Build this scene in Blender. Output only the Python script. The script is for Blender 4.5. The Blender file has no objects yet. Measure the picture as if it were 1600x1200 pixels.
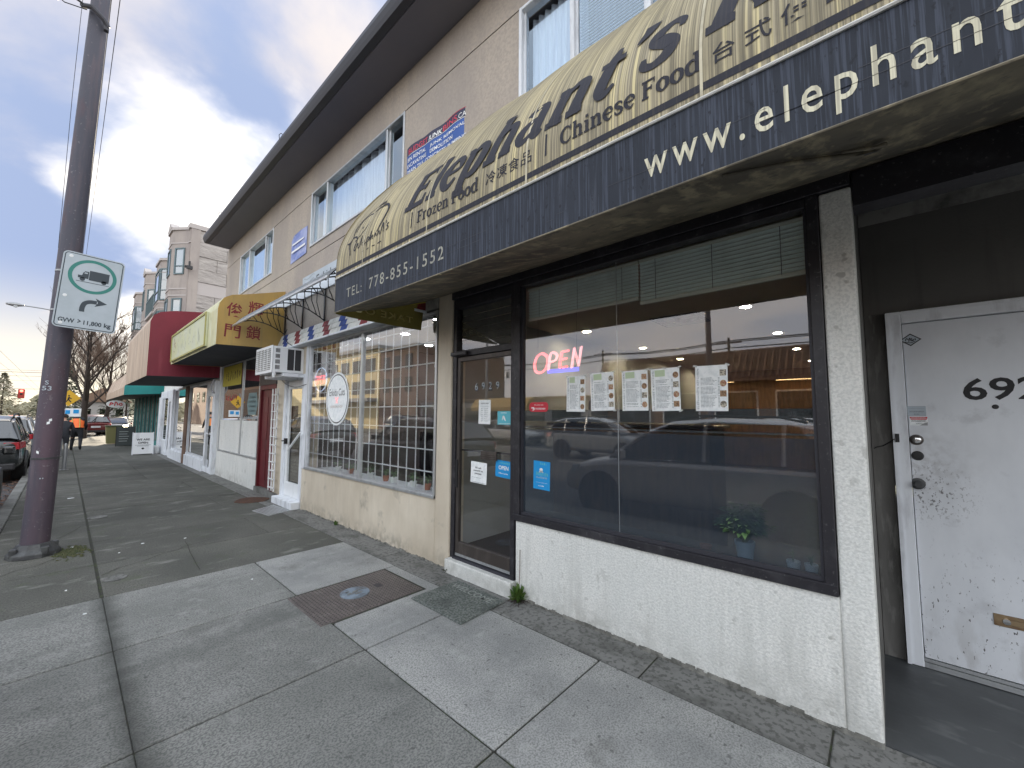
import bpy, bmesh, math, random
from mathutils import Vector, Matrix
random.seed(7)
R = math.radians
sc = bpy.context.scene
col = sc.collection

# ---------------------------------------------------------------- camera, sky, sun, exposure
cam_d = bpy.data.cameras.new('camera')
cam = bpy.data.objects.new('camera', cam_d)
col.objects.link(cam)
sc.camera = cam
cam_d.sensor_width = 36.0
cam_d.lens = 632.6 / 1600 * 36.0
cam_d.clip_start = 0.05
cam_d.clip_end = 3000
YAW, PIT, ROL = R(47.728), R(4.455), R(0.321)
fw = Vector((math.sin(YAW) * math.cos(PIT), math.cos(YAW) * math.cos(PIT), math.sin(PIT)))
r0 = Vector((math.cos(YAW), -math.sin(YAW), 0))
u0 = r0.cross(fw)
rt = r0 * math.cos(ROL) + u0 * math.sin(ROL)
up = u0 * math.cos(ROL) - r0 * math.sin(ROL)
cam.matrix_world = Matrix(((rt.x, up.x, -fw.x, 0), (rt.y, up.y, -fw.y, 0), (rt.z, up.z, -fw.z, 1.55), (0, 0, 0, 1)))

SUN_AZ, SUN_EL = 13.0, 19.0          # azimuth from +Y towards +X
world = bpy.data.worlds.new('World')
sc.world = world
world.use_nodes = True
wt = world.node_tree
wt.nodes.clear()
def wn(t, **k):
    n = wt.nodes.new(t)
    for a, b in k.items(): setattr(n, a, b)
    return n
wl = wt.links.new
w_out = wn('ShaderNodeOutputWorld'); w_bg = wn('ShaderNodeBackground')
w_bg.inputs[1].default_value = 0.10
wl(w_bg.outputs[0], w_out.inputs[0])
sky = wn('ShaderNodeTexSky', sky_type='NISHITA', sun_disc=False)
sky.sun_elevation = R(SUN_EL); sky.sun_rotation = R(SUN_AZ); sky.air_density = 1.0; sky.dust_density = 1.6; sky.ozone_density = 1.6
tc = wn('ShaderNodeTexCoord')
def wmath(op, a, b=None, clamp=False):
    n = wn('ShaderNodeMath', operation=op, use_clamp=clamp)
    for i, v in enumerate((a, b)):
        if v is None: continue
        if isinstance(v, (int, float)): n.inputs[i].default_value = v
        else: wl(v, n.inputs[i])
    return n.outputs[0]
def wmix(f, a, b):
    n = wn('ShaderNodeMix', data_type='RGBA')
    for i, v in ((0, f), (6, a), (7, b)):
        if isinstance(v, (int, float)): n.inputs[i].default_value = v
        elif isinstance(v, tuple): n.inputs[i].default_value = (*v, 1)
        else: wl(v, n.inputs[i])
    return n.outputs[2]
sepd = wn('ShaderNodeSeparateXYZ'); wl(tc.outputs['Generated'], sepd.inputs[0])
# cloud layer: the view direction projected on a flat layer high above
zc = wmath('ADD', wmath('MAXIMUM', sepd.outputs[2], 0.0), 0.16)
cmb = wn('ShaderNodeCombineXYZ')
wl(wmath('DIVIDE', sepd.outputs[0], zc), cmb.inputs[0]); wl(wmath('DIVIDE', sepd.outputs[1], zc), cmb.inputs[1])
cn = wn('ShaderNodeTexNoise'); cn.inputs['Scale'].default_value = 1.25; cn.inputs['Detail'].default_value = 7
cn.inputs['Roughness'].default_value = 0.52; cn.inputs['Distortion'].default_value = 0.25
cmp_ = wn('ShaderNodeMapping'); cmp_.inputs['Location'].default_value = (5.3, 2.9, 0.0); cmp_.inputs['Scale'].default_value = (1.0, 0.75, 1)
wl(cmb.outputs[0], cmp_.inputs[0]); wl(cmp_.outputs[0], cn.inputs[0])
cr = wn('ShaderNodeMapRange', interpolation_type='SMOOTHSTEP'); cr.inputs[1].default_value = 0.47; cr.inputs[2].default_value = 0.66
wl(cn.outputs[0], cr.inputs[0])
# closeness to the sun
sdir = (math.sin(R(SUN_AZ)) * math.cos(R(SUN_EL)), math.cos(R(SUN_AZ)) * math.cos(R(SUN_EL)), math.sin(R(SUN_EL)))
dot = wn('ShaderNodeVectorMath', operation='DOT_PRODUCT'); wl(tc.outputs['Generated'], dot.inputs[0]); dot.inputs[1].default_value = sdir
near = wn('ShaderNodeMapRange', interpolation_type='SMOOTHSTEP'); near.inputs[1].default_value = 0.25; near.inputs[2].default_value = 1.0
wl(dot.outputs['Value'], near.inputs[0])
hz = wn('ShaderNodeMapRange', interpolation_type='SMOOTHSTEP'); hz.inputs[1].default_value = 0.0; hz.inputs[2].default_value = 0.26; hz.inputs[3].default_value = 1.0; hz.inputs[4].default_value = 0.0
wl(sepd.outputs[2], hz.inputs[0])
cloud_c = wmix(near.outputs[0], (9.8, 9.2, 8.5), (3.9, 3.45, 3.1))
skm = wn('ShaderNodeVectorMath', operation='MINIMUM'); wl(sky.outputs[0], skm.inputs[0]); skm.inputs[1].default_value = (6, 6, 6)
base_c = wmix(0.93, skm.outputs[0], wmix(near.outputs[0], (7.0, 7.5, 8.2), (1.15, 1.55, 2.55)))
base_c = wmix(wmath('MULTIPLY', hz.outputs[0], 0.85), base_c, wmix(near.outputs[0], (8.4, 7.9, 7.6), (5.7, 5.0, 3.5)))
c2 = wmix(wmath('MULTIPLY', cr.outputs[0], 0.8), base_c, cloud_c)
glow = wn('ShaderNodeMapRange', interpolation_type='SMOOTHSTEP'); glow.inputs[1].default_value = 0.955; glow.inputs[2].default_value = 1.0
wl(wmath('ADD', dot.outputs['Value'], wmath('MULTIPLY', wmath('SUBTRACT', cn.outputs[0], .52), .22)), glow.inputs[0])
wl(wmix(wmath('MULTIPLY', glow.outputs[0], .9), c2, (7.0, 6.6, 6.0)), w_bg.inputs[0])

sun_d = bpy.data.lights.new('sun', 'SUN'); sun = bpy.data.objects.new('sun', sun_d); col.objects.link(sun)
sun_d.energy = 4.0; sun_d.angle = R(1.5); sun_d.color = (1.0, 0.86, 0.66)
sun.rotation_euler = Vector(sdir).to_track_quat('Z', 'Y').to_euler()

sc.view_settings.view_transform = 'Standard'
sc.view_settings.look = 'None'
sc.view_settings.exposure = 1.5
sc.view_settings.gamma = 1.0
sc.view_settings.use_curve_mapping = False
sc.cycles.use_denoising = True
sc.cycles.max_bounces = 10
sc.cycles.transparent_max_bounces = 16
sc.cycles.glossy_bounces = 5
sc.cycles.sample_clamp_indirect = 6.0
sc.cycles.caustics_reflective = False
sc.cycles.caustics_refractive = False

# ---------------------------------------------------------------- helpers
def lin(c):
    return tuple((x / 12.92 if x <= 0.04045 else ((x + 0.055) / 1.055) ** 2.4) for x in c)
MATS = {}
def M(name, c, rough=0.6, metal=0.0, layers=(), bumps=(), spec=0.5, emit=None, coat=0.0, trans=0.0, rvar=None):
    """layers: (scale xyz, lo, hi, colour, amount[, detail]); bumps: (scale xyz, strength, distance)"""
    m = bpy.data.materials.new(name); m.use_nodes = True; MATS[name] = m
    nt = m.node_tree; b = nt.nodes['Principled BSDF']; L = nt.links.new
    b.inputs['Roughness'].default_value = rough; b.inputs['Metallic'].default_value = metal
    b.inputs['Specular IOR Level'].default_value = spec
    b.inputs['Coat Weight'].default_value = coat
    b.inputs['Base Color'].default_value = (*c, 1)
    if emit:
        b.inputs['Emission Color'].default_value = (*emit[0], 1); b.inputs['Emission Strength'].default_value = emit[1]
    if layers or bumps:
        g = nt.nodes.new('ShaderNodeNewGeometry')
    cur = None
    for i, ly in enumerate(layers):
        s, lo, hi, c2, amt = ly[:5]
        mp = nt.nodes.new('ShaderNodeMapping'); mp.inputs['Scale'].default_value = s; mp.inputs['Location'].default_value = (i * 3.7, i * 1.9, i * 5.1)
        L(g.outputs['Position'], mp.inputs[0])
        n = nt.nodes.new('ShaderNodeTexNoise'); n.inputs['Scale'].default_value = 1.0; n.inputs['Detail'].default_value = ly[5] if len(ly) > 5 else 5
        n.inputs['Roughness'].default_value = 0.6
        L(mp.outputs[0], n.inputs[0])
        r = nt.nodes.new('ShaderNodeMapRange'); r.inputs[1].default_value = lo; r.inputs[2].default_value = hi
        r.inputs[3].default_value = 0.0; r.inputs[4].default_value = amt
        L(n.outputs[0], r.inputs[0])
        fac = r.outputs[0]
        if len(ly) > 6:          # where on the thing this dirt or wear sits
            k = ly[6]; mr = nt.nodes.new('ShaderNodeMapRange'); mr.interpolation_type = 'SMOOTHSTEP'
            if k[0] == 'z':
                sx = nt.nodes.new('ShaderNodeSeparateXYZ'); L(g.outputs['Position'], sx.inputs[0]); L(sx.outputs[2], mr.inputs[0]); mr.inputs[1].default_value = k[1]; mr.inputs[2].default_value = k[2]
            else:
                dv = nt.nodes.new('ShaderNodeVectorMath'); dv.operation = 'DISTANCE'; L(g.outputs['Position'], dv.inputs[0]); dv.inputs[1].default_value = k[1]
                L(dv.outputs['Value'], mr.inputs[0]); mr.inputs[1].default_value = 0.0; mr.inputs[2].default_value = k[2]
            mr.inputs[3].default_value = 1.0; mr.inputs[4].default_value = 0.0
            mm = nt.nodes.new('ShaderNodeMath'); mm.operation = 'MULTIPLY'; L(fac, mm.inputs[0]); L(mr.outputs[0], mm.inputs[1]); fac = mm.outputs[0]
        x = nt.nodes.new('ShaderNodeMix'); x.data_type = 'RGBA'
        L(fac, x.inputs[0])
        if cur is None: x.inputs[6].default_value = (*c, 1)
        else: L(cur, x.inputs[6])
        x.inputs[7].default_value = (*c2, 1)
        cur = x.outputs[2]
    if rvar and cur is not None:     # piece by piece differences in tone
        oi = nt.nodes.new('ShaderNodeObjectInfo'); mr = nt.nodes.new('ShaderNodeMapRange'); L(oi.outputs['Random'], mr.inputs[0]); mr.inputs[3].default_value = 1 - rvar; mr.inputs[4].default_value = 1 + rvar
        vm = nt.nodes.new('ShaderNodeVectorMath'); vm.operation = 'SCALE'; L(cur, vm.inputs[0]); L(mr.outputs[0], vm.inputs['Scale']); cur = vm.outputs[0]
    if cur is not None: L(cur, b.inputs['Base Color'])
    prev = None
    for (s, st, di) in bumps:
        mp = nt.nodes.new('ShaderNodeMapping'); mp.inputs['Scale'].default_value = s
        L(g.outputs['Position'], mp.inputs[0])
        n = nt.nodes.new('ShaderNodeTexNoise'); n.inputs['Scale'].default_value = 1.0; n.inputs['Detail'].default_value = 6
        L(mp.outputs[0], n.inputs[0])
        bm = nt.nodes.new('ShaderNodeBump'); bm.inputs['Strength'].default_value = st; bm.inputs['Distance'].default_value = di
        L(n.outputs[0], bm.inputs['Height'])
        if prev: L(prev, bm.inputs['Normal'])
        prev = bm.outputs[0]
    if prev: L(prev, b.inputs['Normal'])
    return m
def M_glass(name, tint=(0.9, 0.93, 0.95), ior=1.5, boost=1.0, rough=0.0, block=None, wave=0.0, coat=(1, 1, 1)):
    """one pane: mirror reflection by Fresnel over a clear (or partly blocking) body"""
    m = bpy.data.materials.new(name); m.use_nodes = True; MATS[name] = m
    nt = m.node_tree; nt.nodes.remove(nt.nodes['Principled BSDF']); L = nt.links.new; out = nt.nodes['Material Output']
    t = nt.nodes.new('ShaderNodeBsdfTransparent'); t.inputs[0].default_value = (*tint, 1)
    gl = nt.nodes.new('ShaderNodeBsdfGlossy'); gl.inputs['Roughness'].default_value = rough; gl.inputs['Color'].default_value = (*coat, 1)
    fr = nt.nodes.new('ShaderNodeFresnel'); fr.inputs[0].default_value = ior
    mu = nt.nodes.new('ShaderNodeMath'); mu.operation = 'MULTIPLY'; mu.use_clamp = True; mu.inputs[1].default_value = boost
    # only the outer face of the thin pane mirrors (the factor stands for both faces)
    gb = nt.nodes.new('ShaderNodeNewGeometry'); ib = nt.nodes.new('ShaderNodeMath'); ib.operation = 'SUBTRACT'; ib.inputs[0].default_value = 1.0; L(gb.outputs['Backfacing'], ib.inputs[1])
    mf = nt.nodes.new('ShaderNodeMath'); mf.operation = 'MULTIPLY'; L(fr.outputs[0], mf.inputs[0]); L(ib.outputs[0], mf.inputs[1])
    L(mf.outputs[0], mu.inputs[0])
    body = t.outputs[0]
    if block:
        d = nt.nodes.new('ShaderNodeBsdfDiffuse'); d.inputs[0].default_value = (*block[0], 1)
        mx = nt.nodes.new('ShaderNodeMixShader'); mx.inputs[0].default_value = block[1]
        L(t.outputs[0], mx.inputs[1]); L(d.outputs[0], mx.inputs[2]); body = mx.outputs[0]
    mx = nt.nodes.new('ShaderNodeMixShader'); L(mu.outputs[0], mx.inputs[0]); L(body, mx.inputs[1]); L(gl.outputs[0], mx.inputs[2])
    if wave:
        g = nt.nodes.new('ShaderNodeNewGeometry'); n = nt.nodes.new('ShaderNodeTexNoise'); n.inputs['Scale'].default_value = 1.3; n.inputs['Detail'].default_value = 1
        L(g.outputs['Position'], n.inputs[0])
        bm = nt.nodes.new('ShaderNodeBump'); bm.inputs['Strength'].default_value = wave; bm.inputs['Distance'].default_value = 0.01
        L(n.outputs[0], bm.inputs['Height']); L(bm.outputs[0], gl.inputs['Normal'])
    L(mx.outputs[0], out.inputs[0])
    return m

class MB:
    def __init__(s): s.v = []; s.f = []; s.mi = []; s.k = 0
    def poly(s, pts):
        b = len(s.v); s.v += [tuple(p) for p in pts]; s.f.append(tuple(range(b, b + len(pts)))); s.mi.append(s.k); return s
    def box(s, x0, x1, y0, y1, z0, z1):
        if x0 > x1: x0, x1 = x1, x0
        if y0 > y1: y0, y1 = y1, y0
        if z0 > z1: z0, z1 = z1, z0
        b = len(s.v)
        s.v += [(x0, y0, z0), (x1, y0, z0), (x1, y1, z0), (x0, y1, z0), (x0, y0, z1), (x1, y0, z1), (x1, y1, z1), (x0, y1, z1)]
        for q in ((0, 3, 2, 1), (4, 5, 6, 7), (0, 1, 5, 4), (1, 2, 6, 5), (2, 3, 7, 6), (3, 0, 4, 7)):
            s.f.append(tuple(b + i for i in q)); s.mi.append(s.k)
        return s
    def hexa(s, p):            # 8 points: bottom ring 0-3, top ring 4-7
        b = len(s.v); s.v += [tuple(q) for q in p]
        for q in ((0, 3, 2, 1), (4, 5, 6, 7), (0, 1, 5, 4), (1, 2, 6, 5), (2, 3, 7, 6), (3, 0, 4, 7)):
            s.f.append(tuple(b + i for i in q)); s.mi.append(s.k)
        return s
    def prism(s, pts, axis, a0, a1):
        """2-D outline extruded along an axis; outline coords are the other two axes in xyz order"""
        def P(p, a): return (a, p[0], p[1]) if axis == 'x' else ((p[0], a, p[1]) if axis == 'y' else (p[0], p[1], a))
        n = len(pts); b = len(s.v)
        s.v += [P(p, a0) for p in pts] + [P(p, a1) for p in pts]
        for i in range(n):
            j = (i + 1) % n
            s.f.append((b + i, b + j, b + n + j, b + n + i)); s.mi.append(s.k)
        s.f.append(tuple(b + i for i in range(n))[::-1]); s.mi.append(s.k)
        s.f.append(tuple(b + n + i for i in range(n))); s.mi.append(s.k)
        return s
    def tube(s, pts, r, n=8, caps=True):
        pts = [Vector(p) for p in pts]; rs = r if isinstance(r, (list, tuple)) else [r] * len(pts)
        b = len(s.v); prevn = None
        for i, p in enumerate(pts):
            d = (pts[min(i + 1, len(pts) - 1)] - pts[max(i - 1, 0)]).normalized()
            if prevn is None:
                a = Vector((0, 0, 1)) if abs(d.z) < 0.9 else Vector((1, 0, 0))
                nn = d.cross(a).normalized()
            else:
                nn = (prevn - d * prevn.dot(d)).normalized()
            prevn = nn; bb = d.cross(nn)
            for k in range(n):
                a = 2 * math.pi * k / n
                s.v.append(tuple(p + (nn * math.cos(a) + bb * math.sin(a)) * rs[i]))
        for i in range(len(pts) - 1):
            for k in range(n):
                q = (k + 1) % n
                s.f.append((b + i * n + k, b + i * n + q, b + (i + 1) * n + q, b + (i + 1) * n + k)); s.mi.append(s.k)
        if caps:
            s.f.append(tuple(b + k for k in range(n))[::-1]); s.mi.append(s.k)
            e = b + (len(pts) - 1) * n
            s.f.append(tuple(e + k for k in range(n))); s.mi.append(s.k)
        return s
    def lathe(s, prof, c=(0, 0, 0), n=16, axis='z'):
        b = len(s.v)
        for (r, h) in prof:
            for k in range(n):
                a = 2 * math.pi * k / n
                x, y = r * math.cos(a), r * math.sin(a)
                if axis == 'z': s.v.append((c[0] + x, c[1] + y, c[2] + h))
                elif axis == 'x': s.v.append((c[0] + h, c[1] + x, c[2] + y))
                else: s.v.append((c[0] + x, c[1] + h, c[2] + y))
        for i in range(len(prof) - 1):
            for k in range(n):
                q = (k + 1) % n
                s.f.append((b + i * n + k, b + i * n + q, b + (i + 1) * n + q, b + (i + 1) * n + k)); s.mi.append(s.k)
        if prof[0][0] > 1e-5: s.f.append(tuple(b + k for k in range(n))[::-1]); s.mi.append(s.k)
        if prof[-1][0] > 1e-5:
            e = b + (len(prof) - 1) * n; s.f.append(tuple(e + k for k in range(n))); s.mi.append(s.k)
        return s
    def build(s, name, mat, parent=None, smooth=False, bevel=0.0, seg=1, sub=0, recalc=True):
        me = bpy.data.meshes.new(name)
        off = Vector((0, 0, 0))
        if parent is not None:
            p = parent
            while p is not None: off += p.location; p = p.parent
        me.from_pydata([tuple(Vector(v) - off) for v in s.v], [], s.f)
        mats = mat if isinstance(mat, (list, tuple)) else [mat]
        for m in mats: me.materials.append(MATS[m] if isinstance(m, str) else m)
        if len(mats) > 1:
            for p_, i in zip(me.polygons, s.mi): p_.material_index = i
        if recalc or smooth:
            bm = bmesh.new(); bm.from_mesh(me)
            if smooth: bmesh.ops.remove_doubles(bm, verts=bm.verts, dist=1e-5)
            if recalc: bmesh.ops.recalc_face_normals(bm, faces=bm.faces)
            bm.to_mesh(me); bm.free()
        o = bpy.data.objects.new(name, me); col.objects.link(o)
        if parent is not None: o.parent = parent
        if bevel:
            md = o.modifiers.new('bevel', 'BEVEL'); md.width = bevel; md.segments = seg; md.limit_method = 'ANGLE'; md.angle_limit = R(40)
        if sub:
            md = o.modifiers.new('sub', 'SUBSURF'); md.levels = sub; md.render_levels = sub
        if smooth:
            for p_ in me.polygons: p_.use_smooth = True
            if smooth == 'auto':
                me.set_sharp_from_angle(angle=R(35))
        return o
def tag(o, label=None, cat=None, group=None, kind=None):
    if label: o['label'] = label
    if cat: o['category'] = cat
    if group: o['group'] = group
    if kind: o['kind'] = kind
    return o
def thing(name, label, cat, loc=(0, 0, 0), group=None):
    o = bpy.data.objects.new(name, None); col.objects.link(o); o.location = loc; o.empty_display_size = 0.1
    return tag(o, label, cat, group)
def origin(o, loc):
    """move a single-mesh thing's origin to its base"""
    d = Vector(loc) - o.location
    o.data.transform(Matrix.Translation(-d)); o.location = loc
    return o
def copy_tree(o, loc, label=None, rz=None):
    r = o.copy(); col.objects.link(r); r.location = loc
    if rz is not None: r.rotation_euler = (0, 0, rz)
    if label: r['label'] = label
    for ch in o.children:
        c = ch.copy(); col.objects.link(c); c.parent = r
        for g in ch.children:
            d = g.copy(); col.objects.link(d); d.parent = c
    return r
def catmull(P, n=6, closed=False):
    out = []; P = [Vector(p) for p in P]; N = len(P)
    for i in range(N if closed else N - 1):
        p0 = P[(i - 1) % N] if closed or i > 0 else P[0]; p1 = P[i]; p2 = P[(i + 1) % N]; p3 = P[(i + 2) % N] if closed or i + 2 < N else P[-1]
        for k in range(n):
            t = k / n
            out.append(0.5 * ((2 * p1) + (p2 - p0) * t + (2 * p0 - 5 * p1 + 4 * p2 - p3) * t * t + (3 * p1 - p0 - 3 * p2 + p3) * t ** 3))
    if not closed: out.append(P[-1])
    return out

# text as mesh: set in a scratch scene, then mapped point by point onto its surface
tmp = bpy.data.scenes.new('scratch')
def text2d(s, size, off=0.0, space=1.0, res=3):
    c = bpy.data.curves.new('scratch', 'FONT'); c.body = s; c.size = size; c.offset = off; c.space_character = space; c.resolution_u = res
    o = bpy.data.objects.new('scratch', c); tmp.collection.objects.link(o)
    tmp.view_layers[0].update(); dg = tmp.view_layers[0].depsgraph
    me = bpy.data.meshes.new_from_object(o.evaluated_get(dg))
    bpy.data.objects.remove(o); bpy.data.curves.remove(c)
    return me
def text(name, s, fn, size, mat, parent, off=0.0, space=1.0, align='L', cuts=None, width=None, height=None):
    me = text2d(s, size, off, space)
    xs = [v.co.x for v in me.vertices]; ys = [v.co.y for v in me.vertices]
    x0, x1 = min(xs), max(xs)
    kx = (width / (x1 - x0)) if width else 1.0
    ky = (height / (max(ys) - min(ys))) if height else (kx if width else 1.0)
    sh = {'L': -x0, 'C': -(x0 + x1) / 2, 'R': -x1}[align]
    if cuts:
        bm = bmesh.new(); bm.from_mesh(me)
        for c in cuts:
            geo = bm.verts[:] + bm.edges[:] + bm.faces[:]
            bmesh.ops.bisect_plane(bm, geom=geo, plane_co=(0, c / ky, 0), plane_no=(0, 1, 0))
        bm.to_mesh(me); bm.free()
    P = [fn((v.co.x + sh) * kx, v.co.y * ky) for v in me.vertices]
    m = MB(); m.v = [tuple(p) for p in P]; m.f = [tuple(f.vertices) for f in me.polygons]; m.mi = [0] * len(m.f)
    bpy.data.meshes.remove(me)
    return m.build(name, mat, parent, recalc=False)
def on_x(x, y0, z0, tilt=0.0):       # writing on a face that looks to -x, reading towards -y
    ct, st = math.cos(tilt), math.sin(tilt)
    return lambda u, v: (x, y0 - (u * ct - v * st), z0 + u * st + v * ct)
def on_y(y, x0, z0, tilt=0.0):       # writing on a face that looks to -y, reading towards +x
    ct, st = math.cos(tilt), math.sin(tilt)
    return lambda u, v: (x0 + u * ct - v * st, y, z0 + u * st + v * ct)
def ribbon(m, pts, fn, w=1.0, n=6, step=0.0):
    """a pen stroke of varying width: pts (u, v, width)"""
    C = catmull(pts, n) if len(pts) > 2 else [Vector(p) for p in pts]
    L_, R_ = [], []
    for i, p in enumerate(C):
        d = C[min(i + 1, len(C) - 1)] - C[max(i - 1, 0)]; d = Vector((d.x, d.y))
        if d.length < 1e-9: d = Vector((1, 0))
        d.normalize(); nn = Vector((-d.y, d.x)) * (abs(p.z) * w / 2)
        L_.append((p.x + nn.x, p.y + nn.y)); R_.append((p.x - nn.x, p.y - nn.y))
    b = len(m.v)
    for a, c in zip(L_, R_): m.v += [tuple(fn(*a)), tuple(fn(*c))]
    for i in range(len(C) - 1):
        m.f.append((b + 2 * i, b + 2 * i + 1, b + 2 * i + 3, b + 2 * i + 2)); m.mi.append(m.k)
# a bold slab-serif alphabet drawn as pen strokes (x, y, width); x-height 0.52, capitals 0.72
SW = 0.15; HS = 0.085
def stem(x, y0, y1): return [(x, y0, SW), (x, y1, SW)]
def bar(x0, x1, y, w=HS): return [(x0, y, w), (x1, y, w)]
GL = {
 'E': (0.66, [stem(.16, 0, .72), bar(.02, .60, .04), bar(.02, .60, .68), bar(.2, .46, .37), [(.57, .0, .07), (.57, .19, .05)], [(.57, .72, .07), (.57, .55, .05)], [(.45, .29, .05), (.45, .46, .05)]]),
 'l': (0.34, [stem(.17, 0, .76), bar(.03, .31, .035), bar(.03, .17, .725)]),
 'e': (0.54, [[(.10, .28, .08), (.46, .28, .06), (.44, .42, .13), (.29, .51, .08), (.12, .38, .16), (.10, .22, .17), (.22, .05, .13), (.36, .02, .08), (.47, .12, .05)]]),
 'p': (0.64, [stem(.17, -.22, .50), bar(.03, .31, -.19), bar(.03, .17, .48), [(.2, .40, .05), (.33, .50, .09), (.50, .40, .15), (.53, .25, .16), (.47, .08, .14), (.33, .015, .08), (.2, .09, .05)]]),
 'h': (0.66, [stem(.17, 0, .76), bar(.03, .31, .035), bar(.03, .17, .725), [(.2, .38, .05), (.33, .49, .09), (.46, .44, .14), (.49, .30, SW), (.49, 0, SW)], bar(.37, .62, .035)]),
 'a': (0.58, [[(.12, .40, .11), (.16, .47, .09), (.28, .50, .08), (.38, .44, .14), (.40, .30, SW), (.40, .08, SW), (.46, .02, .09), (.54, .06, .04)], [(.36, .30, .05), (.20, .27, .09), (.10, .16, .15), (.14, .04, .11), (.24, .02, .08), (.36, .10, .05)]]),
 'n': (0.66, [stem(.17, 0, .50), bar(.03, .31, .035), bar(.03, .17, .48), [(.2, .38, .05), (.33, .49, .09), (.46, .44, .14), (.49, .30, SW), (.49, 0, SW)], bar(.37, .62, .035)]),
 't': (0.42, [[(.18, .68, .05), (.18, .50, .13), (.18, .16, SW), (.22, .04, .11), (.30, .02, .08), (.39, .09, .04)], bar(.02, .36, .475)]),
 "'": (0.24, [[(.15, .74, .15), (.15, .64, .13), (.07, .50, .03)]]),
 's': (0.50, [[(.42, .36, .05), (.40, .44, .08), (.28, .50, .08), (.14, .44, .13), (.14, .34, .14), (.28, .26, .16), (.40, .17, .14), (.38, .06, .12), (.24, .015, .08), (.12, .06, .08), (.08, .16, .05)]]),
 'K': (0.74, [stem(.16, 0, .72), bar(.02, .30, .035), bar(.02, .30, .685), [(.62, .70, .07), (.24, .32, .08)], [(.30, .40, .15), (.58, .03, .16)], bar(.46, .74, .035), bar(.5, .72, .685)]),
 'C': (0.72, [[(.62, .50, .05), (.58, .62, .08), (.40, .71, .09), (.18, .60, .14), (.11, .36, .17), (.18, .12, .14), (.40, .015, .09), (.57, .08, .07), (.65, .2, .04)], [(.63, .50, .05), (.63, .72, .06)]]),
 'i': (0.34, [stem(.17, 0, .50), bar(.03, .31, .035), bar(.03, .17, .48), [(.17, .62, .14), (.17, .75, .14)]]),
 'F': (0.62, [stem(.16, 0, .72), bar(.02, .32, .035), bar(.02, .58, .68), bar(.2, .44, .37), [(.55, .72, .07), (.55, .53, .05)], [(.43, .29, .05), (.43, .46, .05)]]),
 'o': (0.58, [[(.29, .50, .085), (.12, .38, .15), (.10, .26, .16), (.12, .13, .15), (.29, .015, .085), (.46, .13, .15), (.48, .26, .16), (.46, .38, .15), (.29, .50, .085)]]),
 'd': (0.66, [stem(.47, 0, .76), bar(.47, .62, .035), bar(.33, .47, .725), [(.44, .40, .05), (.31, .50, .09), (.13, .40, .15), (.10, .25, .16), (.15, .08, .14), (.31, .015, .08), (.44, .09, .05)]]),
 'r': (0.48, [stem(.17, 0, .50), bar(.03, .33, .035), bar(.03, .17, .48), [(.2, .34, .05), (.30, .47, .1), (.42, .46, .13)]]),
 'z': (0.50, [bar(.06, .44, .46), [(.40, .46, .1), (.10, .05, .1)], bar(.06, .46, .045), [(.09, .34, .04), (.09, .50, .05)], [(.44, .0, .05), (.44, .16, .04)]]),
 ' ': (0.28, []),
}
def slab_text(name, s, fn, size, mat, parent, width=None, shear=0.0, weight=1.0, eps=0.0004, nrm=None):
    tot = sum(GL[c][0] for c in s); k = (width / tot) if width else size
    m = MB(); x = 0; j = 0
    for c in s:
        w, st = GL[c]
        for q in st:
            j += 1
            lift = (j % 4) * eps
            g = (lambda u, v, x=x, lift=lift: fn((u) , v, lift))
            # straight bars are cut into short runs so that they follow the curve
            if len(q) == 2:
                a, b = Vector(q[0]), Vector(q[1]); nseg = 6; q2 = [tuple(a.lerp(b, t / nseg)) for t in range(nseg + 1)]
            else: q2 = q
            pts = [((x + p[0]) * k + p[1] * size * shear, p[1] * size, p[2] * size * weight) for p in q2]
            ribbon(m, pts, g, n=(1 if len(q) == 2 else 5))
        x += w
    return m.build(name, mat, parent, recalc=False)

# ---------------------------------------------------------------- materials
G = lambda v: (v, v, v)
M('slab_new', (.285, .285, .268), .88, rvar=.06, layers=[((1.3, 1.3, 1), .38, .62, (.175, .178, .165), .8), ((.7, 2.2, 1), .52, .68, (.10, .103, .095), .6, 8), ((90, 90, 90), .44, .58, (.095, .10, .095), .75, 3), ((30, 30, 30), .70, .72, (.07, .07, .068), .6, 1), ((9, 9, 9), .56, .72, (.30, .30, .285), .5), ((3, 3, 3), .62, .74, (.11, .11, .10), .5, 5)], bumps=[((60, 60, 60), .35, .004), ((8, 8, 8), .2, .006)])
M('slab_new2', (.385, .385, .37), .88, rvar=.05, layers=[((1.7, 1.7, 1), .38, .62, (.245, .25, .245), .85), ((105, 105, 105), .44, .60, (.14, .145, .14), .7, 3), ((30, 30, 30), .70, .72, (.07, .07, .068), .6, 1), ((9, 9, 9), .56, .72, (.38, .385, .37), .5), ((3, 3, 3), .60, .74, (.12, .12, .11), .6, 5)], bumps=[((55, 55, 55), .5, .004), ((8, 8, 8), .2, .006)])
M('slab_old', (.115, .113, .098), .92, rvar=.17, layers=[((.35, 1.6, 1), .48, .66, (.17, .165, .145), .6, 7), ((1.1, .9, 1), .36, .64, (.066, .068, .058), .9), ((80, 80, 80), .45, .58, (.05, .05, .044), .8, 3), ((3, 6, 3), .58, .72, (.22, .22, .20), .6), ((6, 6, 6), .60, .70, (.06, .075, .04), .5)], bumps=[((50, 50, 50), .6, .006), ((5, 5, 5), .3, .01)])
M('joint', (.035, .034, .028), .95, layers=[((12, 12, 12), .5, .65, (.05, .07, .025), .7)], bumps=[((40, 40, 40), .6, .01)])
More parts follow.
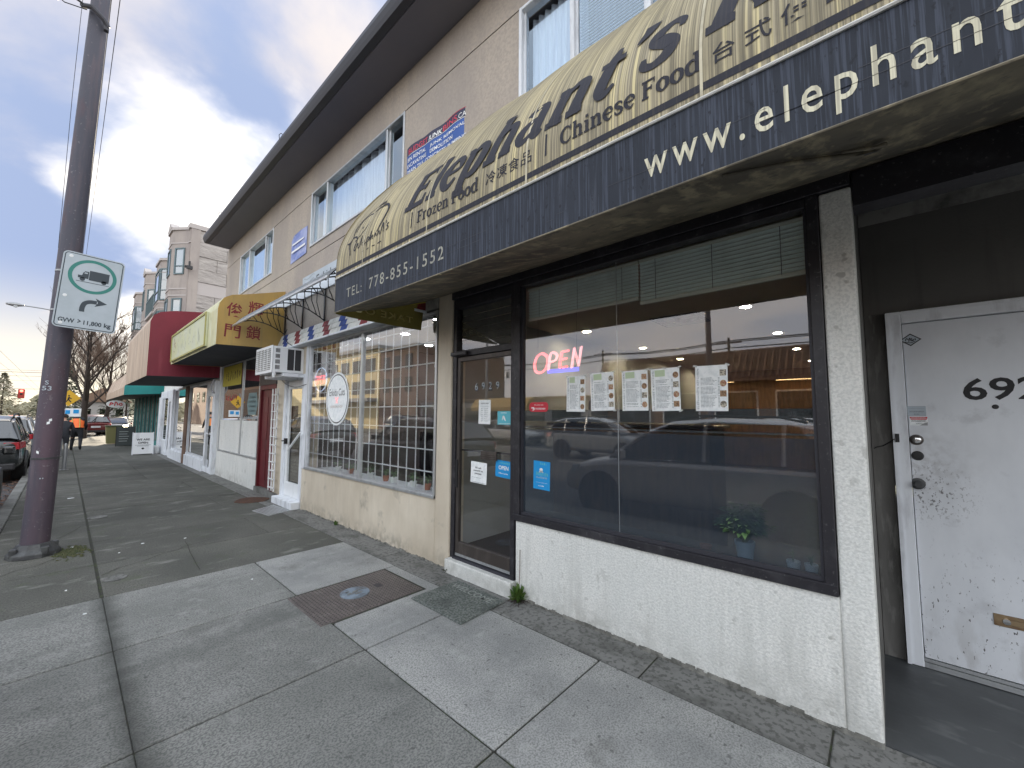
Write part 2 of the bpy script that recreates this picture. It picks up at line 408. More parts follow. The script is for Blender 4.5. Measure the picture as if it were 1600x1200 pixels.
M('strip', (.20, .20, .19), .9, rvar=.12, layers=[((6, 3, 3), .48, .66, (.10, .10, .092), .85), ((30, 30, 30), .5, .6, (.05, .05, .045), .6), ((14, 6, 9), .63, .70, (.075, .085, .055), .3)], bumps=[((40, 40, 40), .6, .008)])
M('asphalt', (.05, .05, .053), .8, layers=[((.5, .2, 1), .4, .65, (.075, .075, .078), .8), ((70, 70, 70), .45, .6, (.10, .10, .10), .5, 2)], bumps=[((80, 80, 80), .6, .006)])
M('kerb', (.20, .20, .19), .9, layers=[((3, 3, 3), .4, .65, (.09, .09, .08), .9)], bumps=[((40, 40, 40), .4, .005)])
M('far_ground', (.09, .095, .07), .95, layers=[((.05, .05, 1), .4, .6, (.06, .07, .04), .8)])
M('road_paint', (.62, .62, .6), .7, layers=[((6, 6, 6), .5, .65, (.2, .2, .2), .8)])
M('leaf_litter', (.12, .065, .045), .9, layers=[((14, 14, 14), .4, .6, (.22, .13, .09), .8)], bumps=[((40, 40, 40), .8, .02)])

M('stucco_pink', (.48, .415, .345), .9, layers=[((3, 3, .35), .54, .74, (.33, .285, .25), .4, 8), ((1.2, 1.0, .5), .38, .64, (.34, .30, .27), .8), ((5, 5, 1.6), .50, .70, (.33, .29, .26), .35), ((30, 30, 30), .42, .6, (.33, .29, .26), .5, 3)], bumps=[((55, 55, 55), .5, .006)])
M('stucco_beige', (.69, .62, .505), .9, layers=[((11, 11, 9), .36, .60, (.24, .22, .18), .8, 8, ('z', .02, .24)), ((1.5, 1.2, .6), .38, .64, (.50, .43, .33), .8), ((10, 10, .8), .52, .70, (.46, .41, .33), .35), ((3, 3, 3), .60, .72, (.30, .27, .22), .7)], bumps=[((60, 60, 60), .35, .005)])
M('stucco_white', (.83, .825, .785), .9, layers=[((11, 11, 9), .36, .60, (.34, .335, .30), .8, 8, ('z', .02, .26)), ((9, 9, .8), .50, .64, (.45, .445, .41), .55, 6, ('z', .25, .7)), ((13, 13, 13), .66, .70, (.25, .24, .21), .6, 2), ((1.4, 1.2, .9), .40, .64, (.72, .73, .70), .8), ((22, 22, 1.6), .50, .68, (.60, .61, .58), .35), ((70, 70, 70), .44, .60, (.50, .51, .49), .45, 3), ((5, 5, 3), .66, .74, (.36, .36, .32), .6)], bumps=[((75, 75, 75), .9, .006), ((16, 16, 5), .12, .006)])
M('stucco_grime', (.26, .255, .23), .9, layers=[((14, 14, 14), .40, .60, (.09, .09, .08), .85)], bumps=[((60, 60, 60), .5, .006)])
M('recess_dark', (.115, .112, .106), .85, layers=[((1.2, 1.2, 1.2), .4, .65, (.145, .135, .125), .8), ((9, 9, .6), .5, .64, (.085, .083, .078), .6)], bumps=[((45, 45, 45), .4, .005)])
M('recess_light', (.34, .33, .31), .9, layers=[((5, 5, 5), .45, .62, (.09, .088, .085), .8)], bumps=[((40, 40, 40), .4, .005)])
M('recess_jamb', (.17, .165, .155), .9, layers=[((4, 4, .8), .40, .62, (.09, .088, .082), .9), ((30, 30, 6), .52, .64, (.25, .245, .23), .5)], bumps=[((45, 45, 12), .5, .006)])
M('recess_floor', (.045, .048, .05), .5, layers=[((1.6, 1.6, 1), .40, .62, (.028, .03, .032), .9), ((7, 3, 4), .56, .70, (.10, .105, .105), .7)], bumps=[((30, 30, 30), .3, .005)], rvar=1)
M('eave_dark', (.14, .14, .175), .8, layers=[((1, .6, 1), .4, .65, (.17, .165, .195), .8)], bumps=[((20, 20, 20), .2, .004)])
M('gutter_dark', (.035, .035, .045), .55)
M('roof_dark', (.06, .06, .065), .9)
M('black_frame', (.018, .017, .022), .45, layers=[((8, 8, 8), .52, .68, (.06, .058, .065), .6), ((50, 50, 50), .62, .70, (.2, .2, .2), .4)], bumps=[((30, 30, 30), .15, .002)])
M('bronze_frame', (.065, .055, .05), .42, metal=.3, layers=[((10, 10, 3), .5, .65, (.11, .095, .085), .6)])
M('brass', (.45, .33, .20), .35, metal=.8, layers=[((12, 12, 12), .45, .65, (.25, .15, .09), .8)])
M('alu', (.55, .57, .58), .4, metal=.7, layers=[((10, 10, 2), .5, .65, (.38, .39, .40), .6)])
M('white_paint', (.82, .84, .85), .5, layers=[((6, 6, 2), .55, .7, (.52, .53, .54), .5)], bumps=[((30, 30, 30), .1, .002)])
M('white_door', (.72, .745, .78), .55, layers=[((2, 2, 1), .4, .65, (.56, .585, .62), .8), ((6, 6, 6), .58, .7, (.50, .515, .54), .6), ((70, 70, 34), .65, .675, (.035, .03, .03), .95, 3, ('z', .3, .9)), ((70, 70, 50), .58, .61, (.05, .045, .045), .9, 3, ('p', (3.7, -.22, 1.08), .26)), ((20, 20, 20), .40, .62, (.40, .40, .41), .6, 6, ('p', (3.7, -.17, 1.25), .34)), ((9, 9, 3), .5, .62, (.46, .46, .46), .55, 7, ('z', .1, .5))], bumps=[((18, 18, 5), .15, .002)])
M('white_trim', (.78, .81, .85), .55, layers=[((8, 8, 2), .52, .66, (.48, .49, .52), .7)], bumps=[((25, 25, 6), .15, .003)])
M('black', (.012, .012, .014), .5)
M('black_gloss', (.015, .014, .016), .2)
M('dark_plastic', (.03, .03, .033), .6)
M('grey_metal', (.30, .31, .32), .4, metal=.6)
M('chrome', (.65, .65, .65), .15, metal=1.0)
M('paper', (.93, .95, .95), .8, layers=[((25, 25, 25), .45, .6, (.72, .76, .77), .6)])
M('ink', (.02, .02, .022), .7)
M('ink_grey', (.16, .19, .20), .7)
M('red_ink', (.62, .05, .07), .6)
M('green_ink', (.55, .66, .45), .7)
M('sticker_red', (.55, .02, .04), .5)
M('sticker_blue', (.01, .30, .68), .5)
M('sticker_teal', (.12, .50, .60), .5)
M('white_ink', (.85, .86, .86), .6)
M('food_a', (.42, .26, .14), .6, layers=[((90, 90, 90), .4, .6, (.12, .06, .03), .9, 3)])
M('food_b', (.55, .50, .40), .6, layers=[((90, 90, 90), .45, .55, (.10, .08, .06), .9, 3)])
M('food_c', (.30, .10, .06), .6, layers=[((90, 90, 90), .4, .6, (.55, .42, .25), .9, 3)])
M('vinyl_gold', (.56, .475, .28), .65, layers=[((2.2, 2.6, 1.0), .36, .62, (.36, .31, .21), .8), ((.5, 62, .9), .42, .62, (.17, .145, .085), .75, 2), ((.6, 42, .5), .54, .66, (.78, .66, .34), .8, 2, ('z', 2.9, 3.9)), ((.5, 150, .5), .47, .60, (.10, .085, .055), .7, 2), ((5, 5, 5), .58, .72, (.12, .11, .08), .5)], bumps=[((2, 9, .8), .35, .01)])
M('seam_highlight', (.62, .56, .40), .6, layers=[((2, 2, 6), .45, .6, (.36, .32, .22), .8)])  # paler than the cover: highlights on the folds put into the seam colour
M('vinyl_print', (.016, .016, .026), .75, layers=[((.6, 80, .6), .52, .66, (.07, .06, .05), .4, 3)])
M('vinyl_navy', (.014, .018, .028), .62, spec=.3, layers=[((2, 2.2, 1.5), .40, .64, (.026, .032, .046), .8), ((.6, 110, 2.5), .50, .62, (.085, .10, .14), .5, 4), ((.6, 18, 1.2), .60, .72, (.09, .10, .13), .5), ((3, 40, 20), .60, .66, (.008, .01, .016), .8, 5)], bumps=[((1, 6, 1.5), .3, .008)])
M('vinyl_letter', (.72, .68, .50), .5, layers=[((.6, 60, .8), .46, .58, (.40, .37, .27), .85, 3), ((9, 9, 9), .5, .66, (.55, .50, .36), .6)])
M('vinyl_letter2', (.40, .39, .31), .5, layers=[((.6, 60, .8), .44, .58, (.19, .19, .18), .85, 3)])
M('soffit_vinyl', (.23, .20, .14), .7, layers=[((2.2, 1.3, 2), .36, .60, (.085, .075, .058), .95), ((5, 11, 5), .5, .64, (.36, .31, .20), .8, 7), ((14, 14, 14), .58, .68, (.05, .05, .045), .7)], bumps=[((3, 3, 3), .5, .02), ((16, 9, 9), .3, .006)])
M('flap_olive', (.12, .102, .024), .55, layers=[((2, 2, 2), .4, .62, (.085, .074, .024), .8), ((14, 2, 14), .56, .66, (.16, .14, .045), .5)], bumps=[((5, 5, 2), .3, .01)])
m = MATS['flap_olive']; nt = m.node_tree; b = nt.nodes['Principled BSDF']       # thin cloth: daylight shines through it
tl = nt.nodes.new('ShaderNodeBsdfTranslucent'); tl.inputs[0].default_value = (.14, .118, .025, 1); mx = nt.nodes.new('ShaderNodeMixShader'); mx.inputs[0].default_value = .28
nt.links.new(b.outputs[0], mx.inputs[1]); nt.links.new(tl.outputs[0], mx.inputs[2]); nt.links.new(mx.outputs[0], nt.nodes['Material Output'].inputs[0])
m = M('flap_print', (.62, .56, .32), .6); nt = m.node_tree; b = nt.nodes['Principled BSDF']
tl = nt.nodes.new('ShaderNodeBsdfTranslucent'); tl.inputs[0].default_value = (.9, .82, .5, 1); mx = nt.nodes.new('ShaderNodeMixShader'); mx.inputs[0].default_value = .6
nt.links.new(b.outputs[0], mx.inputs[1]); nt.links.new(tl.outputs[0], mx.inputs[2]); nt.links.new(mx.outputs[0], nt.nodes['Material Output'].inputs[0])
M('tape', (.55, .57, .56), .25)
M('gold_paint', (.50, .32, .085), .55, layers=[((2, 2, 1), .40, .62, (.38, .25, .085), .8), ((12, 12, 1), .52, .66, (.30, .23, .09), .55)], bumps=[((10, 10, 3), .15, .004)])
M('yellow_pale', (.60, .57, .33), .5, layers=[((8, 8, 1.5), .45, .65, (.70, .72, .55), .7), ((3, 3, 3), .5, .66, (.42, .40, .20), .6)])
M('yellow_face', (.58, .60, .37), .45, layers=[((6, 3, 3), .42, .62, (.56, .59, .47), .8)])
M('faint_mark', (.45, .47, .36), .6)
M('lemon', (.50, .43, .05), .6)
M('trim_mustard', (.42, .39, .13), .6, layers=[((5, 5, 5), .4, .6, (.30, .27, .10), .7)])
M('hexagon_grey', (.16, .24, .25), .6)
M('red_vinyl', (.22, .022, .042), .6, layers=[((1.5, 1.5, 1), .4, .65, (.17, .018, .034), .8), ((9, 9, .8), .55, .68, (.27, .045, .065), .5)], bumps=[((3, 3, 2), .2, .01)])
M('pale_vinyl', (.58, .46, .35), .6, layers=[((.6, 9, .5), .44, .60, (.36, .24, .18), .8), ((.6, 30, .5), .54, .64, (.24, .16, .13), .6), ((4, 4, 2), .56, .70, (.62, .56, .48), .6)], bumps=[((3, 3, 2), .2, .01)])
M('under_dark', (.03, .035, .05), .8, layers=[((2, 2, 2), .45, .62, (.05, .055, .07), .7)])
M('teal_vinyl', (.02, .27, .26), .5, layers=[((2, 2, 1), .4, .65, (.016, .20, .20), .7)])
M('maroon_door', (.12, .008, .014), .45, layers=[((30, 8, 1.2), .5, .62, (.05, .006, .008), .7), ((50, 50, 20), .66, .69, (.35, .25, .22), .6)], bumps=[((12, 12, 2), .2, .004)])
M('red_block', (.23, .025, .03), .7, layers=[((9, 9, 9), .45, .62, (.11, .02, .022), .7)])
M('blue_block', (.022, .06, .27), .7, layers=[((9, 9, 9), .45, .62, (.015, .035, .14), .6)])
M('white_block', (.70, .70, .66), .7, layers=[((9, 9, 9), .48, .66, (.45, .44, .40), .7)])
M('polycarb', (.40, .42, .44), .5, layers=[((5, 5, 5), .42, .62, (.27, .28, .29), .8)])
M('pole_paint', (.078, .078, .10), .75, layers=[((3, 3, 1), .30, .55, (.115, .066, .085), .8, 5, ('z', .8, 3.2)), ((2.5, 2.5, .35), .40, .62, (.062, .062, .082), .9), ((16, 16, 1.6), .5, .66, (.13, .10, .115), .55), ((30, 30, 30), .62, .70, (.24, .22, .23), .5), ((3, 3, 1), .56, .70, (.115, .065, .075), .6)], bumps=[((25, 25, 6), .5, .005)])
M('pole_base', (.045, .047, .05), .5, layers=[((9, 9, 9), .45, .62, (.10, .105, .105), .7)], bumps=[((18, 18, 18), .5, .01)])
M('sign_face', (.44, .50, .55), .4, layers=[((5, 5, 5), .42, .64, (.37, .43, .47), .7)])
M('sign_green', (.02, .20, .17), .45)
M('sign_print', (.03, .045, .06), .5)
M('moss', (.045, .06, .022), .95, layers=[((30, 30, 30), .4, .6, (.09, .085, .04), .8)], bumps=[((40, 40, 40), 1, .02)])
M('leaf_green', (.06, .13, .025), .55, layers=[((20, 20, 20), .4, .6, (.11, .16, .03), .7)])
M('leaf_dark', (.08, .17, .06), .5, layers=[((25, 25, 25), .4, .6, (.18, .30, .12), .7)])
M('steel_stud', (.045, .038, .036), .55, metal=.2)
M('steel_lid', (.135, .115, .105), .6, metal=.2, layers=[((3, 3, 3), .4, .62, (.095, .08, .075), .8), ((14, 14, 14), .52, .66, (.18, .155, .145), .6)], bumps=[((50, 50, 50), .4, .003)])
M('disc_blue', (.19, .24, .29), .6, layers=[((12, 12, 12), .45, .6, (.10, .12, .14), .9)], bumps=[((40, 40, 40), .4, .004)])
M('mat_grey', (.075, .088, .08), .95, layers=[((60, 60, 60), .42, .56, (.19, .205, .19), .85, 2), ((4, 4, 4), .5, .66, (.05, .06, .055), .6)], bumps=[((90, 90, 90), 1, .008)])
M('mat_letter', (.26, .28, .26), .95, bumps=[((90, 90, 90), 1, .006)])
M('rust', (.11, .05, .028), .95, layers=[((14, 14, 14), .4, .6, (.05, .03, .022), .9)], bumps=[((50, 50, 50), 1, .01)])
M('blind', (.78, .86, .83), .55, layers=[((3, 3, 3), .45, .65, (.5, .56, .54), .6)])
M('blind_rail', (.75, .75, .66), .55)
M('curtain', (.80, .86, .92), .9, layers=[((2, 60, 2), .45, .6, (.6, .66, .76), .7, 3)])
M('room_wall', (.34, .35, .34), .9)
M('room_dark', (.11, .095, .085), .9)
M('room_floor', (.045, .045, .05), .6, layers=[((12, 12, 12), .5, .62, (.08, .08, .085), .6)])
M('ceiling', (.50, .44, .38), .9)
M('wood_warm', (.20, .10, .045), .6, layers=[((2, 18, 3), .4, .62, (.11, .055, .025), .8)])
M('lamp_glow', G(.8), .5, emit=((1.0, .80, .52), 170))
M('lamp_glow2', G(.8), .5, emit=((.95, .95, 1.0), 26))
M('neon_red', (.8, .2, .2), .4, emit=((1.0, .14, .15), .75))
M('neon_pink', (.8, .5, .5), .4, emit=((1.0, .34, .36), .45))
M('neon_blue', (.1, .1, .5), .4, emit=((.12, .12, .85), .45))
M('neon_white', (.6, .7, .9), .4, emit=((.6, .75, 1.0), .45))
M('head_glow', G(.8), .3, emit=((1.0, .85, .55), 30))
M('tail_glow', (.5, .02, .02), .3, emit=((1.0, .05, .03), 1.5))
M('signal_red', (.5, .02, .02), .3, emit=((1.0, .06, .04), 5))
M('signal_box', (.35, .03, .02), .5)
M('terracotta', (.42, .16, .09), .8)
M('pot_blue', (.60, .74, .82), .5)
M('pot_white', (.86, .9, .88), .4)
M('banner_blue', (.012, .075, .32), .45, layers=[((2, 2, 2), .4, .65, (.02, .10, .42), .6)], bumps=[((5, 5, 5), .3, .01)])
M('banner_dark', (.012, .012, .05), .5)
M('banner_red', (.62, .04, .08), .5)
M('poster_blue', (.16, .22, .52), .5, layers=[((4, 4, 6), .42, .6, (.42, .46, .68), .8)])
M('yellow_sign', (.62, .36, .02), .5)
M('orange', (.85, .16, .03), .6)
M('lime', (.45, .42, .10), .6)
M('cloth_dark', (.022, .024, .03), .9)
M('skin', (.45, .26, .18), .6)
M('hair', (.02, .015, .012), .8)
M('bark', (.045, .035, .03), .95, bumps=[((12, 12, 3), .6, .02)])
M('twig', (.15, .105, .08), .95)
M('evergreen', (.028, .045, .03), .9, layers=[((1.5, 1.5, 1.5), .4, .6, (.05, .075, .04), .8)])
M('apt_stucco', (.40, .35, .315), .9, layers=[((1, 1, .6), .38, .64, (.30, .262, .25), .8), ((6, 6, .8), .52, .68, (.24, .215, .205), .4)], bumps=[((20, 20, 20), .3, .01)])
M('apt_rough', (.44, .405, .375), .95, layers=[((1.2, 1.2, 4), .42, .6, (.33, .30, .28), .8), ((1.6, 1.6, 11), .58, .66, (.16, .145, .14), .8, 8), ((9, 9, 9), .45, .65, (.38, .345, .32), .7)], bumps=[((3, 3, 9), .8, .06)])
M('apt_trim', (.46, .42, .40), .85)
M('apt_frame', (.10, .15, .165), .5)
M('brick_far', (.20, .13, .09), .9, layers=[((4, 4, 8), .4, .6, (.14, .09, .065), .8)])
M('cream_sunlit_far', (.74, .60, .33), .9)  # cream brightened: the sun on these walls is put into the colour
M('grey_far', (.30, .29, .28), .9)
M('brown_roof', (.20, .12, .08), .8, layers=[((2, 2, 2), .4, .62, (.10, .06, .04), .8)])
M('wood_pole', (.07, .05, .04), .9)
M('dark_bin', (.07, .09, .04), .7)
M('yellow_bin', (.20, .19, .08), .7)
M('board_dark', (.05, .06, .06), .7)
M('chalk', (.35, .38, .38), .8)
M('wire', (.02, .02, .024), .7)
M('tyre', (.014, .014, .015), .85)
M('rim', (.35, .36, .37), .35, metal=.8)
M('tail_red', (.35, .012, .02), .25)
M('lens', (.55, .58, .6), .1, spec=.8)
M('plate', (.6, .62, .65), .5)
for nm, c in (('paint_black', (.022, .026, .028)), ('paint_pearl', (.62, .58, .55)), ('paint_white', (.62, .63, .65)), ('paint_red', (.13, .018, .02)), ('paint_grey', (.14, .15, .16)), ('paint_silver', (.42, .43, .44))):
    M(nm, c, .28, metal=.25, coat=.8, layers=[((6, 6, 6), .5, .7, tuple(x * .75 + .015 for x in c), .4)])
M_glass('glass_main', (.95, .97, .97), 1.52, 2.4, coat=(.96, .95, 1))
M_glass('glass_upper', (.92, .95, .98), 1.6, 2.6, wave=.05, coat=(.80, .92, 1))
M_glass('glass_enkidu', (.93, .94, .94), 1.52, 2.9)
M_glass('glass_film', (.80, .86, .91), 1.52, 2.0, rough=.03, block=((.060, .078, .102), .34))
M_glass('glass_band', (.6, .6, .6), 1.5, 1.6, block=((.10, .105, .11), .6))
M_glass('glass_dark', (.25, .27, .28), 1.6, 2.4)
M_glass('glass_shop', (.55, .6, .62), 1.6, 2.6)
M_glass('glass_car', (.10, .11, .12), 1.6, 1.5)
m = M('poly_sheet', (.55, .58, .60), .5, layers=[((5, 5, 5), .42, .62, (.36, .38, .39), .8)]); nt = m.node_tree; b = nt.nodes['Principled BSDF']
tl = nt.nodes.new('ShaderNodeBsdfTranslucent'); tl.inputs[0].default_value = (.92, .95, .98, 1); mx = nt.nodes.new('ShaderNodeMixShader'); mx.inputs[0].default_value = .82
nt.links.new(b.outputs[0], mx.inputs[1]); nt.links.new(tl.outputs[0], mx.inputs[2]); nt.links.new(mx.outputs[0], nt.nodes['Material Output'].inputs[0])
# dirt that has gathered along the wide joint between the kerb strip and the walk
for mn in ('slab_new',):
    m = MATS[mn]; nt = m.node_tree; L = nt.links.new; b = nt.nodes['Principled BSDF']
    src = b.inputs['Base Color'].links[0].from_socket
    g = nt.nodes.new('ShaderNodeNewGeometry'); sp = nt.nodes.new('ShaderNodeSeparateXYZ'); L(g.outputs['Position'], sp.inputs[0])
    s1 = nt.nodes.new('ShaderNodeMath'); s1.operation = 'SUBTRACT'; L(sp.outputs[0], s1.inputs[0]); s1.inputs[1].default_value = .315
    s2 = nt.nodes.new('ShaderNodeMath'); s2.operation = 'ABSOLUTE'; L(s1.outputs[0], s2.inputs[0])
    n = nt.nodes.new('ShaderNodeTexNoise'); n.inputs['Scale'].default_value = 6; n.inputs['Detail'].default_value = 6; L(g.outputs['Position'], n.inputs[0])
    s3 = nt.nodes.new('ShaderNodeMath'); s3.operation = 'MULTIPLY_ADD'; L(n.outputs[0], s3.inputs[0]); s3.inputs[1].default_value = -.09; L(s2.outputs[0], s3.inputs[2])
    r = nt.nodes.new('ShaderNodeMapRange'); L(s3.outputs[0], r.inputs[0]); r.inputs[1].default_value = -.045; r.inputs[2].default_value = .06; r.inputs[3].default_value = .8; r.inputs[4].default_value = 0
    x = nt.nodes.new('ShaderNodeMix'); x.data_type = 'RGBA'; L(r.outputs[0], x.inputs[0]); L(src, x.inputs[6]); x.inputs[7].default_value = (.045, .047, .042, 1)
    L(x.outputs[2], b.inputs['Base Color'])

# ---------------------------------------------------------------- ground, road, pavement
def structure(o): o['kind'] = 'structure'; return o
structure(MB().poly([(-1500, -1500, -.20), (1500, -1500, -.20), (1500, 1500, -.20), (-1500, 1500, -.20)]).build('ground', 'far_ground'))
structure(MB().box(-13.5, -.63, -80, 600, -.19, -.13).build('road', 'asphalt'))
structure(MB().box(-.625, 60, 40.3, 50, -.19, -.126).build('side_road', 'asphalt'))
mk = MB()
for y in range(-30, 200, 6): mk.box(-7.15, -7.03, y, y + 3, -.129, -.124)
mk.box(-10.8, -10.7, -60, 200, -.129, -.124)
mk.build('lane_marking', 'road_paint')['kind'] = 'structure'
structure(MB().box(-17.6, -13.5, -80, 300, -.19, 0).build('far_pavement', 'slab_old'))
kerb = structure(MB().box(-.62, -.475, -12, 40.2, -.17, -.003).build('kerb', 'kerb', bevel=.02, seg=2))
walk = structure(MB().box(-.47, 3.74, -12, 40.2, -.17, -.012).build('pavement', 'joint'))
structure(MB().box(-.62, 60, 50.1, 300, -.17, 0).build('pavement_beyond', 'slab_old'))
rows_new = [-4.6, -3.4, -2.2, -1.0, .2, 1.405, 2.61, 3.79, 4.94]
rows_old = [4.94, 6.04, 7.12, 8.37, 9.42, 10.46, 11.84, 13.1, 14.3, 15.6, 16.8, 18.1, 19.4, 20.7, 22.1, 23.5, 25, 26.5, 28, 29.5, 31, 33, 35, 37, 40.1]
def slab(x0, x1, y0, y1, mat, gap=.006, dz=0.0, xg0=None):
    m = MB().box(x0 + (xg0 if xg0 is not None else gap), x1 - gap, y0 + gap, y1 - gap, -.03, dz)
    return m.build('slab', mat, walk, bevel=.005, seg=1)
for i in range(len(rows_new) - 1):
    y0, y1 = rows_new[i], rows_new[i + 1]
    slab(-.47, .3125, y0, y1, 'slab_new', dz=-random.uniform(0, .002))
    slab(.3035, 1.436, y0, y1, 'slab_new', dz=-random.uniform(0, .002))
    slab(1.436, 2.39, y0, y1, 'slab_new2', dz=-random.uniform(0, .002))
for i in range(len(rows_old) - 1):
    y0, y1 = rows_old[i], rows_old[i + 1]
    dz = -random.uniform(.001, .006)
    slab(-.47, .300, y0, y1, 'slab_old', gap=.005, dz=dz)
    if y0 < 12: slab(.314, 1.9 if i % 2 else 2.39, y0, y1, 'slab_old', gap=.004, dz=dz - .001)
    else: slab(.314, 1.42, y0, y1, 'slab_old', gap=.004, dz=dz - .001)
    if y0 < 12:
        if i % 2: slab(1.9, 2.39, y0, y1, 'slab_old', gap=.004, dz=dz - .002)
    else: slab(1.42, 2.39, y0, y1, 'slab_old', gap=.004, dz=dz - .003)
ys = [-4.6, -1.4, .25, 1.15, 2.29, 3.12, 4.12, 5.4, 6.95, 8.6, 10.2, 12, 15, 18, 22, 27, 33, 40.1]
for a, b in zip(ys, ys[1:]):
    MB().box(2.40, 2.72, a + .004, b - .004, -.05, -.003 - random.uniform(0, .004)).build('wall_strip', 'strip', walk, bevel=.006)
# a few hairline cracks across the older slabs
rc = random.Random(17)
for (x, y, dx, dy, n) in ((.33, 5.6, .14, .12, 7), (1.2, 8.6, .16, .10, 8), (1.0, 5.1, .02, .16, 6), (-.4, 6.1, .11, .10, 6), (.5, 7.3, .12, -.06, 7), (1.6, 10.6, .05, .2, 8), (.02, 7.6, .05, .16, 5)):
    m = MB(); p = (x, y)
    for i in range(n):
        q = (p[0] + dx * rc.uniform(.4, 1.4), p[1] + dy * rc.uniform(.2, 1.6)); w_ = .0035
        m.poly([(p[0] - w_, p[1], .0008), (p[0] + w_, p[1] - w_, .0008), (q[0] + w_, q[1] - w_, .0008), (q[0] - w_, q[1], .0008)]); p = q
    m.build('crack', 'joint', walk, recalc=False)
# wet dark floor of the entrance recess
structure(MB().box(2.725, 3.74, -4, .06, -.05, -.004).build('recess_floor', 'recess_floor'))
# dead leaves in the gutter
rl = random.Random(3); lf = MB()
for i in range(1500):
    x = -.64 - abs(rl.gauss(0, .22)); y = rl.uniform(5, 26); a = rl.uniform(0, 6.3); s_ = rl.uniform(.02, .05)
    dx, dy = math.cos(a) * s_, math.sin(a) * s_
    z = -.122 + rl.uniform(0, .02)
    lf.poly([(x - dx, y - dy, z), (x + dy * .5, y - dx * .5, z + rl.uniform(0, .015)), (x + dx, y + dy, z + .004), (x - dy * .5, y + dx * .5, z + rl.uniform(0, .012))])
o = lf.build('fallen_leaves', 'leaf_litter', recalc=False); tag(o, 'brown fallen leaves lying along the gutter', 'leaves', kind='stuff')
# small litter: pale flecks and gum on the pavement
rl = random.Random(11)
for (x, y, s_) in [(.16, 11.0, .09), (.2, 4.63, .022), (.72, 6.6, .03), (1.1, 6.5, .02), (.15, 7.0, .02), (.5, 6.35, .02), (.1, 5.35, .015), (-.1, 9.1, .018), (1.28, 4.45, .015)]:
    s_ *= .7
    m = MB(); pts = [(x + math.cos(a * 1.05) * s_ * rl.uniform(.5, 1.1), y + math.sin(a * 1.05) * s_ * rl.uniform(.3, .7)) for a in range(6)]
    m.prism(pts, 'z', .000, .006)
    tag(origin(m.build('litter', 'paper'), (x, y, 0)), 'small scrap of pale litter lying on the dark pavement', 'litter', 'scraps of litter on the pavement')

# ---------------------------------------------------------------- the two-storey building
D = 2.69
bld = thing('commercial_building', 'two-storey beige stucco building with overhanging dark eaves and shops below', 'building', (D, 4.5, 0))
def P(m, name, mat, parent=None, **k): return m.build(name, mat, parent or bld, **k)
# upper wall in three bands with recessed joints between them
UW = [(-.75, 2.375), (4.31, 7.22), (9.15, 11.52)]     # window openings (y)
ZW0, ZW1 = 4.44, 5.425
Y0, Y1 = -3.2, 12.79
m = MB().box(D, D + .14, Y0, Y1, 2.86, 4.255)
P(m, 'lower_band', 'stucco_pink')
m = MB()
e = [Y0] + [v for w in UW for v in w] + [Y1]
for i in range(0, len(e), 2): m.box(D, D + .14, e[i], e[i + 1], 4.268, 5.418)
for a, b in UW: m.box(D, D + .14, a, b, 4.268, ZW0)
P(m, 'middle_band', 'stucco_pink')
P(MB().box(D, D + .14, Y0, Y1, 5.432, 5.935), 'top_band', 'stucco_pink')
m = MB().box(D + .012, D + .13, Y0, Y1, 4.25, 4.272)
for i in range(0, len(e), 2): m.box(D + .012, D + .13, e[i], e[i + 1], 5.41, 5.44)
P(m, 'joint', 'gutter_dark')
# side walls, back, roof
P(MB().box(D + .145, 13, Y1 - .15, Y1, 0, 6.0), 'end_wall', 'stucco_pink')
P(MB().box(D + .145, 13, Y0, Y0 + .15, 0, 6.0), 'near_end_wall', 'stucco_pink')
P(MB().box(12.9, 13.05, Y0, Y1, 0, 6.0), 'rear_wall', 'stucco_pink')
P(MB().box(D + .145, 12.9, Y0 + .15, Y1 - .15, 3.12, 3.25), 'upper_floor', 'room_dark')
P(MB().prism([(2.235, 5.94), (13.3, 5.94), (13.3, 6.2), (2.235, 6.10)], 'y', Y0, 12.70), 'eave', 'eave_dark')
gt = P(MB().prism([(2.13, 6.0), (2.15, 5.955), (2.23, 5.945), (2.23, 6.12), (2.12, 6.13), (2.11, 6.06)], 'y', Y0, 12.72), 'gutter', 'gutter_dark')
for y in (3.2, 7.1, 11.0): MB().tube([(2.095, y, 6.05), (2.085, y, 6.13), (2.11, y, 6.17), (2.17, y, 6.16)], .006, 5).build('gutter_hook', 'gutter_dark', gt)
P(MB().prism([(2.2, 6.125), (13.3, 6.205), (13.3, 6.24), (2.2, 6.155)], 'y', Y0, 12.74), 'roof', 'roof_dark')
# upper windows
def upper_window(a, b, mull, fm='alu'):
    f = MB()
    t = .035
    f.box(D - .012, D + .10, a, a + t, ZW0, ZW1).box(D - .012, D + .10, b - t, b, ZW0, ZW1)
    f.box(D - .012, D + .10, a + t, b - t, ZW1 - t, ZW1 - .004).box(D - .018, D + .10, a + t, b - t, ZW0, ZW0 + t)
    for y in mull: f.box(D - .004, D + .09, y - .022, y + .022, ZW0 + t, ZW1 - t)
    w = P(f, 'upper_window', fm, bevel=.004)
    ed = [a + t] + [v for y in mull for v in (y - .022, y + .022)] + [b - t]
    for i in range(0, len(ed), 2):
        MB().box(D + .045, D + .051, ed[i], ed[i + 1], ZW0 + t, ZW1 - t).build('pane', 'glass_upper', w)
        if i in (2,) : continue
        for q in (ed[i], ed[i + 1] - .02): MB().box(D + .030, D + .044, q, q + .02, ZW0 + t, ZW1 - t).build('sash', 'white_trim', w)
    return w
wR = upper_window(-.75, 2.375, [.42, 1.12, 1.78], 'white_trim')
wM = upper_window(4.31, 7.22, [4.752, 6.595])
wL = upper_window(9.15, 11.52, [9.655, 10.79])
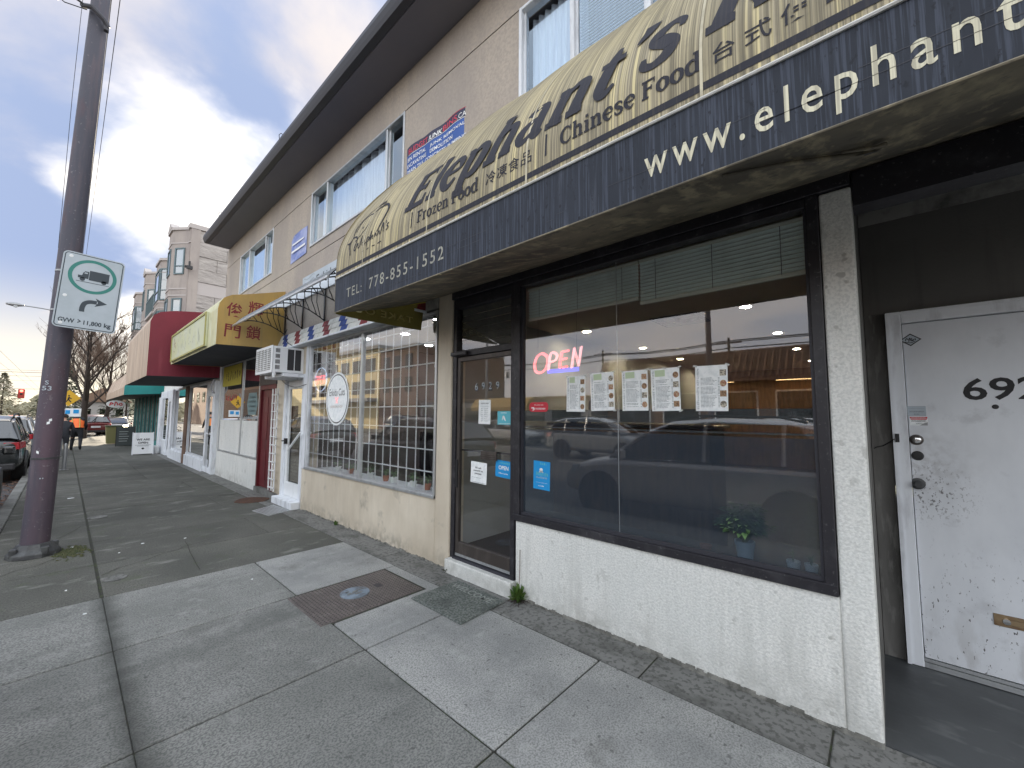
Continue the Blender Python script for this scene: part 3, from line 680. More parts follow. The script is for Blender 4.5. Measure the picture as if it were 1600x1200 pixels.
# rooms behind the upper windows
for a, b in UW:
    P(MB().box(D + 2.2, D + 2.3, a - .3, b + .3, 3.25, 5.9), 'room_wall', 'room_dark')
for i, y in enumerate((3.3, 8.2, 11.9)):
    P(MB().box(D + .15, D + 2.2, y - .05, y + .05, 3.25, 5.9), 'partition', 'room_dark')
# lace curtain and slatted blind in the near upper window
def curtain(name, y0, y1, x, z0, z1, mat, label, amp=.018, per=.075):
    m = MB(); n = int((y1 - y0) / .0125); top = []; 
    for i in range(n + 1):
        y = y0 + (y1 - y0) * i / n; dx = amp * math.sin(y / per * 6.283 + 1.3 * math.sin(y * 5)) 
        m.v += [(x + dx, y, z0), (x + dx, y, z1)]
    for i in range(n): m.f.append((2 * i, 2 * i + 2, 2 * i + 3, 2 * i + 1)); m.mi.append(0)
    o = m.build(name, mat, recalc=False, smooth=True); 
    return tag(origin(o, (x, (y0 + y1) / 2, z0)), label, 'curtain')
curtain('curtain', 1.72, 2.33, D + .16, ZW0 - .1, ZW1 - .03, 'curtain', 'pale lace curtain in the end pane of the upper window right of the banner')
bl = thing('window_blind', 'pale slatted blind behind the upper window above the gold awning', 'blind', (D + .22, 1.0, ZW0))
sl = None
for i in range(34):
    z = ZW0 - .05 + i * .029
    if sl is None: sl = MB().hexa([(D + .11, -.7, z), (D + .135, -.7, z + .012), (D + .135, 1.77, z + .012), (D + .11, 1.77, z), (D + .11, -.7, z + .002), (D + .135, -.7, z + .014), (D + .135, 1.77, z + .014), (D + .11, 1.77, z + .002)]).build('slat', 'curtain', bl); z0_ = z
    else:
        c = sl.copy(); col.objects.link(c); c.parent = bl; c.location = (0, 0, z - z0_)
curtain('curtain', 4.8, 7.15, D + .16, ZW0 - .1, ZW1 + .02, 'curtain', 'plain pale curtain behind the wide middle upper window', .03, .22)
curtain('curtain', 9.2, 11.45, D + .16, ZW0 - .1, ZW1 + .02, 'curtain', 'plain pale curtain behind the farthest upper window', .03, .25)

# ---- ground floor masonry
P(MB().box(D, D + .22, .06, .197, -.02, 2.76), 'pillar', 'stucco_white', bevel=.012, seg=2)
P(MB().box(D + .004, D + .16, .197, 2.40, -.02, .645), 'knee_wall', 'stucco_white', bevel=.008)
P(MB().box(D, D + .20, 3.305, 3.54, -.02, 2.86), 'pier', 'stucco_beige', bevel=.012, seg=2)
P(MB().box(D + .003, D + .16, 3.54, 7.02, -.02, .665), 'knee_wall', 'stucco_beige', bevel=.006)
P(MB().box(D + .001, D + .2, 7.02, 7.14, -.02, 2.3), 'pier', 'stucco_beige', bevel=.006)
g = MB()
rg = random.Random(5)
for (a, b) in ((.06, 2.405), (3.30, 7.05)):
    y = a
    while y < b:
        l = rg.uniform(.02, .07); h = rg.uniform(.003, .022)
        g.box(D - .004 - rg.uniform(0, .006), D + .01, y, min(b, y + l), -.015, h); y += l * rg.uniform(.6, 1.0)
P(g, 'grime_line', 'stucco_grime')['kind'] = 'stuff'
P(MB().box(D + .02, D + .16, -3.05, .055, 2.655, 2.84), 'beam', 'black_frame')
P(MB().box(D - .012, D + .17, .062, 3.304, 2.765, 2.858), 'header', 'black_frame', bevel=.004)
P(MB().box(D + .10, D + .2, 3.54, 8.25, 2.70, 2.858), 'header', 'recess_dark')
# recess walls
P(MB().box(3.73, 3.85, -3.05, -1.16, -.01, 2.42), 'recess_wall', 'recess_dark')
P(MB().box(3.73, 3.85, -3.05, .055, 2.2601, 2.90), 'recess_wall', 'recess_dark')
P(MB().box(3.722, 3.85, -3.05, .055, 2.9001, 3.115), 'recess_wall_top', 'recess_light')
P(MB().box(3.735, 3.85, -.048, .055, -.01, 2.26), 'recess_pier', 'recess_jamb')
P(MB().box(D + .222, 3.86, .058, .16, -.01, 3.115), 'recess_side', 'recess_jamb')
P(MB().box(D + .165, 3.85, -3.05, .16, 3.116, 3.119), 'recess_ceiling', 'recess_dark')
# white door in the recess: frame, leaf, furniture, lettering
X = 3.705
fr = P(MB().box(X - .01, X + .05, -.128, -.052, 0, 2.255).box(X - .01, X + .05, -1.155, -1.08, 0, 2.255).box(X - .01, X + .05, -1.08, -.128, 2.175, 2.255), 'door_frame', 'white_trim', bevel=.004)
MB().box(X - .018, X - .0105, -.072, -.052, 0, 2.25).box(X - .018, X - .0105, -1.155, -.072, 2.235, 2.25).build('architrave', 'white_trim', fr)
dr = P(MB().box(X + .012, X + .055, -1.076, -.132, .055, 2.170), 'entrance_door', 'white_door', bevel=.003)
MB().box(X, X + .06, -1.08, -.128, .0, .03).box(X + .004, X + .02, -1.076, -.132, .034, .052).build('sill', 'alu', fr)
XD = X + .012
def round_lock(z, y, name, mats, r=.028):
    o = MB().lathe([(0.0, -.012), (r * .55, -.014), (r * .62, -.010)], (XD - .004, y, z), 20, 'x').build(name + '_face', mats[1], None)
    return o
lk = MB().lathe([(.0, -.022), (.016, -.022), (.018, -.016), (.030, -.012), (.034, -.0005)], (XD, -.163, 1.408), 24, 'x').build('deadbolt', 'bronze_frame', dr, smooth='auto')
MB().lathe([(0.0, -.026), (.019, -.024), (.021, -.0225)], (XD, -.163, 1.408), 20, 'x').box(XD - .028, XD - .026, -.165, -.161, 1.400, 1.416).build('keyhole', 'chrome', dr, smooth='auto')
MB().lathe([(0.0, -.016), (.022, -.014), (.030, -.0005)], (XD, -.163, 1.306), 20, 'x').build('blanking_plate', 'black', dr, smooth='auto')
MB().lathe([(0, -.060), (.018, -.060), (.026, -.050), (.024, -.036), (.012, -.028), (.012, -.012), (.034, -.008), (.036, -.0005)], (XD, -.156, 1.128), 24, 'x').build('knob', 'pole_base', dr, smooth='auto')
MB().box(XD - .003, XD - .0002, -.122, -.134, 1.10, 1.155).build('strike', 'black', dr)
MB().lathe([(0, -.006), (.010, -.006), (.014, -.0002)], (XD, -.507, 1.618), 16, 'x').build('peephole', 'black', dr, smooth='auto')
ms = MB().box(XD - .006, XD - .0003, -.83, -.43, .352, .418).build('mail_slot', 'brass', dr, bevel=.002)
MB().box(XD - .014, XD - .0065, -.78, -.47, .368, .402).build('flap', 'brass', ms, bevel=.004)
MB().lathe([(0, -.012), (.016, -.010), (.018, -.0005)], (XD - .006, -.478, .385), 14, 'x').build('pull', 'chrome', ms, smooth='auto')
text('number', '692', on_x(XD - .0015, -.382, 1.664), .19, 'ink', dr, off=.003, width=.315, height=.135)
# stickers on the white door
def poster(name, label, cat, x, y, z, w, h, mat='paper', th=.001, tilt=0.0, group=None, rounded=0):
    t = thing(name, label, cat, (x, y, z), group)
    f = on_x(x - th, y + w / 2, z, tilt)
    c = [f(0, 0), f(w, 0), f(w, h), f(0, h)]
    if rounded:
        c = []
        for (cx, cy, a0) in ((w - rounded, rounded, -90), (w - rounded, h - rounded, 0), (rounded, h - rounded, 90), (rounded, rounded, 180)):
            for k in range(5): a = R(a0 + 22.5 * k); c.append(f(cx + math.cos(a) * rounded, cy + math.sin(a) * rounded))
    m = MB(); n = len(c); m.v = [tuple(p) for p in c] + [(p[0] + th * .9, p[1], p[2]) for p in c]
    m.f = [tuple(range(n))] + [tuple(range(n, 2 * n))[::-1]] + [(i, n + i, n + (i + 1) % n, (i + 1) % n) for i in range(n)]; m.mi = [0] * len(m.f)
    m.build('sheet', mat, t)
    g = on_x(x - th - .0006, y + w / 2, z, tilt)
    return t, g
def rect(m, g, u0, u1, v0, v1): m.poly([g(u0, v0), g(u1, v0), g(u1, v1), g(u0, v1)])
def lines(t, g, rows, mat='ink_grey', name='print'):
    m = MB()
    for (u0, u1, v, h) in rows: rect(m, g, u0, u1, v, v + h)
    return m.build(name, mat, t, recalc=False)
def squiggle(t, g, u0, u1, v, h, mat='ink_grey', seed=0, name='print'):
    """a run of tiny marks, as unreadable small print shows"""
    r = random.Random(seed); m = MB(); u = u0
    while u < u1:
        w = r.uniform(.25, .6) * h; rect(m, g, u, min(u1, u + w), v, v + h * r.uniform(.5, 1)); u += w + r.uniform(.15, .5) * h
    return m.build(name, mat, t, recalc=False)
t, g = poster('notice_sticker', 'thin grey-edged clear sticker above the red warning sticker on the white door', 'sticker', XD - .0005, -.173, 1.563, .086, .062, 'sign_face', .0006)
lines(t, g, [(.004, .08, .048, .0012), (.008, .078, .030, .001)]); squiggle(t, g, .01, .076, .024, .004, 'ink', 1); squiggle(t, g, .03, .055, .009, .004, 'ink', 2)
lines(t, g, [(.002, .084, .0595, .0008), (.002, .084, .001, .0008)], 'ink')
t, g = poster('warning_sticker', 'red and white WARNING sticker with a torn corner above the door lock', 'sticker', XD - .0005, -.180, 1.50, .082, .056, 'paper', .0008)
lines(t, g, [(.001, .081, .046, .0098)], 'sticker_red', 'header'); text('lettering', 'WARNING', lambda u, v: tuple(Vector(g(u + .006, v + .0475)) + Vector((-.0004, 0, 0))), .01, 'white_ink', t, width=.066, height=.0068)
lines(t, g, [(.004, .078, .038, .006)], 'red_ink', 'header'); squiggle(t, g, .006, .074, .031, .004, 'ink', 4); squiggle(t, g, .006, .074, .025, .004, 'ink', 5); squiggle(t, g, .03, .06, .010, .005, 'ink', 6)
m = MB(); m.poly([g(.045, .001), g(.081, .001), g(.081, .022), g(.068, .018)]); m.build('torn_corner', 'grey_metal', t, recalc=False)
t, g = poster('diamond_decal', 'small black and white diamond shaped decal high on the white door', 'sticker', XD - .0005, -.168, 2.03, .001, .001, 'paper', .0006)
f = on_x(XD - .0012, -.168, 2.062)
m = MB(); m.poly([f(-.052, 0), f(0, -.042), f(.052, 0), f(0, .042)]); m.build('border', 'ink', t, recalc=False)
f2 = on_x(XD - .0017, -.168, 2.062)
m = MB(); m.poly([f2(-.043, 0), f2(0, -.034), f2(.043, 0), f2(0, .034)]); m.build('field', 'sign_face', t, recalc=False)
f3 = on_x(XD - .0022, -.168, 2.062)
m = MB()
for q in ([(-.024, -.004, .005), (-.018, .010, .005), (-.010, .002, .005)], [(-.008, -.012, .005), (-.003, .012, .005), (.004, -.010, .005)], [(.006, .012, .004), (.010, -.008, .005), (.018, .004, .005)], [(-.026, -.012, .004), (0, -.02, .004), (.022, -.010, .004)], [(.022, .008, .004), (.024, -.006, .005)]): ribbon(m, q, f3)
m.build('emblem', 'ink', t, recalc=False)
tag(origin(MB().box(X - .030, X - .0185, -.0825, -.0625, 1.39, 1.445).box(X - .034, X - .0305, -.078, -.067, 1.398, 1.437).build('doorbell', 'black', None), (X - .02, -.0725, 1.39)), 'small dark doorbell button on the white door frame', 'doorbell')
m = MB().tube([(X - .02, -.058, 1.41), (X - .005, -.03, 1.385), (3.727, .0, 1.36), (3.728, .03, 1.352), (3.73, .045, 1.34)], .0035, 5)
tag(m.build('bell_wire', 'black', None), 'short black wire running from the doorbell to the wall', 'wire')
# light fitting under the awning
lf = thing('ceiling_light', 'unlit round glass lamp under the ceiling of the white door recess', 'lamp', (3.0, -.62, 2.84))
MB().box(2.92, 3.08, -.72, -.54, 2.80, 2.86).build('mount', 'black', lf, bevel=.01)
MB().lathe([(.03, .10), (.05, .09), (.055, .04), (.07, .0), (.066, -.045), (.04, -.075), (0, -.083)], (3.0, -.62, 2.76), 18).build('globe', 'recess_light', lf, smooth=True)

# ---- main shop window
f = MB()
fa, fb, z0, z1 = .200, 2.402, .648, 2.762
f.box(D - .012, D + .08, fa, fa + .055, z0, z1).box(D - .012, D + .08, fb - .055, fb + .012, z0, z1)
f.box(D - .016, D + .085, fa, fb + .012, z0 - .004, z0 + .052).box(D - .006, D + .08, fa + .055, fb - .055, z1 - .055, z1 - .001)
wn_ = P(f, 'shop_window', 'black_frame', bevel=.004)
f = MB().box(D + .012, D + .05, fa + .0555, fb - .0555, z0 + .0525, z0 + .075).box(D + .012, D + .05, fa + .0555, fa + .070, z0 + .0755, z1 - .056).box(D + .012, D + .05, fb - .07, fb - .0555, z0 + .0755, z1 - .056)
f.build('glazing_bead', 'gutter_dark', wn_)
GX = D + .032
ya, yb = fa + .0702, fb - .0702
MB().box(GX, GX + .005, ya, yb, z0 + .0755, 1.432).build('frosted_pane', 'glass_film', wn_)
MB().box(GX, GX + .005, ya, yb, 1.4321, z1 - .056).build('pane', 'glass_main', wn_)
MB().box(GX + .0055, GX + .0065, ya, yb, 1.505, 1.598).build('frosted_band', 'glass_band', wn_)
MB().box(GX + .0055, GX + .0065, ya, yb, 1.447, 1.459).build('frosted_line', 'glass_band', wn_)
MB().box(GX - .0006, GX + .0056, 1.423, 1.426, z0 + .0755, z1 - .056).build('glass_joint', 'alu', wn_)
# restaurant room
P(MB().box(D + .17, 12.0, .17, 3.45, -.03, .135), 'room_floor', 'room_floor')
P(MB().box(D + .21, 12.0, 3.45, 3.53, .135, 2.74), 'room_wall', 'room_wall')
P(MB().box(3.86, 12.0, .08, .165, .135, 2.74), 'room_wall', 'room_dark')
P(MB().box(11.9, 12.0, .17, 3.45, .135, 2.74), 'room_wall', 'wood_warm')
P(MB().box(D + .21, 12.0, .17, 3.53, 2.741, 2.86), 'ceiling', 'ceiling')
P(MB().box(D + .162, D + .4, .225, 2.40, .136, .668), 'window_ledge', 'room_dark')
n = 0
for xi, x in enumerate((4.85, 6.67, 8.45, 10.4)):
    for y in (1.02, 3.0):
        n += 1
        t = thing('downlight', 'round warm downlight in the restaurant ceiling, %s row from the window, %s side' % (('first', 'second', 'third', 'fourth')[xi], 'pillar' if y < 2 else 'door'), 'ceiling light', (x, y, 2.74), 'downlights in the restaurant ceiling')
        MB().lathe([(.07, -.001), (.075, -.012), (.055, -.014), (.055, -.001)], (x, y, 2.74), 20).build('ring', 'white_paint', t)
        MB().lathe([(0, -.006), (.054, -.006)], (x, y, 2.74), 20).build('bulb', 'lamp_glow', t)
t = thing('air_vent', 'square slatted vent in the restaurant ceiling', 'vent', (5.0, 1.75, 2.735))
MB().box(4.75, 5.3, 1.50, 2.05, 2.725, 2.739).build('frame', 'dark_plastic', t, bevel=.004)
for i in range(5): MB().box(4.79 + i * .1, 4.83 + i * .1, 1.54, 2.01, 2.712, 2.7245).build('slat', 'recess_light', t)
t = thing('counter', 'dark counter inside the restaurant', 'counter', (4.6, 2.3, .135))
MB().box(4.45, 4.95, 1.3, 3.3, .136, 1.42).build('body', 'wood_warm', t, bevel=.01)
MB().box(4.38, 5.0, 1.25, 3.35, 1.421, 1.46).build('top', 'black_gloss', t, bevel=.006)
for (y, c, mt, lab, r, h) in ((3.05, 'pot', 'chrome', 'shiny steel pot on the restaurant counter', .06, .11), (2.50, 'pot', 'food_b', 'small patterned teapot on the restaurant counter', .06, .12)):
    t = thing('pot', lab, c, (4.6, y, 1.461))
    MB().lathe([(r * .8, 0), (r, .02), (r, h * .8), (r * .7, h), (0, h)], (4.6, y, 1.461), 16).build('body', mt, t, smooth='auto')
    MB().tube([(4.6, y, 1.461 + h), (4.6, y, 1.461 + h + .05)], .009, 6).build('lid_knob', 'dark_plastic', t)
t = thing('faucet', 'tall curved tap standing on the restaurant counter', 'tap', (4.65, 2.82, 1.461))
MB().tube(catmull([(4.65, 2.84, 1.461), (4.65, 2.84, 1.70), (4.65, 2.81, 1.75), (4.65, 2.75, 1.73), (4.65, 2.73, 1.66)]), .014, 8).build('spout', 'dark_plastic', t, smooth='auto')
# slatted blinds drawn up at the top of the window
def blind(y0, y1, z0, z1, label, x=D + .10):
    t = thing('slatted_blind', label, 'blind', (x, (y0 + y1) / 2, z1))
    k = 0; first = None; z = z0 + .03
    while z < z1 - .02:
        if first is None:
            first = MB().hexa([(x + .014, y0, z), (x, y0, z + .019), (x, y1, z + .019), (x + .014, y1, z), (x + .0155, y0, z + .001), (x + .0015, y0, z + .020), (x + .0015, y1, z + .020), (x + .0155, y1, z + .001)]).build('slat', 'blind', t); zf = z
        else:
            c = first.copy(); col.objects.link(c); c.parent = t; c.location = (0, 0, z - zf); c.rotation_euler = (0, random.uniform(-.05, .05) * 0, 0)
        z += .0265
    MB().box(x - .006, x + .02, y0, y1, z0, z0 + .026).build('bottom_rail', 'blind_rail', t, bevel=.004)
    MB().box(x - .008, x + .03, y0, y1, z1 - .02, z1).build('head_rail', 'blind_rail', t)
    m = MB()
    for f_ in (.12, .5, .88): m.tube([(x - .006, y0 + (y1 - y0) * f_, z0 + .02), (x - .006, y0 + (y1 - y0) * f_, z1)], .0016, 4)
    m.build('cord', 'gutter_dark', t)
blind(1.282, 2.335, 2.405, 2.70, 'grey slatted blind drawn up over the half of the shop window next to the door')
blind(.272, 1.268, 2.365, 2.70, 'grey slatted blind drawn up in the half of the shop window beside the pillar')
# neon OPEN sign
ns = thing('neon_open_sign', 'glowing pink neon OPEN sign inside the restaurant window', 'neon sign', (GX + .03, 1.98, 1.9))
fn = on_x(GX + .03, 2.245, 1.915, R(3))
Lw = {'O': [[(.0, .5), (.08, .86), (.30, 1.0), (.52, .8), (.56, .45), (.46, .12), (.25, 0), (.06, .14), (0, .5)]],
      'P': [[(.0, 0), (.06, .95), (.34, .95), (.46, .74), (.34, .5), (.05, .46)]],
      'E': [[(.42, .96), (.08, .96), (.03, .5), (.02, .04), (.40, .02)], [(.04, .5), (.34, .52)]],
      'N': [[(.0, 0), (.08, .98), (.36, .06), (.44, 1.0)]]}
x_ = 0
for ch, w_, k_, mt in (('O', .165, 1.0, 'neon_red'), ('P', .115, .86, 'neon_pink'), ('E', .125, .84, 'neon_red'), ('N', .12, .98, 'neon_pink')):
    m = MB(); H_ = .165 * k_; dz = .165 * (1 - k_) * .55
    for st in Lw[ch]:
        for off_ in ((0, 0), (.012, .004)):
            pts = [fn(x_ + p[0] * w_ * 1.55 + p[1] * .02 + off_[0], p[1] * H_ + off_[1] + dz) for p in st]
            if off_[0] and ch in 'E': pass
            m.tube(catmull(pts, 4) if ch in 'OP' else pts, (.0078), 6)
    m.build('letter', mt, ns); x_ += w_ * .90 + .010
m = MB(); a_ = fn(.14, -.012); b_ = fn(.46, .018)
m.box(a_[0] + .012, a_[0] + .02, a_[1], b_[1], a_[2], a_[2] + .035); m.build('light_bar', 'neon_blue', ns)
for i in range(4):
    p = fn(.30 + i * .045, .012); MB().lathe([(0, -.004), (.006 + .002 * (i % 2), -.003), (.007, 0)], p, 10, 'x').build('lamp', 'banner_dark', ns)
for y in (2.2, 1.8): MB().tube([(GX + .035, y, 2.05), (GX + .035, y, 2.40)], .0012, 4).build('chain', 'gutter_dark', ns)
# five menus taped inside the glass
MENU = [(1.79, 1.585, .175, .285, 'a', 'menu sheet nearest the neon sign, leftmost of the five in the window'), (1.548, 1.588, .20, .29, 'b', 'menu sheet with a wide green heading, second from the neon sign'), (1.289, 1.588, .195, .288, 'c', 'middle one of the five menu sheets in the window'),
        (1.068, 1.585, .195, .29, 'd', 'menu sheet to the left of the one without a green heading'), (.782, 1.586, .19, .288, 'e', 'menu sheet without a green heading, nearest the white pillar')]
for i, (y, z, w, h, k, lab) in enumerate(MENU):
    t, g = poster('menu_sheet', 'white ' + lab, 'menu', GX - .0004, y, z, w, h, 'paper', .0008, R([-1, 1.2, .5, 1.0, -.6][i]), 'menu sheets taped in the restaurant window')
    if k != 'e': lines(t, g, [(.028, .028 + (.05 if k == 'a' else .07), h - .055, .045)], 'green_ink', 'heading')
    for (tu, tv) in ((.0, h), (w, h), (w * .5, h))[:2 + i % 2] + ((w, 0),) * (i % 2):
        m = MB(); aa = R(random.Random(i * 9 + int(tu * 100)).uniform(-30, 30)); m.poly([tuple(Vector(g(tu + math.cos(aa + q) * .014, tv + math.sin(aa + q) * .014)) + Vector((-.0003, 0, 0))) for q in (.4, 2.74, 3.54, 5.88)])
        m.build('tape', 'tape', t, recalc=False)
    gv = (lambda g: (lambda u, v: g(.021 - v, .012 + u)))(g)
    text('lettering', "ELEPHANT'S KITCHEN", gv, .02, 'ink_grey', t, space=1.1, width=h - .03, height=.011)
    r = random.Random(i * 7); m = MB(); v = h - .075
    while v > .02:
        u = .032
        if r.random() < .18: v -= .006
        e_ = w - .062 + r.uniform(-.03, 0)
        while u < e_:
            ww = r.uniform(.006, .02); rect(m, g, u, min(e_, u + ww), v, v + .0028); u += ww + .003
        rect(m, g, w - .056, w - .046, v, v + .0028)
        v -= .0085
    m.build('print', 'ink_grey', t, recalc=False)
    for q in range(4):
        vv = h - .05 - q * .065; mt = ['food_a', 'food_b', 'food_c'][(i + q) % 3]
        f = (lambda g: lambda u, v: g(u, v))(g)
        m = MB()
        if (i + q) % 2: m.poly([f(w - .026 + math.cos(a * .449) * .019, vv + math.sin(a * .449) * .021) for a in range(14)])
        else: rect(m, g, w - .045, w - .008, vv - .018, vv + .020)
        m.build('food_photo', mt, t, recalc=False)
t, g = poster('delivery_sticker', 'rounded red delivery sticker inside the window beside the door', 'sticker', GX - .0004, 2.165, 1.583, .205, .082, 'sticker_red', .0008, rounded=.03)
text('lettering', 'We deliver with', lambda u, v: g(u + .055, v + .054), .02, 'white_ink', t, width=.10)
text('lettering', 'DOORDASH', lambda u, v: g(u + .07, v + .020), .02, 'white_ink', t, off=.0005, width=.105)
m = MB(); ribbon(m, [(.022, .033, .006), (.045, .034, .012), (.055, .026, .012), (.048, .016, .008), (.036, .016, .006)], g); m.build('emblem', 'white_ink', t, recalc=False)
t, g = poster('blue_sticker', 'blue sticker with a small white figure low in the shop window beside the door', 'sticker', GX - .0004, 2.135, .935, .175, .235, 'sticker_blue', .0008, R(-1.5))
for (v, s_, a) in ((.205, 21, .025), (.115, 23, .022), (.128, 24, .02)): squiggle(t, g, .03 if v < .2 else .07, .155 if v < .2 else .135, v, a, 'sticker_teal', s_)
squiggle(t, g, .035, .145, .092, .016, 'sign_face', 27)
m = MB(); m.poly([g(.082 + math.cos(a * .6283) * .018, .163 + math.sin(a * .6283) * .016) for a in range(10)]); ribbon(m, [(.06, .142, .006), (.082, .150, .014), (.104, .142, .006)], g); m.build('figure', 'white_ink', t, recalc=False)
squiggle(t, g, .03, .15, .055, .004, 'white_ink', 25); squiggle(t, g, .055, .115, .026, .010, 'white_ink', 26)
# pots on the inside ledge
def potted(name, label, x, y, z, r, h, mat, leaves=0, lr=.1, lh=.1, lm='leaf_dark', cat='plant pot', group=None):
    t = thing(name, label, cat, (x, y, z), group)
    MB().lathe([(r * .72, 0), (r * .95, h * .8), (r, h * .8), (r * 1.02, h), (r * .9, h), (r * .85, h * .85), (0, h * .85)], (x, y, z), 20).build('pot', mat, t, smooth='auto')
    if leaves:
        rr = random.Random(int(y * 1000)); m = MB(); st = MB()
        for i in range(leaves):
            a = rr.uniform(0, 6.28); el = rr.uniform(.1, 1.4); q = rr.uniform(.35, 1)
            p = Vector((x + math.cos(a) * math.cos(el) * lr * q, y + math.sin(a) * math.cos(el) * lr * q, z + h + lh * .25 + math.sin(el) * lh * q))
            d = Vector((math.cos(a), math.sin(a), rr.uniform(-.7, .3))).normalized(); s_ = rr.uniform(.022, .04) * lr / .11
            sd = d.cross(Vector((0, 0, 1))).normalized() * s_ * .33; up_ = Vector((0, 0, s_ * .12))
            m.poly([p, p + d * s_ * .5 + sd + up_, p + d * s_ * 1.3, p + d * s_ * .5 - sd + up_])
            if i % 5 == 0: st.tube([(x, y, z + h * .8), ((x + p.x) / 2, (y + p.y) / 2, (z + h + p.z) / 2 + .01), tuple(p)], .0016, 4)
        m.build('foliage', lm, t, recalc=False); st.build('stem', lm, t)
    return t
LZ = .669
potted('potted_plant', 'bushy green plant in a pale blue pot behind the frosted shop window', D + .16, .655, LZ, .055, .125, 'pot_blue', 420, .145, .19, cat='potted plant')
potted('flower_pot', 'small empty terracotta pot behind the frosted shop window', D + .14, .875, LZ, .036, .06, 'terracotta')
potted('white_pot', 'white pot farthest from the frame corner, of three behind the frosted glass', D + .12, .405, LZ, .033, .075, 'pot_white', 30, .035, .05, group='three small white pots in the window corner')
potted('white_pot', 'middle one of the three white pots behind the frosted glass', D + .12, .322, LZ, .033, .075, 'pot_white', 30, .035, .05, group='three small white pots in the window corner')
potted('white_pot', 'white pot tight in the window corner beside the pillar', D + .115, .25, LZ, .03, .075, 'pot_white', 20, .03, .04, group='three small white pots in the window corner')

# ---- glass door of the restaurant
a, b = 2.418, 3.3035
f = MB().box(D + .02, D + .11, b - .055, b, .12, 2.76).box(D + .0, D + .11, a, a + .045, .12, 2.76)
f.box(D + .02, D + .11, a + .045, b - .055, 2.155, 2.215).box(D + .02, D + .11, a + .045, b - .055, 2.665, 2.76)
df = P(f, 'door_frame', 'black_frame', bevel=.003)
P(MB().box(D - .055, D + .13, a - .012, b - .004, -.02, .125), 'threshold', 'stucco_white', bevel=.012, seg=2)
MB().box(D - .0, D + .11, a + .045, b - .055, .1255, .142).build('sill', 'gutter_dark', df)
MB().box(D + .06, D + .066, a + .045, b - .055, 2.2155, 2.6645).build('transom_pane', 'glass_main', df)
t = thing('transom_blind', 'old slatted blind lowered behind the glass above the restaurant door', 'blind', (D + .10, 2.86, 2.66))
first = None
for i in range(6):
    z = 2.235 + i * .072
    if first is None: first = MB().hexa([(D + .085, a + .05, z), (D + .10, a + .05, z + .066), (D + .10, b - .06, z + .066), (D + .085, b - .06, z), (D + .083, a + .05, z + .001), (D + .098, a + .05, z + .068), (D + .098, b - .06, z + .068), (D + .083, b - .06, z + .001)]).build('slat', 'recess_dark', t)
    else: c = first.copy(); col.objects.link(c); c.parent = t; c.location = (0, 0, i * .072)
# leaf
da, db = a + .049, b - .059
st_ = .042
f = MB().box(D + .035, D + .078, da, da + st_ * .6, .148, 2.15).box(D + .035, D + .078, db - st_, db, .148, 2.15)
f.box(D + .035, D + .078, da + st_ * .6, db - st_, 2.105, 2.15).box(D + .035, D + .078, da + st_ * .6, db - st_, .148, .285)
leaf = P(f, 'glass_door', 'bronze_frame', bevel=.003)
MB().box(D + .054, D + .060, da + st_ * .6, db - st_, .2855, 2.1045).build('pane', 'glass_main', leaf)
MB().box(D + .028, D + .0345, da + .01, db - .01, .152, .175).build('weather_strip', 'alu', leaf)
MB().box(D + .018, D + .0345, db - .032, db - .006, .82, 1.10).build('handle', 'black', leaf, bevel=.004)
MB().box(D + .082, D + .096, da, db, 1.188, 1.203).build('push_bar', 'black_frame', leaf)
MB().box(D + .02, D + .034, da + .19, da + .40, 1.13, 1.21).box(D + .012, D + .0195, da + .20, da + .39, 1.143, 1.15).box(D + .012, D + .0195, da + .20, da + .39, 1.160, 1.167).box(D + .012, D + .0195, da + .20, da + .39, 1.177, 1.184).build('letter_plate', 'bronze_frame', leaf)
MB().box(D - .03, D + .018, 3.05, 3.29, 2.16, 2.20).build('door_closer', 'black_frame', leaf, bevel=.006)
MB().tube([(D + .12, 3.1, 2.16), (D + .22, 2.85, 2.135), (D + .13, 2.62, 2.13)], .008, 6).build('closer_arm', 'gutter_dark', leaf)
for i, ch in enumerate('6929'):
    yy = 2.995 - i * .098
    text('number', ch, on_x(D + .0505, yy, 1.795), .1, 'ink', leaf, off=.006, height=.083, width=.052)
    text('number_face', ch, on_x(D + .0492, yy - .008, 1.801), .1, 'sign_face', leaf, off=-.0005, height=.071, width=.038)
XG = D + .0535
t, g = poster('hours_notice', 'white sheet of opening hours taped high on the glass door', 'notice', XG, 2.855, 1.468, .165, .235, 'paper', .0008, R(-1))
squiggle(t, g, .03, .14, .195, .008, 'ink', 31); lines(t, g, [(.02, .15, .17, .0015), (.02, .15, .205, .0015)])
for q in range(7): squiggle(t, g, .035, .06, .145 - q * .0195, .007, 'ink_grey', 40 + q); squiggle(t, g, .08, .13, .145 - q * .0195, .007, 'ink_grey', 50 + q)
t, g = poster('teal_sticker', 'small teal sticker with a white mark high on the glass door', 'sticker', XG, 2.59, 1.465, .17, .125, 'sticker_teal', .0008)
squiggle(t, g, .045, .12, .105, .012, 'white_ink', 61); squiggle(t, g, .015, .16, .006, .008, 'white_ink', 62)
m = MB(); ribbon(m, [(.06, .04, .004), (.075, .075, .018), (.09, .055, .02), (.105, .035, .006)], g); m.build('emblem', 'white_ink', t, recalc=False)
t, g = poster('cash_notice', 'white sheet with three bold lines taped low on the glass door', 'notice', XG, 2.93, .895, .225, .205, 'paper', .0008, R(-2))
for (s_, v, w_) in (('NO cash', .140, .085), ('overnight on', .112, .13), ('premises', .084, .095)): text('lettering', s_, (lambda v, g: lambda u, w: g(u + .105 + 0, w + v))(v, g), .03, 'ink', t, off=.0006, width=w_, align='C')
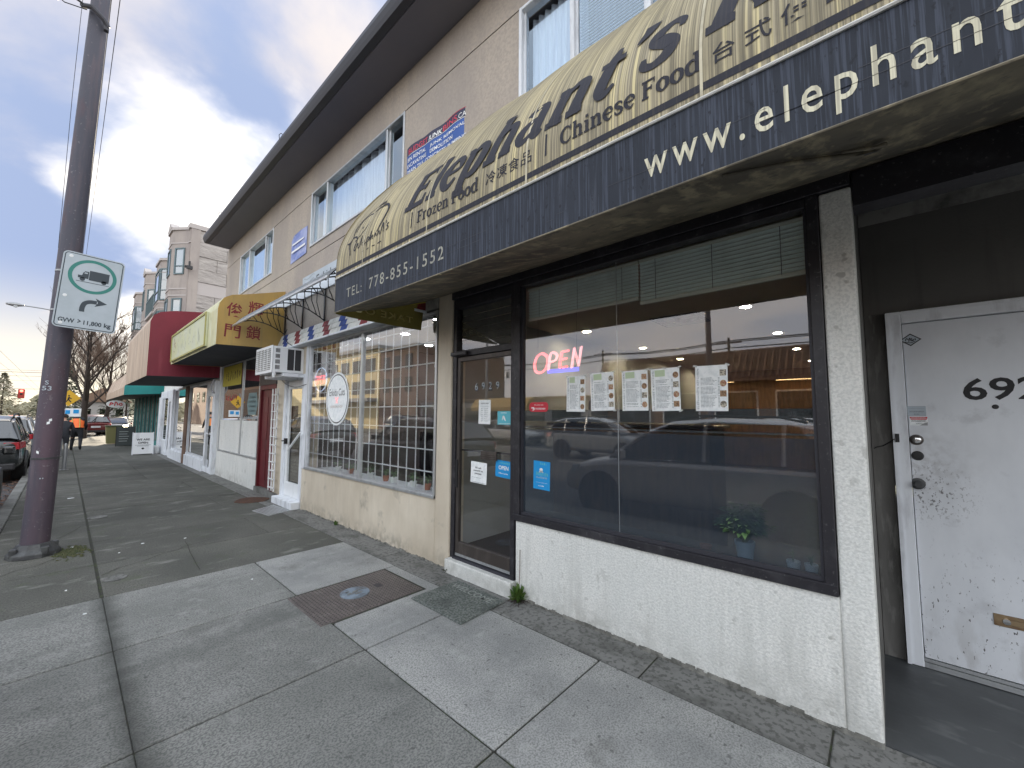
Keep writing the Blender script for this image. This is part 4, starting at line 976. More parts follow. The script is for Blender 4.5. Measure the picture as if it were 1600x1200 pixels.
squiggle(t, g, .02, .15, .05, .006, 'ink_grey', 64); squiggle(t, g, .02, .21, .006, .006, 'ink_grey', 65)
t, g = poster('open_sticker', 'bright blue OPEN sticker low on the glass door', 'sticker', XG, 2.60, .985, .20, .155, 'sticker_blue', .0008, R(-3))
text('lettering', 'OPEN', lambda u, v: g(u + .04, v + .072), .05, 'white_ink', t, off=.0015, width=.125)
squiggle(t, g, .05, .19, .125, .022, 'sticker_teal', 66); squiggle(t, g, .045, .16, .032, .014, 'white_ink', 67)
P(MB().box(D + .14, 4.2, 2.42, 3.44, .1355, .145), 'floor_mat', 'black')

# ---------------------------------------------------------------- gold awning of the restaurant
FX, FT, FB = 1.635, 2.815, 2.497
PR = [(FX, FT), (1.645, 3.05), (1.69, 3.22), (1.77, 3.40), (1.89, 3.60), (2.09, 3.87), (2.36, 4.18), (2.684, 4.46)]
PC = [(p.x, p.y) for p in catmull([(x, z, 0) for x, z in PR], 4)]
SS = [0.0]
for p, q in zip(PC, PC[1:]): SS.append(SS[-1] + math.hypot(q[0] - p[0], q[1] - p[1]))
def prof(s, lift=0.0):
    s = max(-.02, min(SS[-1], s)); i = 0
    while i < len(SS) - 2 and SS[i + 1] < s: i += 1
    a, b = PC[i], PC[i + 1]; t = (s - SS[i]) / (SS[i + 1] - SS[i])
    dx, dz = b[0] - a[0], b[1] - a[1]; l = math.hypot(dx, dz)
    return a[0] + dx * t - dz / l * lift, a[1] + dz * t + dx / l * lift
AY1, AY0 = 3.735, -1.75
aw = thing('shop_awning', 'long curved gold awning with dark lettering over the restaurant', 'awning', (FX, 1.0, FB))
m = MB()
nY = 60; rr = random.Random(2)
cols_ = [AY0 + (AY1 - AY0) * i / nY for i in range(nY + 1)]
for y in cols_:
    for (x, z), s_ in zip(PC, SS):
        # cloth sags a little between the hidden ribs
        w_ = -.006 * (1 - math.cos(2 * math.pi * (AY1 - y - .506) / .92)) * math.sin(math.pi * min(1, s_ / 2.02)) + .003 * math.sin(y * 9.1 + s_ * 4) * math.sin(math.pi * min(1, s_ / 2.02))
        m.v.append((x - w_ * .6 if 0 < s_ < SS[-1] else x, y, z + w_ if 0 < s_ < SS[-1] else z))
k = len(PC)
for i in range(nY):
    for j in range(k - 1): m.f.append((i * k + j, i * k + j + 1, (i + 1) * k + j + 1, (i + 1) * k + j)); m.mi.append(0)
m.build('cover', 'vinyl_gold', aw, smooth=True, recalc=False)
for y0, y1 in ((AY1, AY1 + .006), (AY0 - .006, AY0)):
    MB().prism([(x, z) for x, z in PC] + [(2.684, 2.83), (FX, FB)], 'y', y0, y1).build('end_panel', 'vinyl_gold', aw)
for i in range(6):       # welded seams of the cover, one at each hidden rib, coloured pale for fold highlights
    y = AY1 - .92 * (i + .55); m = MB()
    for (a, b) in zip(range(0, len(PC) - 1), range(1, len(PC))):
        pa, pb = prof(SS[a], .0022), prof(SS[b], .0022); m.poly([(pa[0], y - .006, pa[1]), (pa[0], y + .006, pa[1]), (pb[0], y + .006, pb[1]), (pb[0], y - .006, pb[1])])
    m.build('seam', 'seam_highlight', aw, recalc=False)
MB().box(FX, FX + .006, AY0, AY1, FB, FT - .004).build('valance', 'vinyl_navy', aw)
MB().tube([(FX - .004, AY0, FT), (FX - .004, AY1, FT)], .0075, 6).build('piping', 'white_block', aw)
MB().tube([(FX - .001, AY0, FB), (FX - .001, AY1, FB)], .005, 6).build('hem', 'soffit_vinyl', aw)
# underside, dropping from the wall to the valance, a little baggy
m = MB(); nx, ny = 10, 50
for i in range(nx + 1):
    for j in range(ny + 1):
        u = i / nx; y = AY0 + (AY1 - AY0) * j / ny
        sag = -.022 * math.sin(math.pi * u) * (1 + .5 * math.sin(y * 5.1))
        m.v.append((FX + .008 + (2.672 - FX) * u, y, FB + .004 + (2.832 - FB) * u + sag))
for i in range(nx):
    for j in range(ny): a_ = i * (ny + 1) + j; m.f.append((a_, a_ + 1, a_ + ny + 2, a_ + ny + 1)); m.mi.append(0)
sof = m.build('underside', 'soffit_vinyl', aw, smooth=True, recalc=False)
def sz(x): return FB + (2.832 - FB) * (x - FX) / (2.672 - FX)
ms = MB()
pts = catmull([(1.70, .42, sz(1.70) - .012), (1.80, .24, sz(1.8) - .028), (1.93, .12, sz(1.93) - .036), (2.03, .03, sz(2.03) - .042), (2.075, -.03, sz(2.07) - .04), (2.06, -.06, sz(2.06) - .036), (2.02, -.03, sz(2.02) - .04), (1.93, .06, sz(1.93) - .036)], 4)
ms.tube(pts, [.012 * (.4 + .6 * math.sin(math.pi * (i + .5) / len(pts))) for i in range(len(pts))], 6)
ms.build('fold', 'soffit_vinyl', aw, smooth=True)
MB().poly([(2.01, .06, sz(2.01) - .050), (2.065, -.005, sz(2.06) - .053), (2.072, -.045, sz(2.07) - .05), (2.04, -.02, sz(2.04) - .052)]).build('tear', 'black', aw, recalc=False)
MB().box(FX + .02, FX + .045, AY0 + .05, AY1 - .03, FT + .01, FT + .035).build('frame_rail', 'grey_metal', aw)
def on_aw(y0, s0, lift=.0015, shear=0.0):
    def f(u, v, l=0.0):
        x, z = prof(s0 + v, lift + l); return (x, y0 - u, z)
    return f
slab_text('name_lettering', "Elephant's K", on_aw(2.635, .275), .46, 'vinyl_print', aw, width=2.46, shear=.30, weight=1.12)
slab_text('lettering', 'Frozen Food', on_aw(2.435, .128), .125, 'vinyl_print', aw, width=.655, weight=.9)
slab_text('lettering', 'Chinese Food', on_aw(1.165, .128), .125, 'vinyl_print', aw, width=.70, weight=.9)
text('lettering', '冷凍食品', on_aw(1.715, .135), .1, 'vinyl_print', aw, off=.0006, space=1.12, width=.36, height=.082)
text('lettering', '台式便當', on_aw(.425, .128), .1, 'vinyl_print', aw, off=.0006, space=1.5, width=.43, height=.082)
m = MB()
for y in (2.515, 1.262): 
    f = on_aw(y, .115); m.poly([f(0, 0), f(.013, 0), f(.013, .125), f(0, .125)])
m.build('divider', 'vinyl_print', aw, recalc=False)
m = MB(); f = on_aw(AY1 - .004, 0)
for i in range(30):
    u0_, u1_ = (AY1 - AY0 - .01) * i / 30, (AY1 - AY0 - .01) * (i + 1) / 30
    s0_ = .042 - .012 * i / 30 if i < 18 else .033
    m.poly([f(u0_, .034), f(u1_, .034), f(u1_, .068), f(u0_, .068)])
m.build('line', 'vinyl_print', aw, recalc=False)
# line drawing of an elephant with the name across it
m = MB(); f = on_aw(3.56, .17)
E_ = [
 [(.10, .20, .012), (.08, .34, .016), (.16, .46, .012), (.30, .50, .008)],
 [(.12, .27, .010), (.16, .42, .016), (.30, .45, .018), (.36, .40, .012), (.33, .26, .014), (.22, .16, .012), (.16, .135, .008)],
 [(.34, .44, .010), (.46, .48, .02), (.58, .46, .024), (.66, .36, .024), (.64, .22, .02), (.58, .10, .014)],
 [(.30, .50, .008), (.42, .53, .012), (.52, .525, .012)], [(.20, .495, .006), (.34, .54, .012), (.50, .56, .014)],
 [(.10, .20, .014), (.17, .19, .018), (.20, .13, .016), (.17, .04, .014), (.20, .015, .014)],
 [(.10, .20, .012), (.06, .13, .016), (.085, .05, .016), (.10, -.01, .014)], [(.0, .155, .016), (.05, .15, .014), (.07, .165, .01)],
 [(.20, .02, .012), (.235, .09, .012), (.25, .03, .012), (.28, .035, .008)],
 [(.28, .03, .01), (.30, .16, .012), (.31, .04, .012)], [(.33, .06, .010), (.37, .08, .01), (.35, .03, .012), (.40, .05, .008)],
 [(.41, .0, .01), (.415, .09, .012), (.45, .08, .012), (.43, .04, .01)], [(.46, .04, .01), (.475, .15, .012), (.48, .05, .01), (.51, .09, .012), (.52, .04, .01)],
 [(.55, .05, .01), (.56, .095, .012), (.585, .05, .01)], [(.60, .05, .01), (.62, .10, .012), (.64, .05, .01)], [(.66, .05, .01), (.675, .17, .012), (.70, .06, .01)],
 [(.72, .18, .012), (.73, .14, .008)], [(.78, .13, .01), (.75, .11, .012), (.78, .08, .012), (.745, .055, .01)],
 [(.34, -.04, .008), (.37, -.04, .008)], [(.42, -.04, .008), (.46, -.035, .008)], [(.52, -.035, .008), (.57, -.04, .008)], [(.62, -.04, .008), (.68, -.035, .008)],
 [(.235, .30, .012), (.245, .27, .014)]]
for q in E_:
    ribbon(m, [(u * .92, v * .82, w_ * 1.0) for u, v, w_ in q], f, n=5)
m.build('elephant_drawing', 'vinyl_print', aw, recalc=False)
VX = FX - .0015
text('web_lettering', 'www.elephant', on_x(VX, .712, 2.5805), .2, 'vinyl_letter', aw, off=.0012, space=1.32, width=1.045, height=.178)
text('phone_lettering', 'TEL:', on_x(VX, 3.50, 2.597), .12, 'vinyl_letter2', aw, off=0, space=1.25, width=.275, height=.082)
text('phone_lettering', '778-855-1552', on_x(VX, 3.10, 2.592), .12, 'vinyl_letter2', aw, off=.0006, space=1.3, width=.99, height=.095)
# ghost lines left by an older text on the valance
m = MB(); fg = on_x(VX, 3.2, 2.56)
for (u0_, u1_, v) in ((.42, .85, -.01), (1.12, 1.45, .055), (1.12, 1.5, .10), (1.95, 2.0, .0), (2.02, 2.06, .02), (2.3, 2.55, .055), (2.55, 2.95, .10), (2.9, 3.2, .055), (3.2, 3.6, .10), (2.95, 3.55, .055)): m = MB(); rect(m, fg, u0_, u1_, v, v + .0022); m.build('ghost_line', 'gutter_dark', aw, recalc=False)
# olive flap hanging at the end of the awning, its print showing through reversed
m = MB(); n = 14; yF = AY1 + .03
for i in range(n + 1):
    u = i / n; x = 1.66 + (2.625 - 1.66) * u; dy = .010 * math.sin(u * 9)
    zt = min(2.835, sz(x) + .0) ; zb = 2.497 - .010 * math.sin(math.pi * u)
    for j in range(4): m.v.append((x + (.035 * j / 3) * u, yF + dy * (1 - j / 3), zb + (max(zt, zb + .02) - zb) * j / 3))
for i in range(n):
    for j in range(3): m.f.append((i * 4 + j, i * 4 + j + 1, i * 4 + j + 5, i * 4 + j + 4)); m.mi.append(0)
fl = m.build('flap', 'flap_olive', aw, smooth=True, recalc=False)
text('lettering', 'TAKE OUT', lambda u, v: (2.50 - u, yF - .021, 2.552 + v), .09, 'flap_print', fl, off=.001, space=1.1, width=.78, height=.068)
MB().tube([(1.9, yF - .012, sz(1.9) - .004), (2.66, yF - .012, 2.825)], .012, 6).build('batten', 'lemon', fl)

# ---------------------------------------------------------------- barber shop front
f = MB(); a, b, z0, z1 = 3.545, 7.02, .668, 2.70
f.box(D - .012, D + .06, a, a + .03, z0, z1).box(D - .012, D + .06, b - .03, b, z0, z1).box(D - .02, D + .06, a, b, z0 - .002, z0 + .032).box(D - .008, D + .06, a + .03, b - .03, z1 - .03, z1 - .001).box(D - .006, D + .05, 5.205, 5.255, z0 + .032, z1 - .03)
bw = P(f, 'barber_window', 'alu', bevel=.003)
for y0_, y1_ in ((a + .03, 5.205), (5.255, b - .03)): MB().box(D + .02, D + .026, y0_, y1_, z0 + .0325, z1 - .031).build('pane', 'glass_enkidu', bw)
P(MB().box(D + .18, 8.0, 3.62, 7.08, -.03, .10), 'room_floor', 'room_floor')
P(MB().box(D + .2, 8.0, 3.541, 3.6, .10, 2.85), 'room_wall', 'room_wall')
P(MB().box(D + .2, 8.0, 7.08, 7.14, .10, 2.85), 'room_wall', 'room_dark')
P(MB().box(7.9, 8.0, 3.6, 7.08, .10, 2.85), 'room_wall', 'room_wall')
P(MB().box(D + .2, 8.0, 3.6, 7.08, 2.861, 3.1), 'ceiling', 'ceiling')
P(MB().box(D + .162, D + .42, 3.6, 7.0, .55, .664), 'window_ledge', 'white_trim')
for x, y, wh in ((3.6, 5.6, 'just inside the middle of the window'), (3.4, 6.5, 'close behind the round neon sign'), (4.4, 4.6, 'over the first barber chair'), (4.5, 6.2, 'over the tall-backed second chair'), (5.8, 5.2, 'deep in the middle of the room'), (5.6, 6.6, 'deep beside the far wall'), (3.35, 4.4, 'just inside, nearest the barber pole')):
    t = thing('downlight', 'round cool barber shop ceiling light ' + wh, 'ceiling light', (x, y, 2.86), 'downlights in the barber shop ceiling')
    MB().lathe([(.09, -.001), (.095, -.012), (.075, -.014), (.075, -.001)], (x, y, 2.86), 16).build('ring', 'white_paint', t)
    MB().lathe([(0, -.006), (.074, -.006)], (x, y, 2.86), 16).build('bulb', 'lamp_glow2', t)
# white security bars behind the glass
gr = thing('window_grille', 'white steel security bars behind the barber shop window', 'security grille', (D + .08, 5.28, .7))
y = 3.62; vb = None
while y < 6.95:
    if abs(y - 5.23) > .04:
        if vb is None: vb = MB().tube([(D + .045, y, .71), (D + .045, y, 2.66)], .0072, 6).build('bar', 'white_paint', gr); yv = y
        else: c = vb.copy(); col.objects.link(c); c.parent = gr; c.location = (0, y - yv, 0)
    y += .178
hb = None
for z in (.93, 1.17, 1.41, 1.65, 1.89, 2.13, 2.37, 2.56):
    if hb is None: hb = MB().tube([(D + .035, 3.60, z), (D + .035, 6.96, z)], .0072, 6).build('bar', 'white_paint', gr); zh = z
    else: c = hb.copy(); col.objects.link(c); c.parent = gr; c.location = (0, 0, z - zh)
# oval shop sign on the glass
t = thing('oval_sign', 'white oval barber shop sign with a black outline on the barred window', 'sign', (D + .018, 5.97, 1.40))
ZS = 1.785
def oval(ra, rb, x, name, mat, th=.003):
    MB().prism([(5.975 + math.cos(k_ * math.pi / 24) * ra, ZS + math.sin(k_ * math.pi / 24) * rb) for k_ in range(48)], 'x', x - th, x).build(name, mat, t)
oval(.375, .395, D + .018, 'panel', 'white_paint'); oval(.345, .365, D + .0145, 'outline', 'ink', .001); oval(.330, .350, D + .013, 'field', 'paper', .001)
gg = on_x(D + .0112, 5.975, ZS)
text('lettering', 'Enkidu Cuts', lambda u, v: gg(u, v + .045), .1, 'ink', t, align='C', width=.50, height=.105)
text('lettering', 'BARBERSHOP', lambda u, v: gg(u, v - .135), .1, 'brass', t, align='C', space=1.5, width=.38, height=.035)
m = MB(); ribbon(m, [(-.045, .02, .012), (.03, -.07, .004)], gg); ribbon(m, [(.045, .02, .012), (-.03, -.07, .004)], gg); m.build('scissors', 'neon_red', t, recalc=False)
# round neon sign
t = thing('round_neon_sign', 'small round red and blue neon OPEN sign in the barber shop window', 'neon sign', (D + .05, 6.66, 1.95))
nc = (D + .05, 6.66, 2.11)
MB().tube([(nc[0], nc[1] + math.cos(k_ * .2618) * .225, nc[2] + math.sin(k_ * .2618) * .19) for k_ in range(25)], .007, 6).build('ring', 'neon_white', t)
fn = on_x(D + .045, 6.66 + .185, 2.04)
x_ = 0
for ch in 'OPEN':
    m = MB()
    for st in Lw[ch]: m.tube([fn(x_ + p[0] * .14, p[1] * .135) for p in st], .009, 6)
    m.build('letter', 'neon_red', t); x_ += .095
# small items on the ledge
rl = random.Random(9)
for i in range(9):
    y = 3.72 + i * .33 + rl.uniform(-.08, .08)
    potted('ledge_plant', 'low plant in a %s pot on the barred window ledge, %s from the barber pole' % (['white', 'terracotta', 'white'][i % 3], ['first', 'second', 'third', 'fourth', 'fifth', 'sixth', 'seventh', 'eighth', 'ninth'][i]), D + .26, y, .665, .045, .07, ['pot_white', 'terracotta', 'pot_white'][i % 3], 60, .09, .09, 'leaf_dark', 'potted plant', 'plants on the barber shop ledge')
# barber chair
t = thing('barber_chair', 'black and red barber chair behind the barred window', 'chair', (3.75, 4.35, .10))
MB().lathe([(.28, 0), (.28, .03), (.06, .06), (.05, .35), (0, .35)], (3.75, 4.35, .10), 18).build('base', 'chrome', t, smooth='auto')
MB().box(3.48, 4.02, 4.08, 4.62, .46, .60).build('seat', 'red_block', t, bevel=.04, seg=3)
MB().hexa([(3.50, 4.60, .58), (4.0, 4.60, .58), (4.0, 4.70, .58), (3.50, 4.70, .58), (3.52, 4.74, 1.2), (3.98, 4.74, 1.2), (3.98, 4.84, 1.2), (3.52, 4.84, 1.2)]).build('backrest', 'black_gloss', t, bevel=.03, seg=2)
for x in (3.44, 3.98): MB().box(x, x + .08, 4.12, 4.6, .72, .78).build('armrest', 'black_gloss', t, bevel=.02, seg=2)
MB().hexa([(3.56, 4.0, .2), (3.94, 4.0, .2), (3.94, 4.1, .45), (3.56, 4.1, .45), (3.56, 3.86, .2), (3.94, 3.86, .2), (3.94, 4.06, .48), (3.56, 4.06, .48)]).build('footrest', 'chrome', t)
t = thing('barber_chair', 'second barber chair with a tall black back deeper in the barber shop', 'chair', (4.6, 5.9, .10))
MB().lathe([(.28, 0), (.28, .03), (.06, .06), (.05, .35), (0, .35)], (4.6, 5.9, .10), 18).build('base', 'chrome', t, smooth='auto')
MB().box(4.33, 4.87, 5.63, 6.17, .46, .60).build('seat', 'black_gloss', t, bevel=.04, seg=3)
MB().box(4.36, 4.84, 6.12, 6.24, .58, 1.25).build('backrest', 'black_gloss', t, bevel=.03, seg=2)
# barber pole just inside the window
t = thing('barber_pole', 'small striped barber pole at the right edge of the barred window', 'barber pole', (D + .11, 3.66, 1.6))
MB().lathe([(.03, -.28), (.05, -.25), (.05, -.22), (.036, -.20), (.036, .20), (.05, .22), (.05, .25), (.03, .28), (0, .31)], (D + .11, 3.66, 1.87), 14).build('housing', 'white_paint', t, smooth='auto')
for q in range(5):
    for kk, mt in ((0, 'red_block'), (1, 'blue_block')):
        MB().tube([(D + .11 + math.cos(a_) * .037, 3.66 + math.sin(a_) * .037, 1.70 + q * .075 + kk * .035 + a_ * .010) for a_ in [i * .5 for i in range(8)]], .006, 5).build('stripe', mt, t)

# red, white and blue stepped trim above the barber window
t = thing('stepped_trim', 'stepped white trim with red and blue blocks over the barber shop window', 'shop trim', (D - .08, 6, 2.74))
MB().box(D - .16, D + .005, 3.76, 8.3, 2.700, 2.728).build('shelf', 'white_trim', t, bevel=.003)
MB().box(D - .012, D + .09, 3.546, 8.28, 2.7285, 3.02).build('backing', 'recess_light', t)
ri = random.Random(4)
for r_ in range(3):
    zz = 2.728 + r_ * .095; xo = D - .135 + r_ * .035
    y = 8.28 - (2 - r_) * 0 - [0.0, .0, .0][r_]; cyc = 0; y = 8.30 + .10 * r_; 
    while y > 3.75:
        w_ = .36 if cyc % 2 == 0 else .21
        mt = 'white_block' if cyc % 2 == 0 else ('blue_block' if (cyc // 2) % 2 == 0 else 'red_block')
        y1_ = min(y, 8.28); y0_ = max(y - w_, 3.76)
        if y1_ - y0_ > .03: MB().hexa([(xo, y0_, zz), (D - .013, y0_, zz), (D - .013, y1_, zz), (xo, y1_, zz), (xo + .03, y0_, zz + .09), (D - .013, y0_, zz + .09), (D - .013, y1_, zz + .09), (xo + .03, y1_, zz + .09)]).build('block', mt, t, bevel=.004)
        y -= w_; cyc += 1
tag(origin(MB().tube(catmull([(D - .19, 7.55, 3.02), (D - .2, 7.62, 2.92), (D - .18, 7.55, 2.80), (D - .16, 7.42, 2.735), (D - .17, 7.35, 2.72)], 5), .007, 6).build('cable', 'black', None), (D - .16, 7.4, 2.72)), 'thick black cable looped over the stepped trim above the air conditioner', 'cable')
# white name sign on the upper wall
t = thing('name_sign', 'long white sign with dark lettering on the wall just above the arched canopy', 'sign', (D - .03, 6.4, 3.66))
MB().box(D - .035, D - .001, 5.1, 7.38, 3.655, 3.925).build('panel', 'sign_face', t, bevel=.003)
text('lettering', 'Enkidu Cuts', on_x(D - .0365, 6.79, 3.70), .2, 'ink', t, width=1.25, height=.15)
m = MB(); fsg = on_x(D - .0365, 7.33, 3.70)
for v in (.0, .07, .14): ribbon(m, [(.02, v + .05, .004), (.2, v + .02, .006), (.38, v + .06, .006), (.46, v + .04, .004)], fsg)
m.build('line_drawing', 'ink_grey', t, recalc=False)
# arched canopy on scroll brackets
t = thing('arched_canopy', 'arched translucent canopy on black scroll brackets over the barber shop entrance', 'canopy', (2.3, 6.3, 3.05))
arc = catmull([(1.86, 3.075, 0), (2.0, 3.24, 0), (2.25, 3.43, 0), (2.5, 3.53, 0), (2.688, 3.56, 0)], 5)
CY0, CY1 = 4.45, 8.22
m = MB(); n = len(arc)
for y in (CY0, CY1):
    for p in arc: m.v.append((p.x, y, p.y))
for y in (CY0, CY1):
    for p in arc: m.v.append((p.x, y, p.y + .006))
for i in range(n - 1): m.f += [(i, i + 1, n + i + 1, n + i), (2 * n + i, 3 * n + i, 3 * n + i + 1, 2 * n + i + 1)]; m.mi += [0, 0]
m.build('sheet', 'poly_sheet', t, smooth=True, recalc=False)
MB().box(1.845, 1.868, CY0 - .01, CY1 + .01, 3.055, 3.085).build('front_rail', 'alu', t, bevel=.003)
MB().box(2.66, 2.688, CY0 - .01, CY1 + .01, 3.55, 3.585).build('wall_rail', 'alu', t)
for y in (4.55, 5.62, 6.45, 7.34, 8.17):
    m = MB(); x_w = 2.675
    m.box(x_w - .02, x_w, y - .014, y + .014, 3.02, 3.55)
    m.tube([(p.x + (.02 if i == 0 else 0), y, p.y - .018) for i, p in enumerate(arc[:-1])], .012, 6)
    low = catmull([(1.93, 3.14, 0), (2.12, 3.20, 0), (2.36, 3.18, 0), (2.55, 3.10, 0), (2.67, 3.03, 0)], 5)
    m.tube([(p.x, y, p.y) for p in low], .009, 6)
    for q in range(7):
        i1 = 3 + q * 2; a_ = low[min(len(low) - 1, 2 + int(q * 2.6))]; b_ = arc[min(n - 2, 4 + int(q * 2.1))]
        cx = (a_.x + b_.x) / 2 - .035
        m.tube([(a_.x, y, a_.y), (cx, y, (a_.y + b_.y) / 2), (b_.x, y, b_.y - .02)], .007, 5)
    m.build('bracket', 'black_gloss', t)
# air conditioner above the barber's door
t = thing('air_conditioner', 'white boxed air conditioner sticking out above the barber shop door', 'air conditioner', (2.45, 7.6, 2.2))
ax0, ax1, ay0, ay1, az0, az1 = 2.215, 2.69, 7.25, 8.06, 2.235, 2.665
MB().box(ax0, ax1 + .02, ay0, ay1, az0, az1).build('casing', 'white_paint', t, bevel=.012, seg=2)
m = MB()
for r_ in range(4):
    for q in range(4): m.box(ax0 + .035 + q * .017, ax0 + .045 + q * .017, ay0 - .003, ay0 + .002, az0 + .05 + r_ * .092, az0 + .115 + r_ * .092)
m.build('louvre', 'black', t)
for x0_, x1_ in ((ax0 + .215, ax0 + .315), (ax0 + .330, ax0 + .425)): MB().box(x0_, x1_, ay0 - .004, ay0 + .002, az0 + .045, az1 - .035).build('vent', 'dark_plastic', t)
g_ = MB().box(ax0 - .022, ax0 - .001, ay0 - .005, ay1 + .005, az0 - .01, az1 + .008).build('grille_frame', 'white_paint', t, bevel=.005)
MB().box(ax0 - .026, ax0 - .0225, ay0 + .05, ay1 - .05, az0 + .04, az1 - .04).build('coil', 'grey_metal', g_)
for q in range(10): MB().box(ax0 - .034, ax0 - .0265, ay0 + .045, ay1 - .045, az0 + .05 + q * .034, az0 + .060 + q * .034).build('fin', 'white_paint', g_)
for q in range(4): MB().box(ax0 - .040, ax0 - .0345, ay0 + .15 + q * .17, ay0 + .16 + q * .17, az0 + .04, az1 - .04).build('fin', 'white_paint', g_)
MB().lathe([(0, -.09), (.02, -.085), (.028, -.03), (.028, .02)], (ax0 + .025, ay0 + .02, az0), 10).build('drain', 'white_paint', t, smooth='auto')
MB().box(2.36, 2.70, 7.2, 8.12, 2.17, 2.225).build('support_shelf', 'white_trim', t, bevel=.003)
# the barber's door
P(MB().box(D - .004, D + .10, 7.141, 8.20, 2.235, 2.70), 'transom_panel', 'stucco_beige')
f = MB().box(D - .01, D + .10, 7.141, 7.245, .10, 2.235).box(D - .01, D + .10, 8.0, 8.09, .10, 2.235).box(D - .01, D + .10, 7.245, 8.0, 2.15, 2.235)
df = P(f, 'door_frame', 'white_trim', bevel=.004)
P(MB().box(D - .14, D + .06, 7.16, 8.08, -.02, .11), 'door_step', 'white_trim', bevel=.008)
f = MB().box(D + .03, D + .07, 7.248, 7.345, .115, 2.145).box(D + .03, D + .07, 7.90, 7.997, .115, 2.145).box(D + .03, D + .07, 7.345, 7.90, 2.0, 2.145).box(D + .03, D + .07, 7.345, 7.90, .115, .36)
dl = P(f, 'barber_door', 'white_paint', bevel=.004)
MB().box(D + .045, D + .051, 7.3455, 7.8995, .3605, 1.9995).build('pane', 'glass_enkidu', dl)
MB().box(D + .09, D + .10, 7.36, 7.88, .37, 1.99).build('door_blind', 'food_b', dl)
m = MB()
for q in range(26): m.box(D + .080, D + .0895, 7.37, 7.87, .40 + q * .061, .403 + q * .061)
m.build('blind_cord', 'wood_warm', dl)
MB().tube([(D - .06, 7.10, 1.25), (D - .06, 7.62, .93)], .018, 8).build('grab_bar', 'white_paint', dl, smooth='auto')
MB().box(D - .02, D + .03, 7.92, 7.96, 1.02, 1.12).tube([(D - .02, 7.94, 1.08), (D - .06, 7.94, 1.08), (D - .065, 7.86, 1.08)], .01, 6).build('handle', 'black', dl)
P(MB().box(D + .002, D + .12, 8.09, 8.2, -.02, 2.30), 'pier', 'stucco_beige')
P(MB().box(D - .009, D + .03, 6.975, 7.14, .66, 2.70), 'trim_board', 'white_trim', bevel=.003)
MB().tube(catmull([(D - .012, 8.3, 2.22), (D - .02, 8.0, 2.10), (D - .03, 7.5, 2.02), (D - .02, 7.05, 2.05)], 4), .005, 5).build('cable', 'black', bld)
# folded security gate between the doors
t = thing('security_gate', 'folded white steel security gate standing between the white and the red door', 'security gate', (D - .06, 8.35, .15))
for y in (8.215, 8.345, 8.50): MB().box(D - .075, D - .055, y, y + .018, .15, 2.03).build('post', 'white_paint', t)
for q in range(12): MB().box(D - .080, D - .050, 8.215, 8.518, .20 + q * .155, .212 + q * .155).build('rung', 'white_paint', t)
MB().tube([(D - .08, 8.2, 1.10), (D - .10, 8.05, 1.11)], .008, 6).build('latch', 'black', t)
# red door
f = MB().box(D - .01, D + .12, 8.525, 8.60, .10, 2.13).box(D - .01, D + .12, 9.40, 9.475, .10, 2.13).box(D - .01, D + .12, 8.60, 9.40, 2.04, 2.13)
P(f, 'door_frame', 'maroon_door', bevel=.004)
rd = P(MB().box(D + .03, D + .075, 8.603, 9.397, .11, 2.037), 'red_door', 'maroon_door', bevel=.003)
for y0_, y1_ in ((8.68, 8.96), (9.04, 9.32)):
    for z0_, z1_ in ((.25, .85), (1.05, 1.9)): MB().box(D + .022, D + .0295, y0_, y1_, z0_, z1_).build('panel', 'maroon_door', rd, bevel=.008)
MB().lathe([(0, -.05), (.025, -.045), (.02, -.02), (.03, 0)], (D + .03, 8.66, 1.05), 12, 'x').build('knob', 'brass', rd, smooth='auto')
MB().lathe([(0, -.02), (.025, -.015), (.028, 0)], (D + .03, 8.66, 1.22), 12, 'x').build('deadbolt', 'chrome', rd, smooth='auto')
P(MB().box(D - .02, D + .12, 8.50, 9.48, 2.131, 2.34), 'door_head', 'black_frame')
P(MB().box(D - .03, D + .14, 8.20, 9.50, -.02, .10), 'door_step', 'kerb')
P(MB().box(D + .002, D + .12, 8.20, 8.52, .10, 2.34), 'pier', 'stucco_beige')
P(MB().box(D + .002, D + .12, 8.20, 9.48, 2.341, 2.86), 'transom_panel', 'recess_dark')
# white-walled shop with boarded lower windows
P(MB().box(D, D + .14, 9.48, Y1, -.02, .62), 'knee_wall', 'stucco_white', bevel=.005)
P(MB().box(D, D + .14, 12.66, Y1, .62, 2.859), 'pier', 'stucco_white')
f = MB().box(D - .012, D + .05, 9.485, 9.53, .62, 2.80).box(D - .012, D + .05, 12.60, 12.66, .62, 2.80).box(D - .012, D + .05, 10.72, 10.765, .62, 2.80).box(D - .016, D + .05, 9.53, 12.60, .62, .655).box(D - .012, D + .05, 9.53, 12.60, 2.76, 2.80)
lw = P(f, 'shop_window', 'alu', bevel=.003)
for y0_, y1_ in ((9.53, 10.72), (10.765, 12.60)):
    MB().box(D + .012, D + .02, y0_, y1_, .656, 1.405).build('white_panel', 'stucco_white', lw)
    MB().box(D + .012, D + .018, y0_, y1_, 1.406, 2.759).build('pane', 'glass_shop', lw)
P(MB().box(D + .6, D + .65, 9.5, 12.6, .2, 2.85), 'room_wall', 'room_dark')
t, g = poster('yellow_poster', 'yellow poster with a row of dark characters high in the locksmith window', 'poster', D + .0105, 11.75, 2.24, 1.62, .50, 'lemon', .001)
for q in range(7):
    m = MB(); r_ = random.Random(q)
    for s_ in range(6):
        u_ = .28 + q * .19; ribbon(m, [(u_ + r_.uniform(0, .1), .12 + r_.uniform(0, .26), .02), (u_ + r_.uniform(0, .1), .12 + r_.uniform(0, .26), .02)], g)
    m.build('character', 'ink', t, recalc=False)
